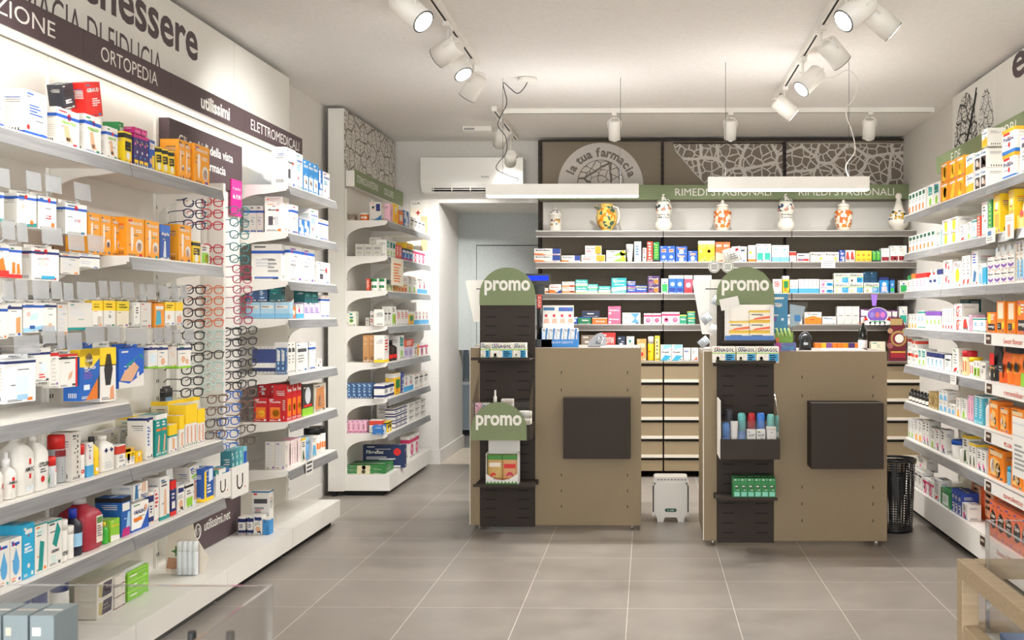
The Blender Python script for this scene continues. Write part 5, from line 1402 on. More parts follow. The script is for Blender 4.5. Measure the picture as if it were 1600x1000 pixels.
hang('third hook row', -1.89, '''
b -6 12 470 530 w|B .8 .88 b|white pack cut at the edge
b 14 34 468 526 w|B .82 .9 B;P .6,.1,.9,.1,.9,.6,.6,.55 e09a62|white pack with a knee picture
b 40 68 468 520 w|B .84 .92 b;C .25 .62 .09 e2b8b0;P .3,.4,.7,.45,.7,.7,.35,.6 z;P 0,0,1,.12,1,.25,0,.15 9fd0ea;R .3 .12 .55 .24 b|white pack with a teal patch picture
b 70 88 468 518 w|B .84 .92 B;C .5 .2 .14 s;B 0 .15 A|white pack with blue base
b 90 106 470 524 W|T .1 .15 .8 .85 5 i|grey-white side of a pack
b 110 142 468 516 W|T .1 .5 .8 .85 4 i;B 0 .1 t|boxy grey-white pack with teal bottom
b 146 160 465 511 w|B .62 1 y;T .15 .7 .85 .9 2 k;R .5 .1 .9 .4 e|first yellow-headed pack
b 163 180 465 511 w|B .62 1 y;T .15 .7 .85 .9 2 k;C .5 .4 .1 g|second yellow-headed pack
b 182 202 466 511 e8dfc8|B .62 1 e9cf1a;T .15 .7 .85 .9 2 k|third yellow-headed pack
b 210 219 468 510 w|T .3 .5 .7 .8 3 n|narrow white pack
b 221 236 468 512 W|T .2 .2 .8 .3 1 g|plain grey-white pack
b 241 257 470 512 f39a2e|P .1,.1,.7,.15,.6,.7,.2,.7 4fb3c9;R .1 .75 .9 .9 w|orange and cyan pack
b 260 272 468 508 w|B .62 1 y;T .15 .7 .85 .9 2 k;C .4 .35 .15 s|fourth yellow-headed pack
b 274 286 468 508 w|B .62 1 y;R .2 .1 .8 .4 e0a48a|fifth yellow-headed pack
''')
hang('lowest hook row', -1.89, '''
b 10 54 554 630 e8ebec|B .9 .96 B;R .35 .25 .75 .6 A;R .4 .06 .75 .18 9fcbe8;S .3 .8 W|large clear blister box
b 56 78 538 598 w|B .8 .87 B;R .4 .3 .75 .55 A;T .3 .1 .8 .25 2 r|white pack with pale square
b 80 92 546 604 w|B .9 1 r;T .2 .1 .8 .8 6 W|slim white and red pack
b 94 120 548 606 w|B .85 .9 k;P .5,.2,.7,.3,.75,.5,.55,.4 s;B .93 1 r;R .9 0 1 .9 r|white pack with hand picture
b 124 156 536 626 1f62b8|B .85 1 y;P 0,.65,.6,.62,1,.8,1,1,0,1 y;C .45 .77 .2 B;X .3 .74 .62 .8 w Scholl;X .2 .58 .8 .68 w Gel_Activ;T .2 .4 .7 .55 3 v;P .3,0,.9,0,.9,.4,.6,.2 e07a2a;P .9,0,1,0,1,.5,.9,.4 3a3a40;R .2 .2 .5 .3 A|blue and yellow Scholl Gel Activ pack
b 159 180 534 628 w|B .68 1 y;P .35,.3,.65,.3,.8,.6,.65,.88,.4,.88,.25,.6 2b2a2a;P .6,.02,.9,.05,.85,.3,.65,.25 e09a72;B .66 .68 n|foot file on a yellow and white card
b 187 224 538 606 1f62c8|P 0,0,1,0,1,.35,.4,.1,0,.18 w;P .05,.2,.5,.15,.8,.5,.6,.65,.2,.4 s;P .3,.5,.8,.8,1,.7,.9,.85,.3,.6 t;P .7,.25,.8,.25,.8,.4,.72,.35 w|tilted blue pack with a wrapped foot
b 232 246 536 576 w|B .8 .9 B;B 0 .08 l;R .2 .2 .8 .6 A|white pack with lime foot
b 248 262 536 576 w|B .8 .9 B;B 0 .08 l;C .5 .3 .2 s|white pack with lime foot and skin picture
b 264 276 538 574 W|B 0 .06 l|grey-white pack with lime foot
b 281 297 536 576 w|B .8 .9 B;B 0 .1 l;C .4 .4 .15 s;C .7 .3 .12 s|tilted white pack with lime foot
''')
product('blister', .07, .085, .02, '3a3a3c|B .55 .8 k;R .1 .05 .9 .5 6a8aa8', (-2.02, 4.32, .86), PI/2, 'small black and blue pack hanging by itself above the yellow-headed boxes')

# ------------------------------------------------------------------ reading glasses display
def glasses_meshes(colr, lens):
    fr = P(colr); mb = MB()
    for s in (-1, 1):
        cx_ = s*.034; pts = []
        for k in range(18):
            a = 2*PI*k/18; ca, sa = math.cos(a), math.sin(a); q = (abs(ca)**2.8+abs(sa)**2.8)**(-1/2.8)
            pts.append((cx_+.027*ca*q, 0, .021*sa*q*(1 if sa > 0 else 1.05)))
        mb.tube(pts, .0032, fr, 5, True)
        mb.box(s*.060, -.002, .008, s*.067, .003, .015, fr)
    mb.tube([(-.009, 0, .006), (0, -.002, .009), (.009, 0, .006)], .0026, fr, 5)
    f = mb.mesh('frame_front'); t = []
    for s in (-1, 1):
        mb = MB(); mb.tube([(s*.066, .002, .011), (s*.067, .05, .011), (s*.066, .105, .009), (s*.062, .135, -.008)], .0024, fr, 5); t.append(mb.mesh('temple'))
    return f, t
GC = {c: glasses_meshes(c, None) for c in ('1c1c22', '23305a', 'c9283c', 'd9764a', '1f6f74', 'a8284e', '2b2b2b', '2f6fc8', 'b9d8d2', '7a5b50', '5a4a44')}
CN = {'1c1c22': 'black', '23305a': 'navy', 'c9283c': 'red', 'd9764a': 'coral orange', '1f6f74': 'teal', 'a8284e': 'raspberry', '2b2b2b': 'charcoal', '2f6fc8': 'blue', 'b9d8d2': 'pale mint', '7a5b50': 'brown', '5a4a44': 'tortoise'}
GLN = {}
def glasses(px, py, colr, X, coln, idx):
    y = yon(px, X); z = CAM_H+(AY-py)*y/F
    f, ts = GC[colr]; o = bpy.data.objects.new('reading_glasses', f); COL.objects.link(o)
    o.location = (X, y, z); o.rotation_euler = (0, 0, PI/2-math.radians(28)); o.scale = (.9, .84, .84)
    k = (coln, colr); GLN[k] = GLN.get(k, 0)+1
    tag(o, '%s %s reading glasses from top, %s' % (ORD[GLN[k]-1], CN[colr], coln), 'glasses', 'reading glasses on the display')
    for me in ts: c = bpy.data.objects.new('temple', me); COL.objects.link(c); c.parent = o
def gcol(coln, X, x0, y0, x1, y1, cols, sl=0):
    n = len(cols)
    for i, c in enumerate(cols):
        if c: t = i/(n-1); glasses(x0+(x1-x0)*t, y0+(y1-y0)*t, c, X, coln, i)
K, N_, R1, O1, T1, A1, K2, B1, M1, W1, D1 = '1c1c22', '23305a', 'c9283c', 'd9764a', '1f6f74', 'a8284e', '2b2b2b', '2f6fc8', 'b9d8d2', '7a5b50', '5a4a44'
gcol('first column left of the white post', -1.97, 304, 316, 304, 350, [N_, N_, N_])
gcol('first column left of the white post', -1.97, 304, 452, 300, 614, [K, K, K, K, K2, K, K2, K, K, K])
gcol('column beside the white post', -1.97, 332, 314, 332, 406, [R1, R1, R1, None, R1, R1])
gcol('column beside the white post', -1.97, 333, 452, 333, 504, [O1, O1, O1, O1])
gcol('column beside the white post', -1.97, 333, 522, 333, 604, [M1, M1, K2, M1, M1, M1])
gcol('column right of the white post', -1.97, 374, 328, 374, 404, [T1, T1, T1, T1, T1])
gcol('column right of the white post', -1.97, 378, 420, 380, 500, [A1, A1, A1, A1, A1, A1])
gcol('column right of the white post', -1.97, 362, 518, 362, 604, [K, K, K, K, K, K])
gcol('column right of the white post', -1.97, 362, 618, 356, 700, [B1, B1, B1, B1, B1])
gcol('outermost column', -1.95, 387, 516, 386, 600, [K2, K2, K2, K2, K2, K2])
gcol('outermost column', -1.95, 386, 614, 384, 690, [W1, W1, D1, D1, D1])
gcol('low column behind the yellow-headed packs', -1.97, 340, 624, 336, 680, [W1, W1, D1, W1])
Y0g, Y1g = BY[3]+.01, BY[4]-.012
e = empty('glasses_display', (XBL+.002, (Y0g+Y1g)/2, .2), 'tall white reading-glasses display board with a plum header and pink price flag', 'display')
cyg = (Y0g+Y1g)/2
def GB(name, y0, y1, z0, z1, x0, x1, m, par=None):
    mb = MB(); mb.box(x0-(XBL+.002), y0-cyg, z0-.2, x1-(XBL+.002), y1-cyg, z1-.2, m); return mb.build(name, par or e)
GB('board', Y0g+.0, Y1g, .2, 1.86, XBL+.002, -2.085, M_panel)
GB('header', Y0g, Y1g, 1.86, 2.10, XBL+.002, -2.072, M_plum)
PG = onL(-2.0715-(XBL+.002))
g_ = bpy.data.objects[[o.name for o in bpy.data.objects if o.name.startswith('header') and o.parent == e][0]]
for t, y, z, w_ in (('Gli occhiali della vista', Y0g+.09, 2.0, .60), ('in farmacia', Y0g+.30, 1.925, .30)): lett(g_, t, PG(y-cyg, z-.2), w_, .045, M_txtw, .02)
GB('price_flag', Y1g-.15, Y1g-.02, 1.74, 1.92, -2.072, -2.066, P('e0218a'))
mb = MB(); mb.text('A partire', lambda u, v: (-2.0655-(XBL+.002), Y1g-.135-cyg+u, 1.865-.2+v), .1, .02, 'w'); mb.text('da 9,90', lambda u, v: (-2.0655-(XBL+.002), Y1g-.135-cyg+u, 1.82-.2+v), .1, .028, 'w', .02); mb.build('price_lettering', e)
yp = yon(349, -1.99); GB('post', yp-.012, yp+.012, .6, 1.86, -2.085, -1.985, M_white)
for y in (Y0g+.05, yp-.02, Y1g-.25): GB('rail', y-.006, y+.006, .62, 1.84, -2.085, -2.06, M_clear if False else M_panel)
# holders for leaflets, with a letter U.
for (px0, px1, y0, y1, lb) in ((337, 361, 742, 782, 'white holder marked U., nearer to the gel boxes'), (362, 389, 728, 776, 'white holder marked U., filled with blue-green packs')):
    X = -1.86; ya, yb = yon(px0, X), yon(px1, X); yc = (ya+yb)/2; zt = CAM_H+(AY-y0)*yc/F; z0 = CAM_H+(AY-y1)*yc/F
    e = empty('leaflet_holder', (X, yc, z0), lb, 'holder', 'white holders marked U.'); hw = (yb-ya)/2-.003
    mb = MB(); mb.box(-.004, -hw, 0, 0, hw, zt-z0, 'w'); mb.box(-.09, -hw, 0, -.004, -hw+.004, zt-z0, 'w'); mb.box(-.09, hw-.004, 0, -.004, hw, zt-z0, 'w'); mb.box(-.25, -hw, 0, -.004, hw, .004, 'w'); mb.box(-.25, -hw, 0.004, -.246, hw, .1, 'w'); mb.build('pocket', e)
    mb = MB(); mb.text('U', lambda u, v: (.0006, -hw*.45+u, .03+v), hw*.75, (zt-z0)*.5, 'k'); mb.box(0, hw*.5, .03, .0006, hw*.58, .037, 'r'); mb.build('lettering', e)
    cols = ['2f8f86|T .2 .3 .8 .9 3 w', 'f07a3a|B .8 1 w', '2f8f86|B .85 1 w', 'j|R .1 .5 .9 .9 b'] if px0 < 350 else ['3a7f8a|T .3 .3 .7 .9 4 z', '4a9aa0|T .3 .3 .7 .9 4 z', '5fb0b4|T .3 .3 .7 .9 4 z', '7fc4d8|R .1 .55 .9 .9 b']
    hh = (.13 if px0 < 350 else .21)
    for i, s in enumerate(cols):
        product('box', hw*.42, hh, .05, s, (X-.03, yc-hw*.72+i*hw*.47, z0+.005), PI/2, ['first', 'second', 'third', 'fourth'][i]+(' low pack in the nearer U. holder' if px0 < 350 else ' tall pack in the further U. holder'), 'packs in the white U. holders')
# utilissimi.net panel
X = -2.064; ya, yb = yon(293, X), yon(376, X)
mb = MB(); mb.prism([(ya, .24), (ya+.09, .152), (yb, .152), (yb, .445), (ya+.02, .445), (ya-.01, .33)], 0, X-.006, X, M_plum)
o = tag(mb.build('shop_sign'), 'plum panel lettered utilissimi.net standing on the plinth behind the leaf card', 'sign')
lett(o, 'utilissimi.net', onL(X+.0006)(yon(319, X), .235), .30, .048, M_txtw, .01)
mb = MB(); yk = yon(308.5, X); mb.tube([(X+.001, yk+.030*math.cos(2*PI*k/20), .248+.033*math.sin(2*PI*k/20)) for k in range(20)], .004, 'w', 4, True)
mb.tube([(X+.001, yk+s_*.013, .248+t_*.014) for s_, t_ in ((-1, -1), (1, -1), (1, 1), (-1, 1))], .003, 'w', 4, True)
mb.build('round_mark', o)
# counter card with tubes, turned toward the entrance
Yc_ = 4.36; xa_, xb2 = xon(259, Yc_), xon(326, Yc_); hw = (xb2-xa_)/2; hh = 96*Yc_/F
e = empty('display_card', ((xa_+xb2)/2, Yc_, .1495), 'pale counter card with a leaf and a hand, holding clear tubes', 'display')
mb = MB(); mb.prism([(-hw, 0), (hw*.75, 0), (hw, hh*.25), (hw*.35, hh*.62), (hw*.2, hh*.95), (-hw*.2, hh), (-hw*.8, hh*.8), (-hw, hh*.4)], 1, 0, .004, 'e5dbcb')
mb.face([(-hw*.98+a_*hw, -.001, b_*hh) for a_, b_ in ((0, .08), (.35, .06), (.9, .12), (1.05, .2), (.6, .24), (.1, .26))], 'b98a6c'); mb.face([(-hw*.9+a_*hw, -.0015, b_*hh) for a_, b_ in ((.3, .15), (.95, .17), (.6, .2))], '8a5a44')
mb.face([(-hw*.45+.028*math.cos(k*PI/5)*(1 if k % 2 else .45), -.001, hh*.36+.026*math.sin(k*PI/5)*(1 if k % 2 else .45)) for k in range(10)], '4a7a3a'); mb.build('card', e)
mb = MB(); mb.box(-hw*.5, -.05, 0, hw*.55, -.004, .03, M_clear); mb.build('tray', e)
for i in range(4):
    product('can', .024, .14, .03, 'dfe4e6 eef1f2', ((xa_+xb2)/2-hw*.22+i*hw*.24, Yc_-.025, .1505), 0, ['first', 'second', 'third', 'fourth'][i]+' clear tube standing before the leaf card', 'clear tubes before the leaf card')
# paper notices and tags clipped to shelves
def note(px0, px1, y0, y1, wall, plane, label, sp='T .15 .15 .85 .85 8 g', col='w', name='paper_tag'):
    if wall == 'B': a, b = xon(px0, plane), xon(px1, plane); d = plane
    else: a, b = yon(px0, plane), yon(px1, plane); d = (a+b)/2
    h = abs(y1-y0)*d/F; z = CAM_H+(AY-y1)*d/F; mb = MB(); w_ = abs(b-a); mb.box(-w_/2, -.0008, 0, w_/2, .0008, h, col); patches(mb, sp, w_, h, .0016)
    o = mb.build(name); c = (a+b)/2
    if wall == 'B': o.location = (c, plane, z)
    elif wall == 'L': o.location = (plane, c, z); o.rotation_euler.z = PI/2
    else: o.location = (plane, c, z); o.rotation_euler.z = -PI/2
    return tag(o, label, 'paper tag')
note(611, 630, 404, 446, 'L', -1.755, 'orange-printed paper clipped to a shelf front under the vein panel', DS['orpaper'].split('|')[1], 'f3ead6')
note(478, 489, 719, 743, 'L', -1.82, 'white price paper on the lowest shelf of the ELETTROMEDICALI bay', 'T .1 .1 .9 .9 3 d')
note(1283, 1305, 405, 419, 'B', 7.955, 'white paper tag on the second back shelf by the cream boxes', 'T .1 .2 .9 .8 3 g')
note(1541, 1555, 357, 380, 'R', 1.617, 'white tag with blue print below the tall red-printed box', 'R .2 .5 .6 .8 j;T .1 .1 .8 .4 2 g')
note(1571, 1584, 336, 374, 'R', 1.617, 'white tag with orange print between the yellow boxes', 'R .3 .1 .6 .6 e09060;T .1 .7 .9 .9 2 e')
note(1485, 1494, 582, 600, 'R', 1.617, 'small white tag under the red-lidded tub', 'T .1 .2 .9 .8 3 g')
note(1582, 1606, 652, 745, 'R', 1.60, 'large white handwritten paper hanging before the orange cartons', 'R 0 .68 1 .7 i;R 0 .88 1 .9 i;T .15 .1 .9 .55 6 g')
for i, (z, t) in enumerate(((1.156, 'Sweet flavour'), (.924, 'recentibar'), (.694, 'tabs'), (.46, 'tavolette'), (.183, 'Linea PRO'))):
    y1 = yon((1537, 1538, 1537, 1537, 1528)[i], 1.61); mb = MB()
    mb.prism([(1.618, z-.002), (1.614, z-.002), (1.612, z-.055), (1.618, z-.055)], 1, 3.2, y1, M_white)
    o = mb.build('label_strip'); tag(o, 'white label strip with red lettering '+t+' on the right-hand shelving', 'label strip', 'white label strips under the orange goods')
    mb = MB(); mb.face([(1.6105, y1-.03, z-.05), (1.6105, y1-.1, z-.05), (1.6105, y1-.1, z-.005), (1.6105, y1-.03, z-.005)], 'n'); mb.face([(1.610, y1-.04, z-.03), (1.610, y1-.09, z-.03), (1.610, y1-.09, z-.018), (1.610, y1-.04, z-.018)], 'e'); mb.build('brown_mark', o)
    lett(o, t, onR(1.611)(y1-.27, z-.042), .24, .024, P('d0542e'))

# ------------------------------------------------------------------ ceramic pharmacy jars
def majolica(name, base, c1, c2, scale, z0, z1):
    m = princ(name, base, .2); nt = m.node_tree; b = nt.nodes['Principled BSDF']; N = nt.nodes.new; L = nt.links.new
    tc = N('ShaderNodeTexCoord'); v = N('ShaderNodeTexVoronoi'); v.inputs['Scale'].default_value = scale; L(tc.outputs['Object'], v.inputs['Vector'])
    sp = N('ShaderNodeSeparateXYZ'); L(tc.outputs['Object'], sp.inputs[0])
    sc2 = N('ShaderNodeSeparateColor'); L(v.outputs['Color'], sc2.inputs[0])
    cr = N('ShaderNodeValToRGB'); cr.color_ramp.interpolation = 'CONSTANT'; e = cr.color_ramp.elements; e[0].color = lin(base); e[1].position = .35; e[1].color = lin(c1); n = e.new(.62); n.color = lin(c2); n = e.new(.82); n.color = lin(base)
    L(sc2.outputs[0], cr.inputs[0])
    a = N('ShaderNodeMath'); a.operation = 'GREATER_THAN'; a.inputs[1].default_value = z0; L(sp.outputs[2], a.inputs[0])
    c = N('ShaderNodeMath'); c.operation = 'LESS_THAN'; c.inputs[1].default_value = z1; L(sp.outputs[2], c.inputs[0])
    d = N('ShaderNodeMath'); d.operation = 'MULTIPLY'; L(a.outputs[0], d.inputs[0]); L(c.outputs[0], d.inputs[1])
    mx = N('ShaderNodeMix'); mx.data_type = 'RGBA'; mx.inputs[6].default_value = lin(base); L(d.outputs[0], mx.inputs[0]); L(cr.outputs[0], mx.inputs[7]); L(mx.outputs[2], b.inputs['Base Color']); return m
CER = 'f0ebdf'
YJ = 8.13
def jar(px, prof, lidprof, mat, label, lidmat=None, extra=None):
    e = empty('ceramic_jar', (xon(px, YJ), YJ, 1.8855), label, 'ceramic jar', 'old ceramic pharmacy jars on the top back shelf')
    mb = MB(); mb.lathe([(r, z, mat) for r, z in prof], 28); mb.build('body', e)
    if lidprof: mb = MB(); mb.lathe([(r, z, lidmat or mat) for r, z in lidprof], 24); mb.build('lid', e)
    if extra: extra(e)
def text_on(e, lines, r, z, h):
    mb = MB()
    for i, t in enumerate(lines): mb.text(t, lambda u, v, i=i: ((r+.001)*math.sin((u-.045)/r), -(r+.001)*math.cos((u-.045)/r), z-i*h*1.6+v), .09, h, '2a2a30', .01, 1)
    mb.build('lettering', e)
ma = majolica('majolica_drum', CER, 'c9963a', '3f4a6a', 60, .05, .10)
jar(868, [(.05, 0), (.052, .008), (.046, .012), (.048, .125), (.054, .13), (.054, .145)], [(.05, .145), (.04, .16), (.02, .172), (.008, .176), (.012, .19), (.002, .2)], ma, 'small white drum-shaped lidded jar with ochre band, first on the top back shelf', majolica('majolica_lid_blue', CER, '56607a', '8a90a0', 80, 0, 1))
mb_ = majolica('majolica_pitcher', 'e9c768', 'd98a2a', '4a6a5a', 38, .02, .2)
def handle(e):
    mb = MB(); mb.tube([(.045, 0, .2), (.085, 0, .19), (.1, 0, .14), (.09, 0, .08), (.06, 0, .05)], .008, P(CER), 8); mb.build('handle', e)
    mb = MB(); mb.tube([(-.04, 0, .15), (-.08, 0, .19), (-.09, 0, .205)], .011, mb_, 8); mb.build('spout', e)
jar(948, [(.045, 0), (.04, .015), (.075, .06), (.085, .11), (.075, .16), (.045, .19), (.05, .215), (.055, .218)], None, mb_, 'yellow and green painted ceramic pitcher with handle and spout', extra=handle)
mc = majolica('majolica_albarello', CER, '3a4a4a', 'c98a74', 45, .16, .21); 
pa = [(.05, 0), (.05, .01), (.068, .025), (.068, .065), (.053, .085), (.05, .13), (.064, .16), (.066, .2), (.05, .225), (.05, .235)]
la = [(.054, .235), (.045, .255), (.03, .262), (.012, .275), (.014, .29), (.002, .298)]
lg = majolica('majolica_lid_green', CER, '5a6a5a', '8a9a86', 70, 0, 1)
jar(1037, pa, la, mc, 'tall waisted jar with green lid and script, nearer the la tua farmacia badge', lg, lambda e: text_on(e, ['Erbe di', 'Melis'], .052, .125, .014))
md = majolica('majolica_orange', 'efe4d0', 'cf6a34', 'dd8a3e', 52, .03, .17)
po = [(.045, 0), (.052, .012), (.056, .03), (.066, .06), (.070, .15), (.062, .165), (.045, .175), (.045, .195)]
lo_ = [(.05, .195), (.045, .21), (.03, .216), (.01, .225), (.013, .24), (.002, .25)]
jar(1129, po, lo_, md, 'orange painted lidded jar in the middle of the top back shelf', ma)
jar(1228, pa, la, majolica('majolica_albarello_blue', CER, '3a4a6a', 'c9907a', 45, .155, .215), 'tall waisted jar with green lid and script, further from the la tua farmacia badge', lg, lambda e: text_on(e, ['Radix', 'Salva'], .052, .125, .014))
jar(1318, po, lo_, md, 'orange painted lidded jar second from the right wall', ma)
jar(1404, [(.04, 0), (.042, .01), (.07, .04), (.08, .075), (.07, .12), (.045, .165), (.03, .2), (.025, .225)], [(.026, .225), (.024, .24), (.014, .245), (.024, .262), (.026, .28), (.016, .298), (.002, .302)], majolica('majolica_gourd', CER, 'c99a30', '3a3a44', 48, .09, .16), 'white gourd-shaped bottle jar with ball stopper, beside the right wall')
# ------------------------------------------------------------------ on and around the counters
def wx(px, Y): return xon(px, Y)
# left counter column
sy = YF1-.25
bracket_shelf(a0-.01, a1-.003, sy, YF1-.005, zon(790, 562, sy), 'thin dark shelf under the SANAGOL boxes, counter by the air purifier')
zs = zon(790, 562, sy)
for i, (p0, p1) in enumerate(((751, 776), (766, 801), (797, 822))):
    Yi = sy+.012+(.012 if i != 1 else 0); a, b = xon(p0, Yi), xon(p1, Yi)
    if i == 0: b = xon(765, Yi)
    if i == 2: a = xon(802, Yi)
    product('box', b-a, 26*Yi/F, .06, 'san', ((a+b)/2, Yi+.03, zs+.0006), 0, ['leftmost', 'middle', 'rightmost'][i]+' SANAGOL box on the counter by the air purifier', 'SANAGOL boxes on the counter shelf by the air purifier')
yb0 = YF1-.24; z0 = zon(780, 688, yb0)
bn = clear_bin(xon(736, yb0), a1, yb0, YF1-.005, z0, z0+.085, zon(780, 628, yb0), zon(780, 592, yb0)+.02, 'dark tray with clear sides and a green promo front, on the counter column')
mb = MB(); promo_sign(mb, xon(735.5, yb0-.006)-bn.location.x, xon(823, yb0-.006)-bn.location.x, 0, zon(780, 628.5, yb0-.006)-z0, yb0-.006-bn.location.y, base=0); mb.build('promo_sign', bn)
Yp = yb0+.05; zb0 = z0+.0046
def inbin(px0, px1, ytop, kind, sp, lab, Y=Yp, grp=None):
    a, b = xon(px0, Y), xon(px1, Y); zt = zon((px0+px1)/2, ytop, Y); product(kind, b-a, zt-zb0, min(.06, (b-a)), sp, ((a+b)/2, Y+.03, zb0), 0, lab, grp)
inbin(742, 752, 630, 'box', 'pinkv', 'first white and pink carton in the promo bin')
inbin(753, 764, 630, 'box', 'w|T .2 .3 .8 .9 3 P', 'second white carton in the promo bin, by the bottle')
inbin(766, 779, 610, 'spray', 'w w', 'white pump bottle in the promo bin')
inbin(783, 801, 624, 'box', 'w|R .1 .6 .9 .8 W;B .9 .97 e', 'white carton in the middle of the promo bin')
inbin(808, 830, 643, 'tubs', 'f3eee2 w|B .6 .9 e', 'white round tub in the promo bin')
sy2 = YF1-.25; zz = zon(785, 760, sy2)
bracket_shelf(xon(739, sy2), xon(834, sy2), sy2, YF1-.005, zz, 'thin dark shelf under the sachet carton, counter by the air purifier')
Yq = sy2+.03; a, b = xon(759, Yq), xon(809, Yq); zt1 = zon(785, 706, Yq)
e = empty('sachet_carton', ((a+b)/2, Yq, zz+.0006), 'white carton display with grass-green print, full of colourful sachets', 'display carton'); hw = (b-a)/2; hh = zt1-zz
mb = MB()
arc = [(-hw, hh*.35)]+[(-hw+2*hw*k/12, hh*(.35-.2*math.sin(PI*k/12))) for k in range(1, 12)]+[(hw, hh*.35)]
mb.prism([(-hw, 0), (hw, 0)]+arc[::-1], 1, 0, .003, 'w'); mb.box(-hw, .003, 0, -hw+.003, .1, hh*.95, 'w'); mb.box(hw-.003, .003, 0, hw, .1, hh*.95, 'w'); mb.box(-hw, .097, 0, hw, .1, zon(785, 688, Yq)-zz, 'w'); mb.box(-hw, .003, 0, hw, .097, .003, 'w')
for k in range(9): mb.face([(-hw+2*hw*k/9, -.0006, 0), (-hw+2*hw*(k+1)/9, -.0006, 0), (-hw+2*hw*(k+.5)/9, -.0006, hh*.14)], '3f8a2f')
mb.box(-hw, -.0004, 0, hw, 0, hh*.07, '4f9a35'); mb.text('Benessere', lambda u, v: (-hw*.5+u, -.0008, hh*.17+v), hw, hh*.07, 'R'); mb.build('carton', e)
for i in range(4):
    product('pouch', hw*.9, hh*.86, .02, ['c9a55a|B .85 1 3f8a2f;R .1 .6 .9 .75 f;C .4 .3 .2 r', 'd9a06a|B .85 1 3f8a2f;R .1 .55 .9 .7 r;C .5 .3 .25 c92f4f'][i % 2], ((a+b)/2+(-hw*.47 if i % 2 == 0 else hw*.47), Yq+.03+.04*(i//2), zz+.004+(.0 if i < 2 else .0)), 0,
            ['front golden', 'front orange', 'rear golden', 'rear orange'][i]+' sachet in the white grass-print carton', 'sachets in the grass-print carton')
# right counter column
sy = YF2-.25; zs = zon(1165, 567, sy)
bracket_shelf(xon(1119, sy), xon(1212, sy), sy, YF2-.005, zs, 'thin dark shelf under the SANAGOL boxes, counter by the wire bin')
for i, (p0, p1) in enumerate(((1114, 1149), (1151, 1181), (1182, 1217))):
    Yi = sy+.006; a, b = xon(p0, Yi), xon(p1, Yi)
    product('box', b-a, 25*Yi/F, .065, 'san', ((a+b)/2, Yi+.033, zs+.0006), [0, .0, 0][i], ['leftmost', 'middle', 'rightmost'][i]+' SANAGOL box on the counter by the wire bin', 'SANAGOL boxes on the counter shelf by the wire bin')
yb0 = YF2-.26; z0 = zon(1170, 718, yb0)
bn = clear_bin(xon(1125.5, yb0), xon(1219, yb0), yb0, YF2-.005, z0, z0+.103, zon(1170, 657, yb0)+.0, zon(1170, 616, yb0)+.03, 'dark tray with clear sides full of deodorants, on the counter column')
mb = MB(); mb.box(-.155, -.12, .0, -.150, .1, .30, 'w'); mb.build('side_card', bn)
zb0 = z0+.0046
Yp = yb0+.04
def dd(px0, px1, yt, kind, sp, lab, Y): inbin(px0, px1, yt, kind, sp, lab, Y)
dd(1129, 1141, 661, 'roll', '3f7fd0 4f8fe0|B .05 .3 w', 'front blue deodorant in the dark tray', Yp)
dd(1142, 1154, 659, 'tube', 'f0eee8 w', 'front white tube in the dark tray', Yp)
dd(1168, 1181, 672, 'box', 'w|X .1 .75 .9 .85 d VICHY;T .1 .3 .8 .6 2 g', 'front white VICHY carton in the dark tray', Yp)
dd(1183, 1196, 672, 'box', 'w|X .1 .75 .9 .85 d VICHY;T .1 .3 .8 .6 3 g', 'second white VICHY carton in the dark tray', Yp)
dd(1199, 1213, 668, 'box', 'w|B .9 .97 W', 'plain white carton at the end of the dark tray', Yp)
Y2 = yb0+.11
dd(1133, 1147, 640, 'roll', '2c2c30 3a3a42', 'rear black deodorant in the dark tray', Y2)
dd(1153, 1166, 646, 'roll', '3f7fc8 6fc4c0|B .6 .9 4f8fd8', 'rear blue deodorant with aqua cap in the dark tray', Y2)
dd(1169, 1181, 646, 'roll', 'f0eee8 b81f2c|X .1 .6 .9 .8 d V', 'rear white deodorant with red cap in the dark tray', Y2)
dd(1183, 1196, 646, 'roll', 'dfe3ea 3f7fd8|X .1 .6 .9 .8 d V', 'rear white deodorant with blue cap in the dark tray', Y2)
dd(1199, 1211, 648, 'roll', 'e6ebe9 7fc8c0|T .1 .4 .9 .6 2 g', 'rear pale deodorant with mint cap in the dark tray', Y2)
dd(1212, 1218, 650, 'roll', 'd8efe9 7fc8c0', 'slim mint deodorant at the end of the dark tray', Y2)
sy3 = YF2-.22; zz = zon(1165, 781, sy3)
bracket_shelf(xon(1119, sy3), xon(1215, sy3), sy3, YF2-.005, zz, 'thin dark shelf under the green cartons, counter by the wire bin')
Yi = sy3+.01; a, b = xon(1146, Yi), xon(1212, Yi); w_ = (b-a)/6
for i in range(6):
    product('box', w_*.97, 33*Yi/F, .12, '17803f|B 0 .12 0f5a2c;R .1 .14 .9 .35 7fd0b8;R .2 .5 .8 .68 0f5a2c;T .25 .55 .75 .66 1 w;C .75 .92 .06 w', (a+w_*(i+.5), Yi+.06, zz+.0006), 0, ORD[i]+' green carton from the left on the lowest clip shelf', 'green cartons on the lowest clip shelf')
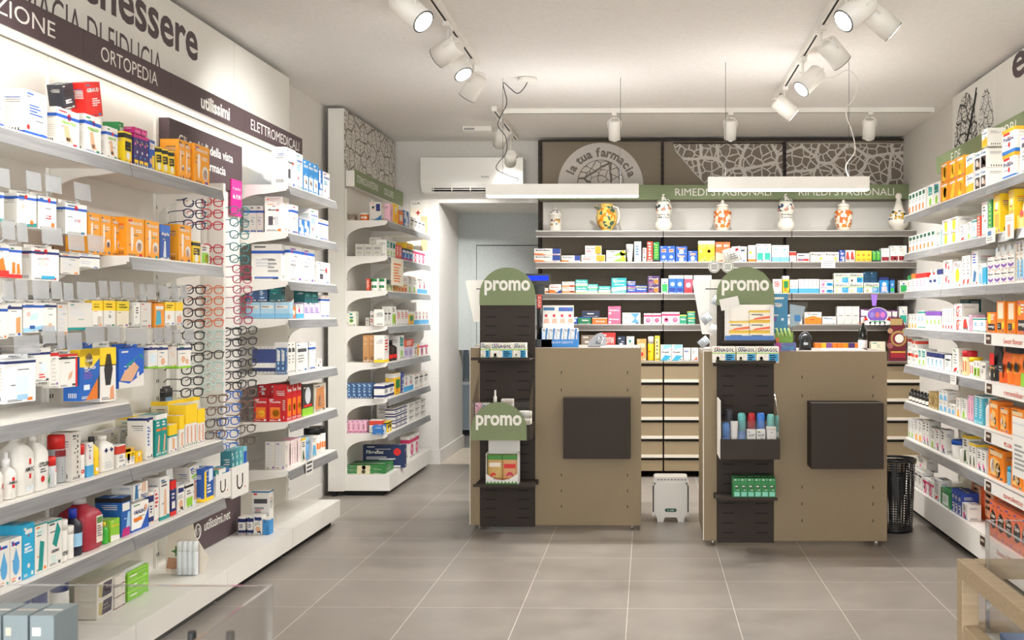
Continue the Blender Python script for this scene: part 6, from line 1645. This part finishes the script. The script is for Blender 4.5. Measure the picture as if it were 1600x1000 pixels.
# yellow-orange product display on the right column, with promo arch behind
Yd = YF2-.06; z0 = zon(1180, 535, Yd)
bracket_shelf(g0+.02, g1, Yd-.05, YF2-.005, z0, 'thin dark shelf under the yellow and orange boxes')
a, b = xon(1133, Yd-.04), xon(1209, Yd-.04); z1 = zon(1180, 476, Yd-.04); Yx = Yd-.045
e = empty('counter_display', ((a+b)/2, Yx, z0+.0006), 'blue and white carton display holding yellow and orange medicine boxes', 'display carton'); hw = (b-a)/2; hh = z1-z0
mb = MB(); mb.box(-hw, 0, 0, hw, .003, hh*.18, '3f72b8'); mb.box(-hw, .003, 0, -hw+.003, .05, hh, 'W'); mb.box(hw-.003, .003, 0, hw, .05, hh, 'W'); mb.box(-hw, .047, 0, hw, .05, hh, 'f0ece4'); mb.box(-hw, 0, hh*.18, -hw+.02, .003, hh*.96, 'e8e4e0'); mb.box(hw-.02, 0, hh*.18, hw, .003, hh*.96, 'e8e4e0'); mb.build('carton', e)
for c_ in range(2):
    for r_ in range(3 if c_ else 2):
        sp = 'f1ead8|B .82 1 e8c22a;P .1,.1,1,.25,1,.5,.3,.3 e8642a;R 0 0 1 .12 e8b42a;T .08 .5 .9 .7 1 d'
        product('box', hw*.84, hh*.27, .035, sp, ((a+b)/2+(hw*.43 if c_ else -hw*.43), Yx+.022, z0+.004+hh*.275*r_), 0, ['lower', 'middle', 'upper'][r_]+' yellow and orange box in the '+('second' if c_ else 'first')+' pile of the blue carton display', 'yellow and orange medicine boxes')
mb = MB(); mb.box(-.05, -.0008, -.03, .05, .0008, .03, 'w'); patches(mb, 'T .2 -.4 .8 .4 3 g', .001, .001, .0016); o = mb.build('paper_tag'); o.location = (xon(1140, Yx-.004), Yx-.004, zon(1140, 474, Yx)); o.rotation_euler.y = math.radians(-12); tag(o, 'small white tag stuck over the corner of the blue carton display', 'paper tag')
# till screens: white backs
def till(px0, px1, py0, py1, Y, label, stand=True, zc=1.05):
    a, b = xon(px0, Y), xon(px1, Y); z0, z1 = zon(px0, py1, Y), zon(px0, py0, Y)
    e = empty('till_screen', ((a+b)/2, Y, zc), label, 'till screen', 'white till screens seen from behind'); hw = (b-a)/2
    mb = MB(); mb.prism([(-hw*.62, z0-zc), (hw, z0-zc), (hw, z1-zc), (-hw*.98, z1-zc), (-hw*1.0, z1-zc-.02)] if True else [], 1, -.03, 0, GW)
    mb.box(-hw*.5, -.031, z1-zc-.055, hw*.2, -.03, z1-zc-.05, M_dark); mb.build('screen_back', e)
    mb = MB(); mb.box(-hw*.3, 0, .0, hw*.3, .03, z0-zc+.1, 'W'); mb.lathe([(.09, 0, 'W'), (.08, .012, 'W')], 20, (0, .02, 0), sx=.9); mb.build('stand', e)
    return e
till(729, 795, 438, 503, YF1+.30, 'white till screen seen from behind, beside the green promo arch at the pale door', zc=1.051)
till(1082, 1160, 437, 522, YF2+.26, 'white till screen seen from behind, beside the curling white papers', zc=1.046)
# customer display pole and its base, leaflets
Y = YF1+.16; xp = xon(843, Y)
e = empty('customer_display', (xp, Y, 1.051), 'black customer display pole with a lit blue screen', 'display pole')
mb = MB(); mb.box(-.05, -.06, 0, .08, .06, .045, M_black); mb.build('base', e)
mb = MB(); mb.tube([(0, 0, .045), (0, 0, .30)], .017, M_black, 12); mb.build('pole', e)
mb = MB(); zt = zon(845, 428, Y)-1.051; mb.box(-.10, -.03, zt-.065, .065, .0, zt, M_black); mb.box(-.09, -.031, zt-.04, .055, -.03, zt-.012, M_lcd); mb.box(-.05, -.02, zt-.12, .03, .01, zt-.066, M_black); mb.build('screen', e)
mb = MB(); z_ = zon(841, 471, Y)-1.051; mb.box(-.012, -.019, z_-.04, .014, -.0175, z_+.04, 'e0483c'); mb.text('SALE', lambda u, v: (-.006+v, -.0195, z_-.03+u), .06, .014, 'w'); mb.build('red_sticker', e)
Yb_ = YF1+.10
e = empty('counter_display', (xon(870, Yb_), Yb_, 1.051), 'blue and white carton display of plasters next to the display pole', 'display carton')
X0 = xon(846, Yb_)-e.location.x; X1 = xon(903, Yb_)-e.location.x; zA = zon(870, 508, Yb_)-1.051; zBk = zon(870, 477, Yb_)-1.051
mb = MB(); mb.box(X0, 0, 0, X1, .004, .045, '1f82d0'); mb.text('NUOVI CEROTTI', lambda u, v: (X0+.06+u, -.0005, .022+v), X1-X0-.09, .012, 'w'); mb.box(X0, .004, 0, X0+.003, .08, zA*.7, '1f82d0'); mb.box(X1-.003, .004, 0, X1, .08, zA*.7, '1f82d0'); mb.box(X0, .08, 0, X1-.03, .084, zBk, 'f3efe8')
mb.box(X0+.004, .0792, zBk-.03, X0+.07, .08, zBk-.012, 'j'); mb.box(X1-.12, .0792, zBk-.035, X1-.035, .08, zBk-.012, '3f72c8'); mb.lathe([(.012, 0, 'm'), (.012, .001, 'm')], 10, (X1-.08, .079, zBk-.024))
for k in range(4):
    x = X0+.02+k*.047; mb.prism([(x+.009*math.cos(2*PI*q/10), zA+.055+.009*math.sin(2*PI*q/10)) for q in range(10)], 1, .0788, .08, 'd2344a'); mb.prism([(x-.015, zA+.01), (x+.02, zA+.01), (x+.012, zA+.04), (x-.008, zA+.035)], 1, .079, .08, 'e2b29a')
mb.build('carton', e)
for k in range(5):
    wq = (X1-X0)/5
    product('box', wq*.95, zA-.02, .06, 'eef2f6|P .55,0,.85,0,.7,.5,.9,1,.6,1,.5,.5 2f82c8;T .1 .3 .4 .8 3 A', (e.location.x+X0+wq*(k+.5), Yb_+.04, 1.0515), 0, ORD[k]+' white and blue plaster box from the left in the blue carton display', 'plaster boxes in the blue carton display')
# grey payment terminal and papers
Y = YF1+.18; e = empty('card_terminal', (xon(932, Y), Y, 1.051), 'grey shiny device lying on the counter before the red box', 'card terminal')
mb = MB(); mb.prism([(-.05, 0), (.055, 0), (.06, .05), (.03, .085), (0, .075), (-.045, .03)], 1, -.04, .04, princ('grey_gloss', '6a6a6c', .2)); mb.build('body', e)
mb = MB(); mb.tube([(.0, -.043, .02), (.02, -.044, .06), (.045, -.043, .05), (.03, -.044, .02)], .006, M_chrome, 6, True); mb.build('trim_ring', e)
mb = MB(); mb.box(xon(938, YF1+.05), YF1+.05, 1.0505, xon(995, YF1+.05), YF1+.25, 1.056, 'w'); tag(mb.build('paper_sheet'), 'white papers lying on the worktop by the grey device', 'paper')
mb = MB(); mb.box(xon(1292, YF2+.08), YF2+.04, 1.0455, xon(1352, YF2+.08), YF2+.26, 1.052, 'w'); tag(mb.build('paper_sheet'), 'white papers lying on the worktop by the wine bottle', 'paper')
# barcode scanner on its cradle
Y = YF2+.22; e = empty('barcode_scanner', (xon(1258, Y), Y, 1.046), 'black barcode scanner standing upright on the counter', 'scanner')
mb = MB(); mb.lathe([(.036, 0, M_black), (.03, .03, M_black), (.03, .05, M_black), (.026, .075, M_black), (.012, .09, M_black)], 20, sy=.8); mb.build('body', e)
mb = MB(); mb.tube([(.032*math.cos(PI*k/10), 0, .055+.042*math.sin(PI*k/10)) for k in range(11)], .005, 'd', 6); mb.box(-.012, -.03, .028, .012, -.024, .042, 'i'); mb.build('hood', e)
# wine-like dark bottle on the counter
Y = YF2+.2; e = empty('dark_bottle', (xon(1348, Y), Y, 1.046), 'dark green bottle with white label standing on the counter', 'bottle')
DG = princ('dark_glass', '10160f', .08)
mb = MB(); r = .024; mb.lathe([(r, 0, DG), (r, .1, DG), (r*.8, .115, DG), (r*.38, .135, DG), (r*.36, .15, DG)], 20); mb.build('glass', e)
mb = MB(); mb.lathe([(r*.4, .15, 'f3dcd2'), (r*.42, .178, 'f3dcd2'), (r*.3, .182, 'f3dcd2')], 16); mb.build('cap', e)
mb = MB(); mb.lathe([(r+.0008, .008, 'e9e2e0'), (r+.0008, .055, 'e9e2e0')], 20); mb.build('label_band', e)
# blue leaflet box with acrylic, beside the right promo arch
Y = YF2+.05
def on_counter(px0, px1, py0, Y, sp, lab, d=.05, kind='box', z=1.0456):
    a, b = xon(px0, Y), xon(px1, Y); return product(kind, b-a, zon((px0+px1)/2, py0, Y)-z, d, sp, ((a+b)/2, Y+d/2, z), 0, lab)
on_counter(1203, 1231, 459, YF2+.10, '2f86b4|X .1 .78 .7 .84 w ACIDRA;C .25 .55 .13 v;C .7 .55 .08 A;R .15 .2 .7 .3 w;T .2 .88 .8 .95 1 w', 'tall blue display carton right of the promo arch', .04)
on_counter(1211, 1244, 536, YF2+.02, '5f6aa8|P 0,0,.25,0,.3,1,0,1 b0388a;X .35 .2 .9 .6 c LOW CARB', 'low violet carton in front of the blue one', .05)
on_counter(1212, 1239, 519, YF2+.075, '7fae2a|P 0,.3,.2,.3,.2,.7,0,.7 f07a1c;B 0 .35 5f8f1f;X .3 .1 .85 .28 w LOTTO', 'lime carton display of light green sticks', .02, z=1.046)
for i in range(4):
    mb = MB(); x = xon(1217+i*6, YF2+.065); z0_ = zon(1225, 526, YF2+.06); mb.tube([(x, YF2+.068, z0_), (x-.012, YF2+.07, z0_+.045)], .006, 'c5e08a', 8); tag(mb.build('lip_stick'), ORD[i]+' light green stick from the left over the lime carton', 'stick', 'light green sticks over the lime carton')
Y = YF2+.16; e = empty('leaflet_stand', (xon(1238, Y), Y, 1.046), 'clear acrylic stand with a curved blue-printed leaflet', 'leaflet stand')
mb = MB(); xo = xon(1232, Y)-e.location.x; x1_ = xon(1261, Y)-e.location.x; zt = zon(1240, 472, Y)-1.046; zm = zon(1240, 505, Y)-1.046
mb.prism([(xo, zm-.03), (xo+.05, zm-.02), (x1_-.02, zm+.02), (x1_, zt-.02), (x1_, zt), (xo, zt)], 1, -.03, -.027, M_clear); mb.box(xo+.01, -.02, 0, xo+.03, -.016, zm, M_clear); mb.box(xo-.02, -.04, 0, xo+.08, .03, .004, M_clear); mb.build('holder', e)
mb = MB(); mb.prism([(xo+.004, zm-.02), (xo+.05, zm-.01), (x1_-.03, zm+.03), (x1_-.012, zt-.025), (xo+.004, zt-.012)], 1, -.026, -.024, 'b9d0dc'); mb.prism([(xo+.03, zm+.01), (xo+.065, zm+.01), (xo+.06, zm+.045), (xo+.028, zm+.045)], 1, -.0272, -.026, '2a8fd8'); mb.build('leaflet', e)
# curling white papers and round tags by the right screen
for i, (px, py, w_, h_, rz, tl, sp, lab) in enumerate((
    (1147, 398, .10, .075, 8, -14, 'T .2 .15 .8 .6 3 g;R .72 .7 .95 .9 c8343a', 'tilted white note with a red corner above the promo arch'),
    (1116, 470, .05, .05, 20, 30, 'R .1 .1 .9 .9 i', 'uppermost curled clear leaf beside the till screen'),
    (1108, 497, .055, .05, -15, -35, 'C .5 .5 .2 9ac08a', 'second curled clear leaf beside the till screen'),
    (1112, 515, .055, .05, 25, 30, 'T .2 .2 .8 .8 3 W', 'third curled clear leaf beside the till screen'),
    (1104, 533, .06, .045, -10, -40, 'R .1 .1 .9 .9 i', 'lowest curled clear leaf beside the till screen'))):
    Y = YF2+.1; mb = MB(); seg = 6
    for s in range(seg):
        u0, u1 = s/seg, (s+1)/seg; f = lambda u: (w_*(u-.5), -.02*math.sin(PI*u), 0)
        p, q = f(u0), f(u1); mb.face([(p[0], p[1], 0), (q[0], q[1], 0), (q[0], q[1], h_), (p[0], p[1], h_)], 'f1efec' if i in (0, 3) else 'c5ccd4', True)
    if i == 0: patches(mb, sp, w_*.8, h_, .042)
    o = mb.build('curled_leaf'); md_ = o.modifiers.new('thick', 'SOLIDIFY'); md_.thickness = .001
    o.location = (xon(px, Y), Y, zon(px, py, Y)-h_/2); o.rotation_euler = (0, math.radians(tl), math.radians(rz)); tag(o, lab, 'paper tag', 'papers around the till screen')
for i, (px, py) in enumerate(((1116, 417), (1137, 417))):
    Y = YF2+.09; mb = MB(); r = .033; mb.prism([(r*math.cos(2*PI*k/24), r*math.sin(2*PI*k/24)) for k in range(24)], 1, -.001, .001, 'f4f2ee'); mb.tube([(r*.85*math.cos(2*PI*k/24), -.0015, r*.85*math.sin(2*PI*k/24)) for k in range(24)], .0012, 'd', 4, True)
    for q in range(3): mb.box(-r*.5, -.0016, -.012+q*.01, r*.5, -.001, -.008+q*.01, 'd')
    o = mb.build('round_tag'); o.location = (xon(px, Y), Y, zon(px, py, Y)); tag(o, ['round white tag at the far upper edge of the till screen', 'round white tag touching the promo arch'][i], 'paper tag')
mb = MB(); mb.tube([(xon(1110, YF2+.11), YF2+.11, 1.046), (xon(1110, YF2+.11), YF2+.11, zon(1110, 400, YF2))], .003, M_clear, 6); mb.lathe([(.05, 0, M_clear), (.05, .004, M_clear)], 20, (xon(1110, YF2+.11), YF2+.11, 1.046)); tag(mb.build('tag_stand'), 'clear stand carrying the white tags beside the till screen', 'stand')
# purple wobbler
Y = 7.93; e = empty('shelf_wobbler', (xon(1366, Y), Y, 1.402), 'purple cloud-shaped shelf wobbler hanging by a purple ribbon', 'wobbler')
X_ = lambda px: xon(px, Y)-e.location.x; Z_ = lambda py: zon(1370, py, Y)-1.402
mb = MB(); mb.prism([(X_(1361), Z_(460)), (X_(1371), Z_(460)), (X_(1369), Z_(478)), (X_(1363), Z_(478))], 1, -.001, .001, '9a6fd0'); mb.build('ribbon', e)
mb = MB(); cx_, cz_, rr0 = X_(1371), Z_(493), .07
mb.prism([(cx_+rr0*1.2*math.cos(2*PI*k/28), cz_+rr0*.9*math.sin(2*PI*k/28)) for k in range(28)], 1, 0, .002, 'w'); mb.prism([(cx_+rr0*1.08*math.cos(2*PI*k/28), cz_+.004+rr0*.8*math.sin(2*PI*k/28)) for k in range(28)], 1, -.001, 0, '7d5ab8')
for k in (-2, -1, 0, 1, 2): mb.prism([(cx_+k*.037+.026*math.cos(2*PI*q/14), cz_-.055+.018*math.sin(2*PI*q/14)) for q in range(14)], 1, -.002, -.001, 'f2f0ee')
for k, c in ((-1, '8f7fc8'), (0, 'c8707a'), (1, 'f07ac0')): mb.prism([(cx_+k*.04+.017*math.cos(2*PI*q/14), cz_+.005+.022*math.sin(2*PI*q/14)) for q in range(14)], 1, -.002, -.001, c)
mb.box(cx_-.05, -.0025, cz_-.05, cx_+.05, -.002, cz_-.042, '4fae6a'); mb.build('plaque', e)
# maroon ornate display at the right end
Y = 7.848; e = empty('gift_display', (xon(1402, Y), Y, 0), 'maroon cardboard display with gold roundels beside the right wall shelving', 'display stand')
X_ = lambda px: xon(px, Y)-e.location.x; Z_ = lambda py: zon(1402, py, Y)
mb = MB(); mb.box(X_(1390), .021, .888, X_(1412), .10, .892, '6a1526'); mb.build('foot_flap', e)
mb = MB(); mb.prism([(X_(1388), .888), (X_(1416), .888), (X_(1415), Z_(545)), (X_(1418), Z_(528)), (X_(1411), Z_(500)), (X_(1406), Z_(496)), (X_(1396), Z_(497)), (X_(1393), Z_(505)), (X_(1390), Z_(525)), (X_(1386), Z_(540)), (X_(1390), Z_(548))], 1, 0, .02, '6a1526')
def disc(mb, px, py, r, c, y): mb.prism([(X_(px)+r*math.cos(2*PI*q/20), Z_(py)+r*math.sin(2*PI*q/20)) for q in range(20)], 1, y, 0, c)
disc(mb, 1404, 529, .06, 'b08a50', -.001); disc(mb, 1404, 529, .045, '7a2030', -.002); disc(mb, 1405, 529, .033, 'efe6da', -.003); disc(mb, 1391, 517, .02, 'b98a6a', -.001); disc(mb, 1414, 517, .02, 'a8a070', -.001); disc(mb, 1391, 540, .022, '9a5a5a', -.001)
mb.box(X_(1391), -.002, Z_(508), X_(1410), 0, Z_(498), 'b59a62'); mb.box(X_(1392), -.002, Z_(559), X_(1415), 0, Z_(549), 'a01f30'); mb.box(X_(1392), -.0025, Z_(551), X_(1415), 0, Z_(549), 'd8b040'); mb.build('printed_board', e)

# ------------------------------------------------------------------ foreground: wooden display table with acrylic case, acrylic case at left
TX0, TX1, TY0, TY1, TT, TL = .628, 1.28, .95, 2.115, .756, .63
e = empty('display_table', (TX0, TY0, 0), 'ash wood framed display table in the near right corner', 'table')
W_, D_ = TX1-TX0, TY1-TY0; s = .034
def bar(name, x0, y0, z0, x1, y1, z1):
    mb = MB(); mb.box(x0, y0, z0, x1, y1, z1, M_wood); o = mb.build(name, e); b = o.modifiers.new('bevel', 'BEVEL'); b.width = .002; b.segments = 2
for x in (0, W_-s):
    for y in (0, D_-s): bar('leg', x, y, 0, x+s, y+s, TT-s-.0005)
for z, nm in ((TT-s, 'top_rail'), (TL-s, 'lower_rail')):
    ex = .0 if nm == 'top_rail' else s+.0005
    bar(nm, 0+(0 if nm == 'top_rail' else .003), ex, z, s-(0 if nm == 'top_rail' else .003), D_-ex, z+s); bar(nm, W_-s, ex, z, W_, D_-ex, z+s); bar(nm, s+.0005, D_-s, z, W_-s-.0005, D_, z+s); bar(nm, s+.0005, 0, z, W_-s-.0005, s, z+s)
mb = MB(); mb.box(s+.001, s+.001, TL-.03, W_-s-.001, D_-s-.001, TL-.015, M_panel); mb.build('shelf_board', e)
def acase(x0, y0, z0, x1, y1, z1, label, t=.005, bottom=False):
    e = empty('acrylic_case', (x0, y0, z0), label, 'display case'); w_, d_, h_ = x1-x0, y1-y0, z1-z0
    E = clear('acrylic_edge_'+str(int(x0*1000)), .95, .35)
    for nm, b in (('side_pane', (0, 0, 0, t, d_, h_)), ('side_pane', (w_-t, 0, 0, w_, d_, h_)), ('end_pane', (t+.0003, 0, 0, w_-t-.0003, t, h_)), ('end_pane', (t+.0003, d_-t, 0, w_-t-.0003, d_, h_))):
        mb = MB(); mb.box(*b, M_clear); o = mb.build(nm, e); mb = MB()
        mb.box(b[0], b[1], b[5]+.0002, b[3], b[4], b[5]+.0016, E); mb.build('polished_edge', o)
    for x, y in ((0, 0), (w_-t, 0), (0, d_-t), (w_-t, d_-t)): 
        mb = MB(); mb.box(x-.0008, y-.0008, 0, x+t+.0008, y+t+.0008, h_+.0018, E); mb.build('glued_corner', e)
    return e
acase(.672, 1.0, TL-.0145, 1.235, 2.07, .842, 'clear acrylic case standing inside the wooden display table')
z_ = TL-.0142
for (x, y, w_, h_, d_, sp, lab) in ((.745, 1.93, .12, .012, .22, '1f6fb0', 'flat blue box on the floor of the display table'), (.74, 1.70, .022, .13, .03, 'c0246a|R .2 .2 .8 .8 R', 'slim magenta box in the acrylic case'), (.83, 1.62, .12, .085, .15, 'w|P 0,0,.3,0,.3,1,0,1 d05a4a;C .6 .5 .2 G;T .4 .6 .9 .9 3 g', 'white box with red and green print in the acrylic case'),
                                     (.97, 1.58, .12, .06, .14, 'w|B .3 .6 P;T .2 .6 .8 .9 2 g', 'low white and pink box in the acrylic case'), (.86, 1.38, .14, .05, .12, 'w|B .2 .5 r', 'nearest white box in the acrylic case'), (1.02, 1.85, .16, .03, .12, 'e9dfe0|B .3 .6 p', 'flat pinkish box at the far side of the acrylic case')):
    product('box', w_, h_, d_, sp, (x, y, z_), -.05, lab)
# left: low display table with acrylic case
LX0, LX1, LY0, LY1 = -1.15, -.553, .85, 1.53
e = empty('display_table', (LX0, LY0, 0), 'pale display table under the acrylic case in the near left corner', 'table')
for x in (.01, LX1-LX0-.04):
    for y in (.01, LY1-LY0-.04): qbox('leg', (x, y, 0, x+.03, y+.03, .55), M_wood, e)
qbox('tabletop', (0, 0, .551, LX1-LX0, LY1-LY0, .571), M_panel, e)
acase(LX0+.002, LY0+.002, .572, LX1-.002, LY1-.002, .849, 'clear acrylic case in the near left corner of the picture')
for (p0, p1, lab) in ((47, 84, 'pale box in the near left acrylic case, beside the foam cans'), (5, 43, 'second pale box in the left acrylic case, by the picture edge'), (-40, 1, 'third pale box in the left acrylic case, mostly outside the picture')):
    a, b = xon(p0, 1.39), xon(p1, 1.39); product('box', b-a, zon(60, 962, 1.39)-.5715, .06, '7f8c90|R .1 .2 .9 .8 76848a', ((a+b)/2, 1.42, .5715), 0, lab)
for px, lab in ((300, 'small brown bottle with black cap inside the left acrylic case'), (360, 'small brown bottle with black cap by the acrylic corner')):
    x = xon(px, 1.40); product('bottle', .026, zon(px, 986, 1.40)-.5715, .026, '7a4a30 1b1b1d', (x, 1.40, .5715), 0, lab, 'brown bottles in the left acrylic case')
